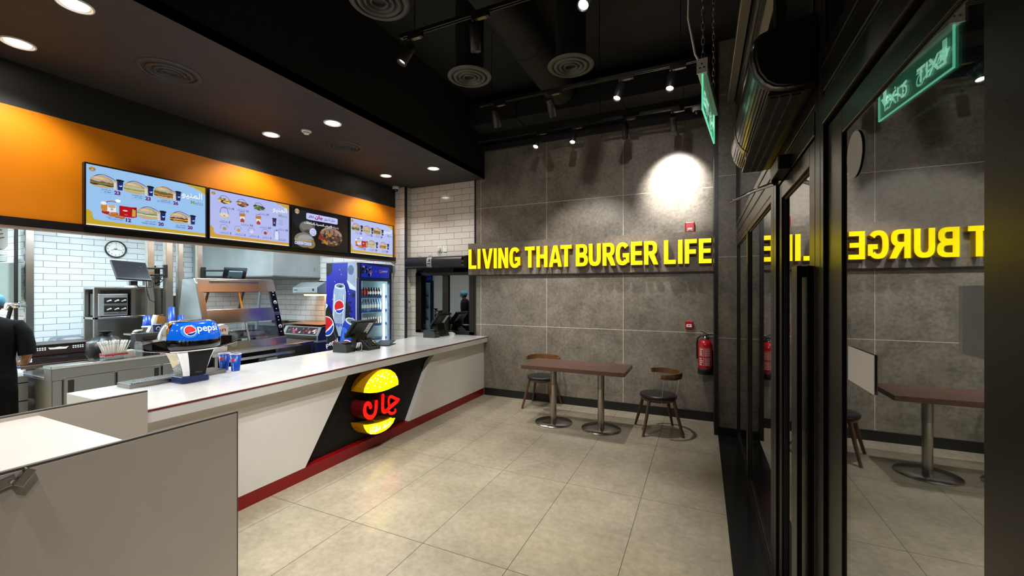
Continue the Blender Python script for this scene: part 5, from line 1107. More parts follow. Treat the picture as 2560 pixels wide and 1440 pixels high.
names_ = ['bottom', 'third', 'second', 'top']
for k, j in spots_:
    m = (PALEB, LILAC, WHITEPL)[(k + j) % 3]
    lb = '%s on the %s shelf of the narrow bottle rack, %s' % (('pale blue bottle', 'lilac bottle', 'white bottle')[(k + j) % 3], names_[k], ('nearest the worker', 'middle one', 'nearest the counter')[j])
    make_bottle('squeeze_bottle', lb, 'bottle', (-7.11 + j*0.11, 1.90, 0.131 + k*0.2), 0.034, 0.165, m, BLUE if j != 1 else WHITEPL, 'bottles in the narrow rack')

# ------------------------------------------------------------------ display table and heated display cabinet
t = thing('display_table', 'open stainless table under the heated display cabinet', 'table', (-6.62, 4.33, 0))
B(-0.55, -0.83, 0.81, 0.44, 0.83, 0.862, STEELH).obj('top', t, 0.004)
for xx in (-0.50, 0.40):
    for yy in (-0.80, 0.76): B(xx, yy, 0, xx + 0.04, yy + 0.04, 0.81, STEEL).obj('leg', t)
B(-0.52, -0.80, 0.42, 0.40, 0.80, 0.445, STEEL).obj('shelf', t, 0.002)
B(0.36, -0.62, 0.70, 0.385, 0.50, 0.74, STEELH).obj('front_rail', t); B(-0.53, -0.80, 0.45, -0.50, 0.80, 0.80, BLACKPL).obj('back_board', t)
t = thing('heated_display', 'large stainless heated display cabinet with sloping glass front', 'display cabinet', (-6.75, 4.175, 0.862))
Y0, Y1 = -0.605, 0.605
def fx(z): return 0.36 - 0.34 * (z / 1.06)      # sloping front
def bx_(z): return -0.46 + 0.17 * (z / 1.06)     # sloping back
side = [(bx_(0.0), 0.0), (fx(0.0), 0.0), (fx(0.10), 0.10), (fx(1.0), 1.0), (fx(1.06) - 0.03, 1.065), (bx_(1.06), 1.065)]
MB().prism(side, 'xz', Y0, Y0 + 0.02, GALV).obj('side_panel', t, 0.003)
MB().prism([(bx_(0), 0), (bx_(0) + 0.05, 0), (bx_(1.06) + 0.05, 1.065), (bx_(1.06), 1.065)], 'xz', Y1 - 0.02, Y1, GALV).prism([(fx(0) - 0.08, 0), (fx(0), 0), (fx(0.1), 0.1), (fx(1.0), 1.0), (fx(1.06) - 0.03, 1.065), (fx(1.06) - 0.09, 1.065)], 'xz', Y1 - 0.02, Y1, GALV).prism([(bx_(0), 0), (fx(0), 0), (fx(0.13), 0.13), (bx_(0.13), 0.13)], 'xz', Y1 - 0.02, Y1, GALV).obj('side_panel', t)
def slope_strip(y0, y1, z0, z1, off, th, m, nseg=1, bulge=0.0):
    mb = MB(); rings = []
    for i in range(nseg + 1):
        y = y0 + (y1 - y0) * i / nseg; b = bulge * (1 - (2*(i/nseg) - 1)**2)
        rings.append([(fx(z0) + off + b, y, z0), (fx(z1) + off + b, y, z1), (fx(z1) + off - th + b*0.5, y, z1), (fx(z0) + off - th + b*0.5, y, z0)])
    return mb.loft(rings, m, smooth=False)
slope_strip(Y0 + 0.02, Y0 + 0.085, 0.0, 1.0, 0.004, 0.03, STEELH).obj('front_post', t, 0.008)
slope_strip(Y1 - 0.11, Y1, 0.0, 1.0, 0.004, 0.03, STEELH).obj('front_post', t, 0.004)
slope_strip(Y0 + 0.02, Y1, 0.86, 1.06, 0.012, 0.05, STEELH, 8, 0.02).obj('header', t, 0.004)
B(fx(1.06) - 0.02, Y0 + 0.18, 1.0, fx(1.0) + 0.035, Y1 - 0.28, 1.035, STEEL).obj('lamp_cover', t, 0.006)
slope_strip(Y0 + 0.07, Y1 - 0.11, 0.39, 0.60, 0.012, 0.03, STEELH, 12, 0.035).obj('middle_band', t, 0.004)
slope_strip(Y0 + 0.02, Y1, 0.0, 0.11, 0.015, 0.05, STEELH, 12, 0.03).obj('base_band', t, 0.004)
slope_strip(Y0 - 0.002, Y0 + 0.075, 0.10, 1.0, 0.012, 0.02, STEEL).obj('corner_trim', t, 0.01)
for y in (-0.02, ):
    slope_strip(y - 0.012, y + 0.012, 0.60, 0.86, 0.018, 0.02, CHROME).obj('mullion', t); slope_strip(y - 0.005, y + 0.02, 0.11, 0.39, 0.028, 0.02, CHROME).obj('mullion', t)
slope_strip(Y0 + 0.085, Y1 - 0.11, 0.60, 0.86, -0.002, 0.006, GLASSC).obj('upper_glass', t)
slope_strip(Y0 + 0.085, Y1 - 0.11, 0.11, 0.39, 0.0, 0.006, GLASSC, 8, 0.02).obj('lower_glass', t)
cp = slope_strip(Y1 - 0.100, Y1 - 0.008, 0.12, 0.47, 0.010, 0.012, BLACKSAT).merge(slope_strip(Y1 - 0.100, Y1 - 0.008, 0.53, 0.90, 0.010, 0.012, BLACKSAT))
cp.obj('control_panel', t)
for z in (0.28, 0.68):
    k = MB().lathe([(0.026, 0), (0.024, 0.014), (0.008, 0.016)], BLACKPL, (0, 0, 0), 20, 'x').lathe([(0.026, 0.003), (0.031, 0.004), (0.031, 0.006), (0.026, 0.006)], WHITEPL, (0, 0, 0), 20, 'x', cap=False)
    k.box(0.014, -0.003, -0.02, 0.02, 0.003, 0.02, WHITEPL); k.xform(Matrix.Translation((fx(z) + 0.011, Y1 - 0.05, z)) @ Matrix.Rotation(R(-18), 4, 'Y')); k.obj('dial', t)
for z in (0.38, 0.43, 0.19, 0.80, 0.85, 0.57): slope_strip(Y1 - 0.062 , Y1 - 0.044, z, z + 0.012, 0.012, 0.003, M('indicator', '#c9c4bc', 0.4)).obj('indicator', t)
B(bx_(1.06), Y0, 1.058, fx(1.06) - 0.03, Y1, 1.067, GALV).obj('roof', t)
for z in (0.55, 0.14):
    sh = MB()
    for i in range(34): sh.box(bx_(z) + 0.02, Y0 + 0.03 + i*0.0345, z, fx(z) - 0.03, Y0 + 0.036 + i*0.0345, z + 0.005, STEELH)
    for xx in (bx_(z) + 0.03, fx(z) - 0.04): sh.box(xx, Y0 + 0.02, z - 0.004, xx + 0.008, Y1 - 0.02, z + 0.001, STEELH)
    sh.obj('wire_shelf', t)
for y in (-0.27, 0.28): MB().tube([(bx_(0.6) + 0.02, y - 0.02, 0.58), (bx_(0.9) + 0.02, y + 0.03, 0.88)], 0.018, BLACKPL, 8).obj('rear_strut', t)
MB().box(bx_(0.2) + 0.02, Y0 + 0.03, 0.85, bx_(0.2) + 0.10, Y1 - 0.03, 0.86, STEEL).obj('lamp_rail', t)
for nm, lb, x0, y0, x1, y1, m in (('food_pan', 'steel pan inside the heated display, on the left behind the glass', -0.22, -0.50, 0.20, -0.06, STEEL), ('food_pan', 'steel pan inside the heated display, on the right behind the glass', -0.25, 0.05, 0.10, 0.42, STEELH)):
    p = thing(nm, lb, 'pan', (-6.75, 4.175, 0.862 + 0.147), 0, 'pans in the heated display')
    mb = MB().box(x0, y0, 0, x1, y1, 0.004, m)
    for a in ((x0, y0, x0 + 0.005, y1), (x1 - 0.005, y0, x1, y1), (x0, y0, x1, y0 + 0.005), (x0, y1 - 0.005, x1, y1)): mb.box(a[0], a[1], 0.004, a[2], a[3], 0.07, m)
    mb.obj('tray', p); rimo = MB()
    for a in ((x0 - .012, y0 - .012, x0, y1 + .012), (x1, y0 - .012, x1 + .012, y1 + .012), (x0, y0 - .012, x1, y0), (x0, y1, x1, y1 + .012)): rimo.box(a[0], a[1], 0.066, a[2], a[3], 0.071, m)
    rimo.obj('rim', p)
t = thing('foil_rack', 'row of shiny foil domes inside the heated display, left half', 'tray', (-6.75, 3.82, 1.09))
for i in range(5): MB().ball((0.12, -0.12 + i*0.085, 0.02), 0.032, CHROME, 12, 6, 1, 1, 0.7).obj('dome', t)
B(0.03, -0.17, -0.004, 0.18, 0.30, 0.004, STEEL).obj('plate', t)

# ------------------------------------------------------------------ chip station with heat lamp
t = thing('chip_station', 'chip scuttle station with an overhead heat lamp beside the blue cooler', 'food warmer', (-6.75, 5.65, 0))
B(-0.52, -0.30, 0.05, 0.44, 0.33, 0.80, NAVY).obj('cabinet', t, 0.004); B(-0.52, -0.305, 0.10, 0.38, -0.30, 0.78, STEEL).obj('front_sheet', t)
B(-0.53, -0.315, 0.80, 0.45, 0.33, 0.83, GALV).obj('mid_ledge', t, 0.003)
MB().prism([(-0.30, 0.83), (-0.30, 0.92), (-0.22, 1.07), (0.05, 1.11), (0.33, 1.11), (0.33, 0.83)], 'yz', -0.52, 0.44, NAVY, GALV).obj('head', t, 0.002)
B(-0.52, -0.308, 0.84, 0.40, -0.30, 0.92, STEEL).obj('head_front', t)
pic = MB(); rr = random.Random(4)
def on_slope(x, s, k=0.0): return (x, -0.302 + 0.08*s - 0.001*k, 0.922 + 0.148*s + 0.0008*k)
pic.ngon([on_slope(-0.44, 0.1), on_slope(0.36, 0.1), on_slope(0.36, 0.92), on_slope(-0.44, 0.92)], M('display_dark', '#30262a', 0.3))
for i in range(22):
    a, s_ = rr.uniform(-0.42, 0.30), rr.uniform(0.12, 0.7); pic.ngon([on_slope(a, s_, 1 + i*0.2), on_slope(a + rr.uniform(0.03, 0.09), s_, 1 + i*0.2), on_slope(a + rr.uniform(0.02, 0.09), s_ + 0.22, 1 + i*0.2)], rr.choice([M('display_pink', '#c06a80', 0.3, emit=0.3), M('display_red', '#a01838', 0.3, emit=0.3), PAPER]))
pic.obj('picture_strip', t)
MB().prism([(-0.22, 1.11), (0.25, 1.11), (0.25, 1.135), (-0.22, 1.115)], 'yz', -0.50, 0.42, M('warm_pan', '#c98a4a', 0.3, metal=0.8)).obj('scuttle', t)
B(0.20, 0.05, 1.12, 0.24, 0.12, 1.66, GALV).box(0.24, 0.10, 1.12, 0.40, 0.115, 1.66, M('column_brown', '#4c3d34', 0.3, metal=0.4)).box(0.40, 0.05, 1.12, 0.43, 0.12, 1.66, GALV).obj('column', t, 0.003)
MB().prism([(-0.30, 1.70), (0.20, 1.70), (0.20, 1.90), (-0.12, 1.90), (-0.30, 1.80)], 'yz', -0.22, 0.42, GALV, GALV).obj('lamp_hood', t, 0.004)
B(0.30, -0.306, 1.735, 0.335, -0.30, 1.775, BLACKPL).box(-0.19, -0.305, 1.74, -0.10, -0.30, 1.765, M('teal_plate', '#2f6a70', 0.4)).obj('switch_plate', t)
B(-0.10, -0.24, 1.672, 0.40, 0.16, 1.698, STEEL).obj('reflector', t)
for i in range(4): MB().lathe([(0.022, -0.22), (0.022, 0.10)], M('heat_lamp_glow', '#ffb060', 0.4, emit=14, ecol='#ffad5c', var=0), (0.0 + i*0.11, 0, 1.668), 10, 'y').obj('heat_tube', t)
B(0.1, 0.0, 1.901, 0.22, 0.10, 1.92, DARKGREY).box(0.16, -0.06, 1.901, 0.20, 0.02, 1.925, BLACKPL).obj('clip', t)
hl = bpy.data.lights.new('heat_light', 'AREA'); hl.shape = 'RECTANGLE'; hl.size = 0.5; hl.size_y = 0.35; hl.energy = 7; hl.color = (1, 0.62, 0.28)
ho = bpy.data.objects.new('heat_light', hl); COL.objects.link(ho); ho.location = (-6.59, 5.60, 1.655)
t = thing('low_steel_unit', 'dark low steel kitchen unit along the end wall between display and chip station', 'cabinet', (-7.9, 5.7, 0))
B(-0.55, -0.25, 0.05, 0.55, 0.28, 1.05, DARKGREY).obj('body', t, 0.004); B(-0.56, -0.26, 1.05, 0.56, 0.285, 1.08, STEEL).obj('top', t); B(-0.3, 0.1, 1.08, 0.1, 0.2, 1.12, BLACKPL).box(0.2, 0.1, 1.08, 0.5, 0.2, 1.12, BLACKPL).obj('vent', t)

# ------------------------------------------------------------------ drinks cooler
t = thing('drinks_cooler', 'tall blue glass-door drinks cooler decorated with cans, behind the counter', 'cooler', (-5.5, 5.555, 0))
def co(mb): return mb.xform(Matrix.Translation((5.5, -5.555, 0)))
X0, X1, Ya, Yb_ = -5.86, -5.19, 5.14, 5.975
CB = M('cooler_blue', '#1b2390', 0.3, var=0.15, scale=2); CIN = M('cooler_lining', '#cfe8f0', 0.4)
mb = MB().box(X0, Ya, 0.12, X1, Ya + 0.045, 2.21, CB).box(X0, Yb_ - 0.045, 0.12, X1, Yb_, 2.21, CB).box(X0, Ya + 0.045, 0.12, X0 + 0.045, Yb_ - 0.045, 2.21, CB).box(X0 + 0.045, Ya + 0.045, 1.93, X1, Yb_ - 0.045, 2.21, CB).box(X0 + 0.045, Ya + 0.045, 0.12, X1, Yb_ - 0.045, 0.62, CB)
co(mb).obj('cabinet', t, 0.004)
mb = MB().box(X0 + 0.046, Ya + 0.046, 0.625, X0 + 0.056, Yb_ - 0.046, 1.925, CIN).box(X0 + 0.046, Ya + 0.046, 0.625, X1, Ya + 0.056, 1.925, CIN).box(X0 + 0.046, Yb_ - 0.056, 0.625, X1, Yb_ - 0.046, 1.925, CIN).box(X0 + 0.046, Ya + 0.046, 0.621, X1, Yb_ - 0.046, 0.63, CIN).box(X0 + 0.046, Ya + 0.046, 1.92, X1, Yb_ - 0.046, 1.929, CIN)
co(mb).obj('lining', t)
d = co(MB().box(X1 + 0.005, Ya + 0.01, 0.55, X1 + 0.06, Ya + 0.065, 1.95, NAVY).box(X1 + 0.005, Yb_ - 0.085, 0.55, X1 + 0.06, Yb_ - 0.005, 1.95, NAVY).box(X1 + 0.005, Ya + 0.065, 0.55, X1 + 0.06, Yb_ - 0.085, 0.62, NAVY).box(X1 + 0.005, Ya + 0.065, 1.905, X1 + 0.06, Yb_ - 0.085, 1.95, NAVY)).obj('door', t, 0.003)
g = co(B(X1 + 0.025, Ya + 0.066, 0.62, X1 + 0.035, Yb_ - 0.086, 1.905, GLASSC)).obj('door_glass', None); g.parent = d
hd = co(B(X1 + 0.06, Yb_ - 0.055, 0.7, X1 + 0.075, Yb_ - 0.030, 2.05, CHROME)).obj('handle', None); hd.parent = d
co(B(X1 + 0.0, Ya, 0.12, X1 + 0.012, Ya + 0.028, 2.21, WHITEPL)).obj('corner_strip', t)
co(B(X0 + 0.02, Ya + 0.02, 0.0, X1, Yb_ - 0.02, 0.12, BLACKPL)).obj('plinth', t)
CW = M('cooler_print_white_glow', '#dfe4ee', 0.3, emit=0.12); CR = M('cooler_print_red', '#c01c28', 0.3); CBL = M('cooler_print_blue', '#1f3fae', 0.3); CK = M('cooler_print_black', '#15171c', 0.3); CS = M('can_silver', '#8fa0ba', 0.3, var=0.2, scale=8); CS2 = M('can_silver_light', '#c6d2e2', 0.3); CLB = M('can_blue_light', '#3f6fd6', 0.3)  # white print carries a faint added glow to brighten it
hp = MB().box(X1 + 0.0, Ya + 0.03, 1.953, X1 + 0.05, Yb_ - 0.005, 2.208, NAVY); 
def HP(y, z, k=0): return (X1 + 0.0505 + 0.0006*k, y, z)
hp.ngon([HP(5.21, 1.965), HP(5.88, 1.965), HP(5.88, 2.15), HP(5.21, 2.19)], M('cooler_print_royal_glow', '#1c2ab0', 0.3, emit=0.45))  # emission brightens the royal print in place of light falling on it
rr = random.Random(9)
for i in range(26):
    y, z, r_ = rr.uniform(5.22, 5.46), rr.uniform(1.985, 2.14), rr.uniform(0.012, 0.03); hp.ngon([HP(y + r_*math.cos(a), z + r_*math.sin(a), 1 + i*0.1) for a in [k*math.pi/4 for k in range(8)]], rr.choice([CK, CK, CS, CS2, CBL]))
globe(hp, lambda x, y, k: HP(x, y, 5 + k), 5.43, 2.06, 0.026, CR, CW, CBL)
for y, r_ in ((5.55, 0.02), (5.595, 0.008)): hp.ngon([HP(y + r_*math.cos(a), 2.07 - (0.06 if r_ < .01 else 0) + 1.3*r_*math.sin(a), 4) for a in [k*math.pi/5 for k in range(10)]], CLB)
globe(hp, lambda x, y, k: HP(x, y, 5 + k), 5.66, 2.075, 0.028, CR, CW, CBL)
text(hp, 'pepsi', CW, HP(5.70, 2.053, 5), (0, 1, 0), (0, 0, 1), h=0.05, w=0.13, bold=0.01)
co(hp).obj('header_panel', t)
# printed side: three cans, ice and bubbles
sd = MB(); kk = [0]
def SP(u, v):  # u 0..1 from the back edge to the front edge, v 0..1 upwards
    return (X0 + u*(X1 - X0), Ya - 0.0008 - 0.00015*kk[0], 0.12 + v*2.09)
def sp(pts, m): kk[0] += 1; sd.ngon([SP(*p) for p in pts], m)
def sell(u, v, ru, rv, m, a0=0, a1=360, rot=0, n=22):
    c_, s_ = math.cos(R(rot)), math.sin(R(rot)); P_ = []
    for i in range(n if a1 - a0 == 360 else n + 1):
        a = R(a0 + (a1-a0)*i/n); x, y = ru*0.67*math.cos(a), rv*2.09*math.sin(a); P_.append((u + (x*c_ - y*s_)/0.67, v + (x*s_ + y*c_)/2.09))
    sp(P_, m)
sp([(0, 0), (1, 0), (1, 1), (0, 1)], M('cooler_side_blue', '#1a2396', 0.3, var=0.25, scale=1.5))
sell(0.0, 0.97, 0.22, 0.075, CK, 270, 360); sp([(0, 0.90), (0.2, 0.93), (0.22, 1.0), (0, 1.0)], CK)
sp([(0.72, 0.84), (1, 0.80), (1, 1), (0.74, 1)], CS); sp([(0.70, 0.86), (0.80, 0.79), (1, 0.775), (1, 0.80), (0.85, 0.83)], CS2); sell(0.84, 0.94, 0.10, 0.04, M('can_shade', '#4d5f86', 0.3))
for i in range(60):
    u, v = rr.uniform(0.68, 0.98), rr.uniform(0.46, 0.78)
    if abs((u - 0.85) - 0.12*math.sin(v*18)) < 0.12: sell(u, v, rr.uniform(0.02, 0.06), rr.uniform(0.006, 0.02), CK, n=7)
for i in range(40): sell(rr.random(), rr.uniform(0.05, 0.95), 0.01, 0.0035, CW, n=6)
def can(u, v, wd, ht, rot, body, rimc, em, word=None, wcol=None):
    c_, s_ = math.cos(R(rot)), math.sin(R(rot))
    def T(x, y): X_, Y_ = x*wd*0.67, y*ht*2.09; return (min(1, max(0, u + (X_*c_ - Y_*s_)/0.67)), min(1, max(0, v + (X_*s_ + Y_*c_)/2.09)))
    sp([T(*p) for p in ((-0.36, -0.5), (0.36, -0.5), (0.5, -0.36), (0.5, 0.34), (0.40, 0.46), (-0.40, 0.46), (-0.5, 0.34), (-0.5, -0.36))], body)
    sp([T(0.40*math.cos(a), 0.455 + 0.055*math.sin(a)) for a in [k*math.pi/9 for k in range(18)]], rimc); sp([T(0.31*math.cos(a), 0.46 + 0.036*math.sin(a)) for a in [k*math.pi/9 for k in range(18)]], M('can_lid_dark', '#5a6a80', 0.3))
    sp([T(0.12*math.cos(a) + 0.05, 0.452 + 0.018*math.sin(a)) for a in [k*math.pi/6 for k in range(12)]], CK)
    for x0, x1 in ((-0.44, -0.36), (0.30, 0.36)): sp([T(x0, -0.3), T(x1, -0.3), T(x1, 0.3), T(x0, 0.3)], rimc if body is CS else (CLB if body is CBL else M('can_black_gloss', '#3a3f48', 0.3)))
    if em:
        kk[0] += 1; k0 = kk[0]
        def GP(x, y, k): kk[0] = k0 + k; return SP(*T(x, y * wd*0.67/(ht*2.09)))
        cy_ = em[0] * ht*2.09/(wd*0.67); globe(sd, lambda x, y, k: GP(x, y, k), 0.0, cy_, em[1], CR, CW, CBL); kk[0] = k0 + 3
    if word:
        kk[0] += 1
        o_ = SP(*T(-0.38, word[1])); a_ = SP(*T(0.38, word[1])); b_ = SP(*T(-0.38, word[1] + 0.1))
        uu = (Vector(a_) - Vector(o_)); vv = (Vector(b_) - Vector(o_)); text(sd, word[0], wcol, o_, uu.normalized(), vv.normalized(), w=uu.length, h=vv.length*word[2], bold=0.012)
can(0.46, 0.62, 0.44, 0.42, -3, CS, CS2, (0.06, 0.36), ('pepsi', -0.33, 0.9), CBL)
can(0.12, 0.42, 0.58, 0.50, 22, CK, CS2, (0.14, 0.40), ('pepsi', -0.20, 0.9), CW)
sp([(0.24, 0.335), (0.36, 0.355), (0.37, 0.375), (0.25, 0.355)], CR)
can(0.72, 0.30, 0.56, 0.52, -14, CBL, CS2, (0.02, 0.38)); sell(0.66, 0.46, 0.10, 0.02, CLB, rot=-30); sell(0.62, 0.40, 0.03, 0.05, CLB)
sell(0.22, 0.20, 0.13, 0.045, CS2, rot=30); sell(0.23, 0.20, 0.10, 0.03, M('ice_blue', '#5f9ac4', 0.2), rot=30)
co(sd).obj('side_print', t)
for k, z in enumerate((1.645, 1.395, 1.155, 0.90)):
    s_ = co(B(X0 + 0.06, Ya + 0.06, z - 0.012, X1 - 0.04, Yb_ - 0.06, z, STEEL)).obj('shelf', t)
    f_ = co(B(X1 - 0.04, Ya + 0.06, z - 0.03, X1 - 0.034, Yb_ - 0.06, z + 0.01, M('shelf_strip_blue', '#2a5fb4', 0.3)).box(X1 - 0.04, Ya + 0.06, z - 0.042, X1 - 0.030, Yb_ - 0.06, z - 0.030, CIN)).obj('price_strip', None); f_.parent = s_
STRIP = M('cooler_light_tube', '#ffffff', 0.3, emit=7, ecol='#eaf6ff', var=0)
co(B(X1 - 0.03, Yb_ - 0.165, 0.66, X1 - 0.015, Yb_ - 0.125, 1.86, STRIP)).obj('light_strip', t)
cl_ = bpy.data.lights.new('cooler_light', 'AREA'); cl_.shape = 'RECTANGLE'; cl_.size = 1.15; cl_.size_y = 0.05; cl_.energy = 9; cl_.color = (0.85, 0.96, 1)
co_ = bpy.data.objects.new('cooler_light', cl_); COL.objects.link(co_); co_.location = (X1 - 0.035, Yb_ - 0.145, 1.27); co_.rotation_euler = (Vector((-0.8, -0.6, 0))).to_track_quat('-Z', 'Y').to_euler(); co_.rotation_euler = Vector((-0.7, -0.7, 0)).to_track_quat('-Z', 'X').to_euler()
JY = M('juice_yellow', '#f0a818', 0.2); JR = M('juice_red', '#b23220', 0.2); JD = M('cola_brown', '#4c3a2c', 0.2); WT = M('water_bottle', '#8fbce0', 0.15, alpha=0.75); CAN = M('can_pale', '#c8c2b6', 0.3, metal=0.4)
kinds = {'y': (JY, REDP, 'yellow juice bottle'), 'r': (JR, REDP, 'red juice bottle'), 'd': (JD, BLACKPL, 'dark cola bottle'), 'w': (WT, PALEB, 'clear water bottle'), 'c': (CAN, CS2, 'pale drink can'), 's': (CW, CS2, 'white drink can')}
protos = {}
def row(seq, z, h, r_, group, where):
    n_ = len(seq); ord_ = ['first', 'second', 'third', 'fourth', 'fifth', 'sixth', 'seventh', 'eighth', 'ninth', 'tenth', 'eleventh']
    for i, c_ in enumerate(seq):
        y = Ya + 0.135 + i * (0.51 / (n_ - 1)); loc = (X1 - 0.09, y, z)
        lb = '%s on the %s shelf of the blue cooler, %s from the left' % (kinds[c_][2], where, ord_[i])
        if (c_, h) not in protos: protos[(c_, h)] = make_bottle('drink_can' if c_ in 'cs' else 'drink_bottle', lb, 'can' if c_ in 'cs' else 'bottle', loc, r_, h, kinds[c_][0], kinds[c_][1], group, 0.86 if c_ in 'cs' else 0.42, CW if c_ in 'wd' else None)
        else: dup(protos[(c_, h)], loc, None, lb, group)
row('yrrrddddd', 1.647, 0.15, 0.030, 'small bottles on the top shelf of the cooler', 'top')
row('wwwwwwwww', 1.397, 0.195, 0.030, 'water bottles in the cooler', 'second')
row('sssscccccc', 1.157, 0.12, 0.027, 'cans on the third shelf of the cooler', 'third')
# ------------------------------------------------------------------ shelf rack with holding unit, monitors
t = thing('shelf_rack', 'tall stainless shelf rack standing before the white kitchen wall', 'rack', (-7.91, 3.275, 0))
RH = 1.79
for x in (-0.16, 0.12):
    for y in (-0.43, 0.39): B(x, y, 0, x + 0.04, y + 0.04, RH - 0.03, STEEL).obj('leg', t)
for z in (RH - 0.03, 1.335, 0.90): B(-0.16, -0.43, z, 0.16, 0.43, z + 0.03, STEELH).obj('shelf', t, 0.003)
B(-0.17, -0.39, 1.365, -0.16, 0.39, RH - 0.03, STEEL).obj('back_panel', t)
B(-0.15, -0.02, 1.365, 0.16, 0.0, RH - 0.03, STEEL).obj('divider', t); B(0.125, 0.0, 1.365, 0.13, 0.40, RH - 0.03, STEELH).obj('front_panel', t)
B(-0.15, -0.40, 0.93, -0.14, 0.40, 1.335, STEEL).obj('back_panel', t)
t = thing('holding_unit', 'pale steel food holding unit with two rows of handled drawers on the rack', 'food warmer', (-7.975, 3.07, 1.365))
B(-0.07, -0.165, 0.015, 0.20, 0.16, 0.33, GALV).obj('casing', t, 0.006)
for z in (0.19, 0.07):
    B(0.2005, -0.11, z, 0.2055, 0.145, z + 0.085, FRAMED).obj('slot', t); B(0.2005, -0.11, z - 0.035, 0.2065, 0.145, z - 0.012, STEEL).obj('label_rail', t)
    for y in (-0.075, 0.01, 0.09): MB().tube([(0.205, y, z + 0.03), (0.25, y + 0.02, z + 0.05)], 0.011, WHITEPL, 10).obj('drawer_handle', t)
for y in (-0.14, 0.13): B(-0.05, y, 0, 0.18, y + 0.02, 0.015, BLACKPL).obj('foot', t)
for dy, lb in ((-0.09, 'left of two small spring clips on top of the holding unit'), (-0.05, 'right of two small spring clips on top of the holding unit')):
    c = bpy.data.objects.new('spring_clip', MB().lathe([(0.028, 0), (0.028, 0.02)], GREYPL, (0.0, 0, 0), 16, 'x').mesh('spring_clip')); COL.objects.link(c); c.location = (-7.90, 3.07 + dy, 1.365 + 0.358); tag(c, lb, 'clip', 'clips on the holding unit')
def small(name, label, cat, loc, mb, part, group=None, rz=0.0, bevel=0.0):
    o = mb.obj(name, None, bevel); o.location = loc; o.rotation_euler = (0, 0, rz); return tag(o, label, cat, group)
small('wire_ring', 'leafy green packet lying on the lower deck of the shelf rack', 'packet', (-7.85, 3.02, 0.932), MB().ball((0, 0, 0.05), 0.05, M('green_packet', '#8f9a4a', 0.4), 12, 6, 1.2, 1.4, 0.9), None)
bpy.data.objects['wire_ring'].name = 'food_packet'
def monitor(name, label, post, c, rot, arm_pts, sz=(0.42, 0.28)):
    t = thing(name, label, 'monitor', c)
    T = rot.to_4x4()
    MB().obox((0, 0, 0), (0.03, sz[0], sz[1]), BLACKPL).xform(T).obj('housing', t, 0.004)
    MB().obox((0.0155, 0, 0.006), (0.002, sz[0] - 0.03, sz[1] - 0.045), M('dark_screen', '#23262b', 0.2)).xform(T).obj('screen', t)
    MB().obox((-0.028, 0, 0), (0.03, sz[0]*0.6, sz[1]*0.6), M('monitor_back', '#5f7480', 0.4) if 'second' in label else BLACKPL).xform(T).obj('back_cover', t, 0.006)
    a = MB()
    for dz in (-0.055, 0.045): a.tube([(p[0], p[1], p[2] + dz) for p in arm_pts], 0.014, BLACKPL, 8)
    a.obj('arm', t)
    e = arm_pts[-1]; B(e[0] - 0.02, e[1] - 0.025, e[2] - 0.10, e[0] + 0.02, e[1] + 0.025, e[2] + 0.10, BLACKPL).obj('wall_plate', t)
    return t
Rm = Matrix.Rotation(R(10), 3, 'Z') @ Matrix.Rotation(R(-30), 3, 'Y') @ Matrix.Rotation(R(-3), 3, 'X')
m1 = monitor('monitor', 'black kitchen order monitor tilted back on an arm above the shelf rack', None, (-7.25, 3.05, 2.02), Rm, [(-0.03, 0.10, 0.0), (-0.16, 0.34, 0.01), (-0.28, 0.535, 0.02)], (0.42, 0.30))
B(-0.03, -0.02, -0.205, 0.03, 0.06, -0.14, BLACKPL).obj('stand_stub', m1, 0.004)
Rm2 = Matrix.Rotation(R(165), 3, 'Z') @ Matrix.Rotation(R(-34), 3, 'Y')
monitor('monitor', 'second monitor seen from behind, on a black arm above the heated display', None, (-7.2, 4.43, 2.03), Rm2, [(0.0, -0.06, 0.0), (-0.2, -0.20, 0.0), (-0.335, -0.30, 0.0)], (0.34, 0.22))
t = thing('cable_bundle', 'tangle of black cables hanging under the black monitor', 'cable', (-7.3, 3.3, 1.85))
rr = random.Random(2)
MB().tube([(0.05, -0.22, 0.02), (0.0, -0.15, -0.06), (-0.02, 0.0, -0.06), (-0.1, 0.15, 0.0), (-0.2, 0.25, 0.06), (-0.3, 0.26, 0.06)], 0.006, BLACKPL, 6).obj('cable', t)
MB().tube([(0.0, -0.06, 0.05), (-0.02, -0.04, -0.1), (-0.04, 0.0, -0.24), (-0.05, 0.06, -0.28), (-0.06, 0.07, -0.15), (-0.08, 0.06, 0.0), (-0.1, 0.12, 0.08)], 0.006, BLACKPL, 6).obj('cable', t)
for k in range(4): MB().tube([(-0.05 - 0.02*k, 0.05, 0.06 + 0.01*k), (-0.1, 0.12 + 0.03*k, 0.03 + 0.03*k), (-0.16, 0.2, 0.07 + 0.015*k), (-0.26, 0.22 + 0.01*k, 0.05 + 0.02*k)], 0.005, BLACKPL, 6).obj('cable', t)
t = thing('network_box', 'black box of equipment behind the monitor arm', 'device', (-7.82, 3.53, 1.823)); B(-0.08, -0.07, 0, 0.08, 0.09, 0.26, BLACKPL).obj('body', t, 0.006); B(-0.05, -0.05, 0.26, 0.05, 0.05, 0.31, DARKGREY).obj('cap', t, 0.004); B(0.081, -0.04, 0.05, 0.084, 0.05, 0.09, GREYPL).obj('label', t)
B(-8.04, 3.30, 1.7905, -7.76, 3.62, 1.8225, WHITEPL).obj('white_router'); tag(bpy.data.objects['white_router'], 'flat white device lying on top of the shelf rack under the cables', 'device')
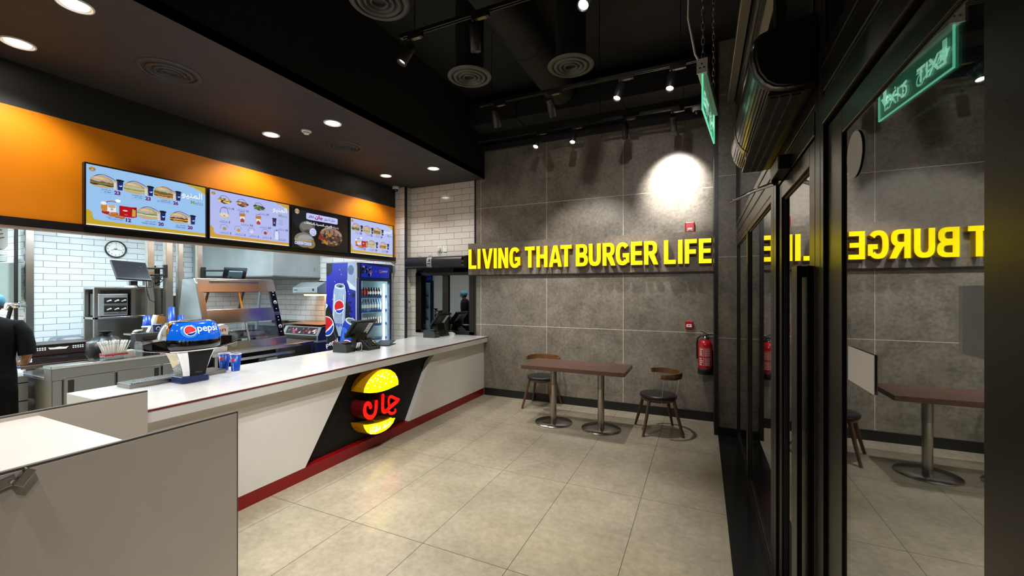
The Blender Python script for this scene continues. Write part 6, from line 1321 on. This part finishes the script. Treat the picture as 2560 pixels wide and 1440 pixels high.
for i, (z, lb) in enumerate(((1.803, 'lower of two stacked white card boxes by the yellow pipes'), (1.866, 'upper of two stacked white card boxes by the yellow pipes'))):
    t = thing('card_box', lb, 'box', (-7.55, 3.955, z), 0, 'white card boxes'); B(-0.10, -0.08, 0, 0.10, 0.08, 0.062, WHITEPL).obj('body', t, 0.003); B(0.1, -0.03, 0.02, 0.101, 0.05, 0.04, DARKGREY).obj('label', t)
t = thing('pass_shelf', 'narrow steel shelf fixed between the kitchen posts', 'shelf', (-7.55, 3.955, 1.782)); B(-0.16, -0.098, 0, 0.16, 0.098, 0.02, STEELH).obj('board', t); B(-0.04, -0.098, -0.05, 0.0, -0.08, 0, STEEL).obj('bracket', t); B(-0.04, 0.08, -0.05, 0.0, 0.098, 0, STEEL).obj('bracket', t)
t = thing('steel_cabinet', 'plain steel cabinet front between the rack and the heated display', 'cabinet', (-7.765, 3.94, 0)); B(-0.08, -0.17, 0.05, 0.08, 0.18, 1.66, STEEL).obj('body', t, 0.004); B(0.08, -0.15, 0.1, 0.086, 0.16, 1.62, STEELH).obj('door', t, 0.003)

# ------------------------------------------------------------------ on the prep counter
LZ = 0.930
t = thing('straw_box', 'clear box packed with white paper straws and tied with a red band', 'straw holder', (-6.40, 2.525, LZ))
mb = MB()
for a in ((-0.065, -0.105, -0.06, 0.105), (0.06, -0.105, 0.065, 0.105), (-0.06, -0.105, 0.06, -0.10), (-0.06, 0.10, 0.06, 0.105)): mb.box(a[0], a[1], 0.004, a[2], a[3], 0.075, ACRYL)
mb.box(-0.065, -0.105, 0, 0.065, 0.105, 0.004, ACRYL).obj('box', t)
bd = MB()
for a in ((-0.068, -0.108, -0.064, 0.108), (0.064, -0.108, 0.068, 0.108), (-0.064, -0.108, 0.064, -0.104), (-0.064, 0.104, 0.064, 0.108)): bd.box(a[0], a[1], 0.045, a[2], a[3], 0.066, REDP)
bd.obj('band', t); MB().ball((0.068, -0.03, 0.05), 0.011, REDP, 10, 6).obj('knot', t)
sm = MB().tube([(0, 0, 0), (0, 0, 0.215)], 0.0062, M('straw_paper', '#ece9e2', 0.6), 8).lathe([(0.0063, 0.17), (0.0063, 0.185)], M('straw_stripe', '#c9cfd6', 0.6), n=8, cap=False).mesh('paper_straw')
rr = random.Random(21)
for i in range(40):
    r_, c_ = divmod(i, 10); y = -0.066 + c_ * 0.0147; x = -0.033 + r_ * 0.022 + 0.002 * (c_ % 2)
    o = bpy.data.objects.new('paper_straw', sm); COL.objects.link(o); o.location = (-6.40 + x, 2.525 + y, LZ + 0.006)
    o.rotation_euler = (-y * 5.0 + rr.uniform(-.05, .05), x * 3.0 + rr.uniform(-.06, .06), 0); tag(o, 'white wrapped paper straw standing in the clear box with the red band', 'straw', 'paper straws in the clear box')
t = thing('label_printer', 'black and grey label printer on the prep ledge left of the drinks tower', 'printer', (-6.42, 2.86, LZ))
MB().prism([(-0.10, 0.05), (-0.09, 0.26), (0.02, 0.28), (0.06, 0.14), (0.06, 0.05)], 'xz', -0.13, 0.13, DARKGREY).obj('casing', t, 0.008); B(-0.06, -0.12, 0.0, 0.05, 0.12, 0.05, BLACKPL).obj('base', t, 0.004)
MB().obox((0.045, 0.03, 0.21), (0.05, 0.17, 0.03), BLACKGL, Matrix.Rotation(R(55), 3, 'Y')).obj('lid', t, 0.004); B(0.055, -0.06, 0.10, 0.065, 0.08, 0.115, GREYPL).obj('slot', t)
for i, (x, y, lb) in enumerate(((-6.40, 3.04, 'small lidded sauce pot on the prep ledge, left one'), (-6.36, 3.105, 'small lidded sauce pot on the prep ledge, middle one'), (-6.40, 3.17, 'small lidded sauce pot on the prep ledge, right one'))):
    t = thing('sauce_pot', lb, 'pot', (x, y, LZ), 0, 'sauce pots on the ledge'); MB().lathe([(0.022, 0), (0.03, 0.028)], WHITEPL, n=18).obj('pot', t); MB().lathe([(0.032, 0.026), (0.032, 0.031), (0.026, 0.033)], ACRYL, n=18).obj('lid', t)
small('paper_stack', 'stack of white order slips lying on the prep ledge beside the straws', 'papers', (-6.42, 2.68, LZ), B(-0.05, -0.03, 0, 0.05, 0.04, 0.07, PAPER).box(-0.04, -0.03, 0.07, 0.06, 0.035, 0.085, PAPER), None)
t = thing('food_bag_black', 'crumpled black bag behind the straws', 'bag', (-6.85, 2.62, 0.803)); t.name = 'black_bag'
bg = MB().ball((0, 0, 0.19), 0.19, BLACKPL, 14, 9, 0.9, 1.0, 1.0); rr = random.Random(5); bg.v = [(x + rr.uniform(-.015, .015), y + rr.uniform(-.015, .015), max(0, z + rr.uniform(-.02, .02))) for x, y, z in bg.v]; bg.obj('bag', t)
MB().lathe([(0.05, 0.35), (0.03, 0.39), (0.07, 0.43)], BLACKPL, n=10).obj('knot', t)
# bread crates on a rear table, grey lid
t = thing('rear_table', 'steel table under the brown crates behind the prep counter', 'table', (-7.80, 2.30, 0)); B(-0.40, -0.34, 0.80, 0.42, 0.52, 0.84, STEELH).obj('top', t, 0.004)
for x in (-0.36, 0.38):
    for y in (-0.30, 0.44): B(x - 0.02, y, 0, x + 0.02, y + 0.04, 0.80, STEEL).obj('leg', t)
CRT = M('brown_crate_plastic', '#2b1c1a', 0.4); 
def crate(z, lb, lit):
    t = thing('bread_crate', lb, 'crate', (-7.66, 2.40, z), R(-2), 'brown bread crates')
    w, l, h = 0.24, 0.33, 0.115
    mb = MB().box(-w, -l, 0, w, l, 0.008, CRT)
    mb.box(-w, -l, 0.008, -w + 0.012, l, h, CRT).box(-w + .012, -l, 0.008, w - 0.012, -l + 0.012, h, CRT).box(-w + .012, l - 0.012, 0.008, w - 0.012, l, h, CRT).box(w - 0.012, -l, 0.008, w, l, h, CRT).box(-w - 0.01, -l - 0.01, h - 0.012, w + 0.01, l + 0.01, h, CRT)
    mb.obj('body', t)
    hm = MB()
    hm.prism([(-0.10, 0.075), (-0.085, 0.05), (0.06, 0.045), (0.085, 0.075), (0.05, 0.07), (0, 0.078), (-0.05, 0.07)], 'yz', w + 0.0005, w + 0.003, PAPER if lit else DARKGREY)
    for y0 in (-0.22, 0.12):
        for i in range(5):
            for j in range(2): hm.box(w, y0 + i*0.022, 0.045 + j*0.022, w + 0.003, y0 + i*0.022 + 0.014, 0.045 + j*0.022 + 0.014, PAPER if lit else DARKGREY)
    hm.box(w, -0.325, 0.03, w + 0.003, -0.235, 0.075, PAPER); hm.obj('grip_holes', t)
    if lit: B(-w + 0.015, -l + 0.015, 0.10, w - 0.015, l - 0.015, 0.112, PAPER).obj('wrapping', t)
crate(0.84, 'lower brown plastic bread crate on the rear table', False); crate(0.956, 'upper brown plastic bread crate with pale wrapping inside', True)
t = thing('grey_pan_lid', 'rounded grey plastic lid lying behind the crates by the white tiles', 'lid', (-8.55, 2.85, 0.905))
MB().loft([boat(0.20, 0.235, 0.0, 5), boat(0.20, 0.235, 0.05, 5), boat(0.17, 0.20, 0.075, 5), boat(0.14, 0.17, 0.15, 4), boat(0.10, 0.12, 0.165, 4)], M('slate_plastic', '#565d66', 0.4)).obj('shell', t); B(-0.22, -0.25, -0.0, 0.22, 0.25, 0.02, M('slate_plastic_rim', '#4a5058', 0.4)).obj('rim', t, 0.004)
t = thing('back_counter', 'steel counter along the white tiled kitchen wall', 'counter', (-8.95, 3.35, 0)); B(-0.54, -0.6, 0.86, 0.60, 2.0, 0.905, STEELH).obj('top', t, 0.004); B(-0.52, -0.58, 0.1, 0.5, 1.98, 0.86, STEEL).obj('cabinet', t)
# cups and napkins by the display
mk = lambda lb, loc, h, flip: make_cup('paper_cup', lb, loc, 0.036, 0.048, h, 'blue cups in the kitchen', False, flip)
B(-7.0, 2.86, 1.155, -6.62, 3.44, 1.175, STEELH).obj('cup_shelf'); tag(bpy.data.objects['cup_shelf'], 'steel shelf above the prep counter carrying cups and napkins', 'shelf')
for y in (2.90, 3.40): pass
sp_ = bpy.data.objects['cup_shelf']; 
for y in (2.88, 3.40): B(-6.85, y, 0.803, -6.82, y + 0.03, 1.155, STEEL).obj('bracket', sp_)
t = thing('clear_lid_box', 'clear plastic tub with a blue cup on it, on the cup shelf', 'tub', (-6.78, 3.02, 1.175)); MB().lathe([(0.05, 0), (0.055, 0.085)], ACRYL, n=24).obj('tub', t); MB().lathe([(0.057, 0.08), (0.057, 0.09), (0.01, 0.091)], WHITEPL, n=24).obj('lid', t)
mk('upturned blue paper cup standing on a clear tub left of the napkins', (-6.78, 3.02, 1.2665), 0.145, True)
mk('tall upside-down stack of blue cups behind the drinks tower', (-6.80, 3.315, 1.176), 0.34, True)
mk('short blue cup right of the tall stack behind the drinks tower', (-6.74, 3.40, 1.176), 0.22, True)
t = thing('dark_printed_cup', 'dark blue cup with a round white emblem left of the drinks tower', 'paper cup', (-6.72, 3.105, 1.176)); MB().lathe([(0.036, 0), (0.046, 0.11)], NAVY, n=24).obj('wall', t); MB().lathe([(0.046, 0.108), (0.049, 0.112), (0.044, 0.114)], WHITEPL, n=24, cap=False).obj('rim', t); MB().lathe([(0.02, 0), (0.024, 0.001), (0.024, 0.003), (0.02, 0.004)], WHITEPL, (0.040, -0.005, 0.055), 18, 'x', cap=False).obj('emblem', t)
t = thing('napkin_box', 'open cardboard box with white napkins leaning out, beside the cups', 'box', (-6.90, 3.185, 1.176)); MB().prism([(-0.10, 0), (0.10, 0), (0.10, 0.05), (0.06, 0.21), (-0.02, 0.23), (-0.06, 0.10)], 'yz', -0.05, 0.02, PAPER).obj('napkins', t, 0.003); MB().prism([(-0.02, 0.12), (0.08, 0.09), (0.09, 0.20), (0.0, 0.23)], 'yz', 0.021, 0.04, M('brown_card', '#b07a2c', 0.6)).obj('card_flap', t)
t = thing('white_lid_pile', 'jumble of white cup lids on the cup shelf, left of the clear tub', 'lids', (-6.80, 2.925, 1.175))
for i in range(4): MB().lathe([(0.045, 0), (0.048, 0.006), (0.04, 0.012)], WHITEPL, (0.01*i - 0.02, 0.012*(i % 2) - 0.004, 0.012*i), 20).obj('lid', t)
t = thing('paper_bag', 'crumpled white paper bag with red lettering right of the drinks tower', 'bag', (-6.30, 3.64, 0.862))
MB().prism([(-0.09, 0), (0.10, 0), (0.12, 0.36), (0.06, 0.40), (-0.04, 0.37), (-0.11, 0.39)], 'yz', -0.045, 0.045, PAPER).obj('bag', t, 0.004)
lb = MB(); text(lb, 'Jan', M('print_orange_red', '#c8452a', 0.5), (0.0455, -0.075, 0.27), (0, 1, 0.05), (0, 0, 1), h=0.075, w=0.16, bold=0.03); lb.obj('print', t)
t = thing('takeout_box', 'white clamshell takeout box on the shelf under the display table', 'box', (-6.62, 4.62, 0.53)); MB().prism([(-0.09, 0), (0.09, 0), (0.11, 0.045), (-0.11, 0.045)], 'yz', -0.09, 0.09, WHITEPL).obj('base', t); MB().prism([(-0.11, 0.046), (0.11, 0.046), (0.085, 0.10), (-0.085, 0.10)], 'yz', -0.09, 0.09, WHITEPL).obj('lid', t)
t = thing('serving_tray', 'dark serving tray under the display table', 'tray', (-6.60, 4.55, 0.446)); B(-0.18, -0.32, 0, 0.22, 0.34, 0.012, BLACKPL).obj('base', t); B(-0.18, -0.32, 0.012, -0.17, 0.34, 0.084, BLACKPL).box(0.21, -0.32, 0.012, 0.22, 0.34, 0.03, BLACKPL).obj('rim', t); B(-0.10, -0.20, 0.012, 0.10, 0.20, 0.083, DARKGREY).obj('carton_tray', t)
t = thing('tray_liner', 'white and red printed tray liners on the low shelf under the display table', 'papers', (-6.50, 3.95, 0.446)); B(-0.2, -0.25, 0, 0.2, 0.22, 0.055, PAPER).obj('stack', t); pr_ = MB()
for k in range(7): pr_.box(-0.16 + 0.05*k, -0.2 + 0.04*(k % 3), 0.0551, -0.13 + 0.05*k, -0.02 + 0.05*(k % 2), 0.056, REDP)
pr_.obj('print', t)

# ------------------------------------------------------------------ far left: electrical cabinet, insect killer, pipes, tap
t = thing('electrical_cabinet', 'pale grey electrical cabinet on the wall at the left edge', 'cabinet', (-9.52, 2.50, 1.58))
t.location = (-9.9, 2.46, 1.56)
B(-0.30, -0.10, 0, 0.44, 0.175, 0.60, M('cabinet_grey_green', '#9fb0ac', 0.45)).obj('body', t, 0.004); B(-0.28, -0.112, 0.02, 0.14, -0.10, 0.58, M('cabinet_door', '#a9b8b4', 0.45)).obj('door', t, 0.003); B(0.15, -0.112, 0.02, 0.42, -0.10, 0.58, M('cabinet_door2', '#8fa39f', 0.45)).obj('door', t, 0.003)
t = thing('black_pipe', 'thin black vertical pipe in front of the grey cabinet at the left', 'pipe', (-9.40, 2.565, 0)); MB().tube([(0, 0, 1.05), (0, 0, 3.09)], 0.022, BLACKPL, 12).obj('run', t); MB().tube([(0, 0, 1.55), (-0.06, -0.03, 1.50), (-0.08, -0.08, 1.2), (-0.08, -0.08, 0.86)], 0.024, BLACKPL, 10).obj('branch', t)
MB().lathe([(0.03, 1.48), (0.05, 1.50), (0.05, 1.54), (0.03, 1.56)], CHROME, n=16).obj('flange', t)
t = thing('insect_killer', 'grey slotted box with a slanted front high at the left edge', 'device', (-9.75, 2.30, 2.36))
MB().prism([(-0.14, 0.20), (0.20, 0.0), (0.24, 0.06), (0.24, 0.36), (-0.14, 0.30)], 'yz', -0.14, 0.14, M('device_grey', '#b9bdbb', 0.4), M('device_dark', '#57605e', 0.4)).obj('casing', t)
for k in range(3): MB().tube([(0.142, 0.05 + 0.035*k, 0.28 - 0.06*k), (0.142, 0.12 + 0.025*k, 0.285 - 0.055*k), (0.142, 0.18 + 0.012*k, 0.30 - 0.055*k)], 0.006, DARKGREY, 6).obj('vent_slot', t)
B(-0.05, 0.05, 0.355, 0.05, 0.13, 0.38, NAVY).obj('knob', t, 0.006)
MB().tube([(0.1, 0.0, 0.36), (0.1, 0.0, 0.86)], 0.006, GREYPL, 6).obj('hanger', t)
t = thing('wall_tap', 'chrome wall tap low at the left beside the corner guard', 'tap', (-9.45, 2.60, 1.50)); MB().tube([(-0.05, 0.09, 0.0), (0.0, -0.02, 0.02), (0.02, -0.10, 0.02), (0.02, -0.12, -0.05)], 0.018, CHROME, 10).obj('spout', t); MB().lathe([(0.03, 0.0), (0.026, 0.05), (0.01, 0.06)], CHROME, (0, 0.0, 0.03), 14).obj('handle', t)
t = thing('bracketed_ledge', 'white bracketed ledge with pipes under the slotted box at the left edge', 'shelf', (-9.95, 2.35, 2.285)); B(-0.2, -0.25, 0, 0.3, 0.20, 0.05, WHITEPL).obj('ledge', t, 0.004); B(-0.2, -0.20, -0.10, 0.28, 0.20, -0.02, GALV).obj('duct', t, 0.003); MB().tube([(0.0, -0.15, -0.1), (0.0, -0.15, -0.118)], 0.02, STEEL, 10).obj('pipe', t)

# ------------------------------------------------------------------ the worker at the left edge
SKIN = M('skin_brown', '#8a5a3e', 0.5, var=0.08); SHIRT = M('black_shirt', '#060709', 0.85, var=0.1, spec=0.15); TROU = M('black_trousers', '#06070c', 0.85, var=0.1, spec=0.15); NET = M('blue_hair_net', '#3c7f98', 0.6, var=0.2, scale=60, bump=0.4); HAIR = M('dark_hair', '#15100d', 0.6); SHOE = M('black_shoe', '#121212', 0.4)
def skin_mesh(name, parent, nodes, edges, m, lv=2, root=0):
    me = bpy.data.meshes.new(name); me.from_pydata([n_[0] for n_ in nodes], edges, []); me.materials.append(m)
    o = bpy.data.objects.new(name, me); COL.objects.link(o); o.parent = parent
    sk = o.modifiers.new('skin', 'SKIN'); sk.use_smooth_shade = True
    for i, n_ in enumerate(nodes):
        r_ = n_[1]; me.skin_vertices[0].data[i].radius = (r_, r_) if not isinstance(r_, tuple) else r_
        me.skin_vertices[0].data[i].use_root = (i == root)
    sb = o.modifiers.new('subdivision', 'SUBSURF'); sb.levels = lv; sb.render_levels = lv
    return o
pz = thing('person', 'kitchen worker in black with a blue hair net, seen from behind at the left edge', 'person', (-6.47, 1.59, 0), R(74))
# faces local +Y (to the right of the photo and into the kitchen)
nodes = [((0, 0, 0.93), (0.155, 0.11)), ((0, 0, 1.08), (0.145, 0.10)), ((0, 0.01, 1.24), (0.165, 0.115)), ((0, 0.01, 1.37), (0.15, 0.10)), ((0, 0.02, 1.44), 0.058), ((0, 0.035, 1.50), 0.052),
         ((0, 0.055, 1.555), (0.068, 0.082)), ((0, 0.06, 1.625), (0.074, 0.092)), ((0, 0.055, 1.69), 0.055)]
E_ = [(0,1),(1,2),(2,3),(3,4),(4,5),(5,6),(6,7),(7,8)]
def chain_(pts, start):
    i0 = len(nodes)
    for k, p in enumerate(pts): nodes.append(p); E_.append((start if k == 0 else i0 + k - 1, i0 + k))
    return len(nodes) - 1
for s in (-1, 1):
    chain_([((s*0.10, 0, 0.86), 0.092), ((s*0.11, 0.02, 0.50), 0.06), ((s*0.11, 0.0, 0.30), 0.056), ((s*0.11, -0.03, 0.09), 0.037), ((s*0.115, 0.09, 0.035), 0.035)], 0)
wr = chain_([((0.19, 0.0, 1.36), 0.06), ((0.245, -0.04, 1.10), 0.046), ((0.23, 0.12, 0.99), 0.038), ((0.20, 0.25, 0.97), 0.026)], 3)
wl = chain_([((-0.19, 0.0, 1.36), 0.06), ((-0.245, -0.02, 1.10), 0.046), ((-0.21, 0.14, 1.0), 0.038), ((-0.16, 0.26, 0.98), 0.026)], 3)
for w_, s in ((wr, 1), (wl, -1)):
    p = Vector(nodes[w_][0]); pm = chain_([(tuple(p + Vector((-s*0.012, 0.055, -0.006))), (0.036, 0.017))], w_)
    nodes[pm] = (tuple(p + Vector((-s*0.012, 0.06, -0.006))), (0.034, 0.018))
skin_mesh('body', pz, nodes, E_, SKIN)
def fingers(s, w_):
    p = Vector(nodes[w_][0]); b = p + Vector((-s*0.012, 0.085, -0.008)); F_ = MB()
    for k, (dx, L_) in enumerate(((-0.027, 0.062), (-0.009, 0.072), (0.009, 0.068), (0.027, 0.054))):
        q = b + Vector((dx, 0, 0)); F_.tube([q, q + Vector((0, L_*0.45, -0.004)), q + Vector((0, L_*0.8, -0.022)), q + Vector((0, L_*0.95, -0.042))], [0.0095, 0.009, 0.008, 0.006], SKIN, 8)
    q = p + Vector((-s*0.036, 0.035, -0.004)); F_.tube([q, q + Vector((-s*0.022, 0.022, -0.008)), q + Vector((-s*0.026, 0.05, -0.022))], [0.011, 0.010, 0.007], SKIN, 8)
    F_.obj('fingers', pz)
fingers(1, wr); fingers(-1, wl)
fc = MB().ball((-0.032, 0.135, 0.0), 0.012, PAPER, 10, 6, 1, .6, .8).ball((0.032, 0.135, 0.0), 0.012, PAPER, 10, 6, 1, .6, .8).ball((-0.032, 0.142, 0.0), 0.006, HAIR, 8, 6).ball((0.032, 0.142, 0.0), 0.006, HAIR, 8, 6)
fc.obj('eyes', pz, loc=(0, 0, 1.60)); MB().ball((0, 0.155, 1.575), 0.016, SKIN, 10, 6, 0.8, 1, 1.5).obj('nose', pz); MB().ball((0, 0.140, 1.535), 0.02, M('lip', '#7a4038', 0.5), 10, 6, 1.1, 0.4, 0.35).obj('mouth', pz)
for s in (-1, 1): MB().ball((s*0.082, 0.05, 1.59), 0.024, SKIN, 10, 6, 0.4, 0.8, 1.2).obj('ear', pz)
nt_ = MB().ball((0, 0.045, 1.64), 0.108, NET, 24, 14, 0.92, 1.05, 0.86); rr = random.Random(8); nt_.v = [(x + rr.uniform(-.003, .003), y + rr.uniform(-.003, .003), max(1.575, z) + rr.uniform(-.003, .003)) for x, y, z in nt_.v]; nt_.obj('hair_net', pz)
MB().ball((0, 0.03, 1.59), 0.088, HAIR, 18, 10, 0.95, 0.95, 0.8).obj('hair', pz)
def ell_ring(cx, cy, rx, ry, z, n=28, k=2.3): return [(cx + x, cy + y, z) for x, y, _ in boat(rx, ry, z, k, n)]
sh = MB().loft([ell_ring(0, 0, 0.182, 0.128, 0.80), ell_ring(0, 0, 0.180, 0.128, 0.90), ell_ring(0, 0, 0.168, 0.120, 1.05), ell_ring(0, 0.005, 0.188, 0.130, 1.22), ell_ring(0, 0.008, 0.196, 0.128, 1.33), ell_ring(0, 0.01, 0.188, 0.118, 1.40), ell_ring(0, 0.012, 0.150, 0.100, 1.445), ell_ring(0, 0.015, 0.080, 0.078, 1.475), ell_ring(0, 0.02, 0.066, 0.066, 1.482)], SHIRT)
for s, ey in ((1, -0.04), (-1, -0.02)):
    sh.tube([(s*0.10, 0.006, 1.385), (s*0.175, 0.002, 1.38), (s*0.215, -0.012, 1.30), (s*0.238, ey*0.8, 1.18), (s*0.248, ey, 1.08)], [0.066, 0.074, 0.073, 0.069, 0.067], SHIRT, 16)
sh.obj('shirt', pz)
tr = MB().loft([ell_ring(0, 0, 0.166, 0.116, 0.98), ell_ring(0, -0.005, 0.176, 0.126, 0.90), ell_ring(0, -0.008, 0.182, 0.128, 0.82), ell_ring(0, -0.004, 0.170, 0.115, 0.74)], TROU)
for s in (-1, 1): tr.tube([(s*0.085, -0.004, 0.84), (s*0.092, 0.0, 0.72), (s*0.11, 0.015, 0.48), (s*0.112, 0.0, 0.26), (s*0.112, -0.015, 0.045)], [0.094, 0.094, 0.078, 0.072, 0.068], TROU, 18)
tr.obj('trousers', pz)
for s in (-1, 1): MB().loft([[(s*0.112 + x*0.9, 0.04 + y, z) for x, y in rrect(-0.05*k, -0.12*k2, 0.05*k, 0.13*k2, 0.04*k)] for z, k, k2 in ((0, 1, 1), (0.03, 1, 1), (0.06, 0.9, 0.85), (0.09, 0.75, 0.55))], SHOE).obj('shoe', pz)
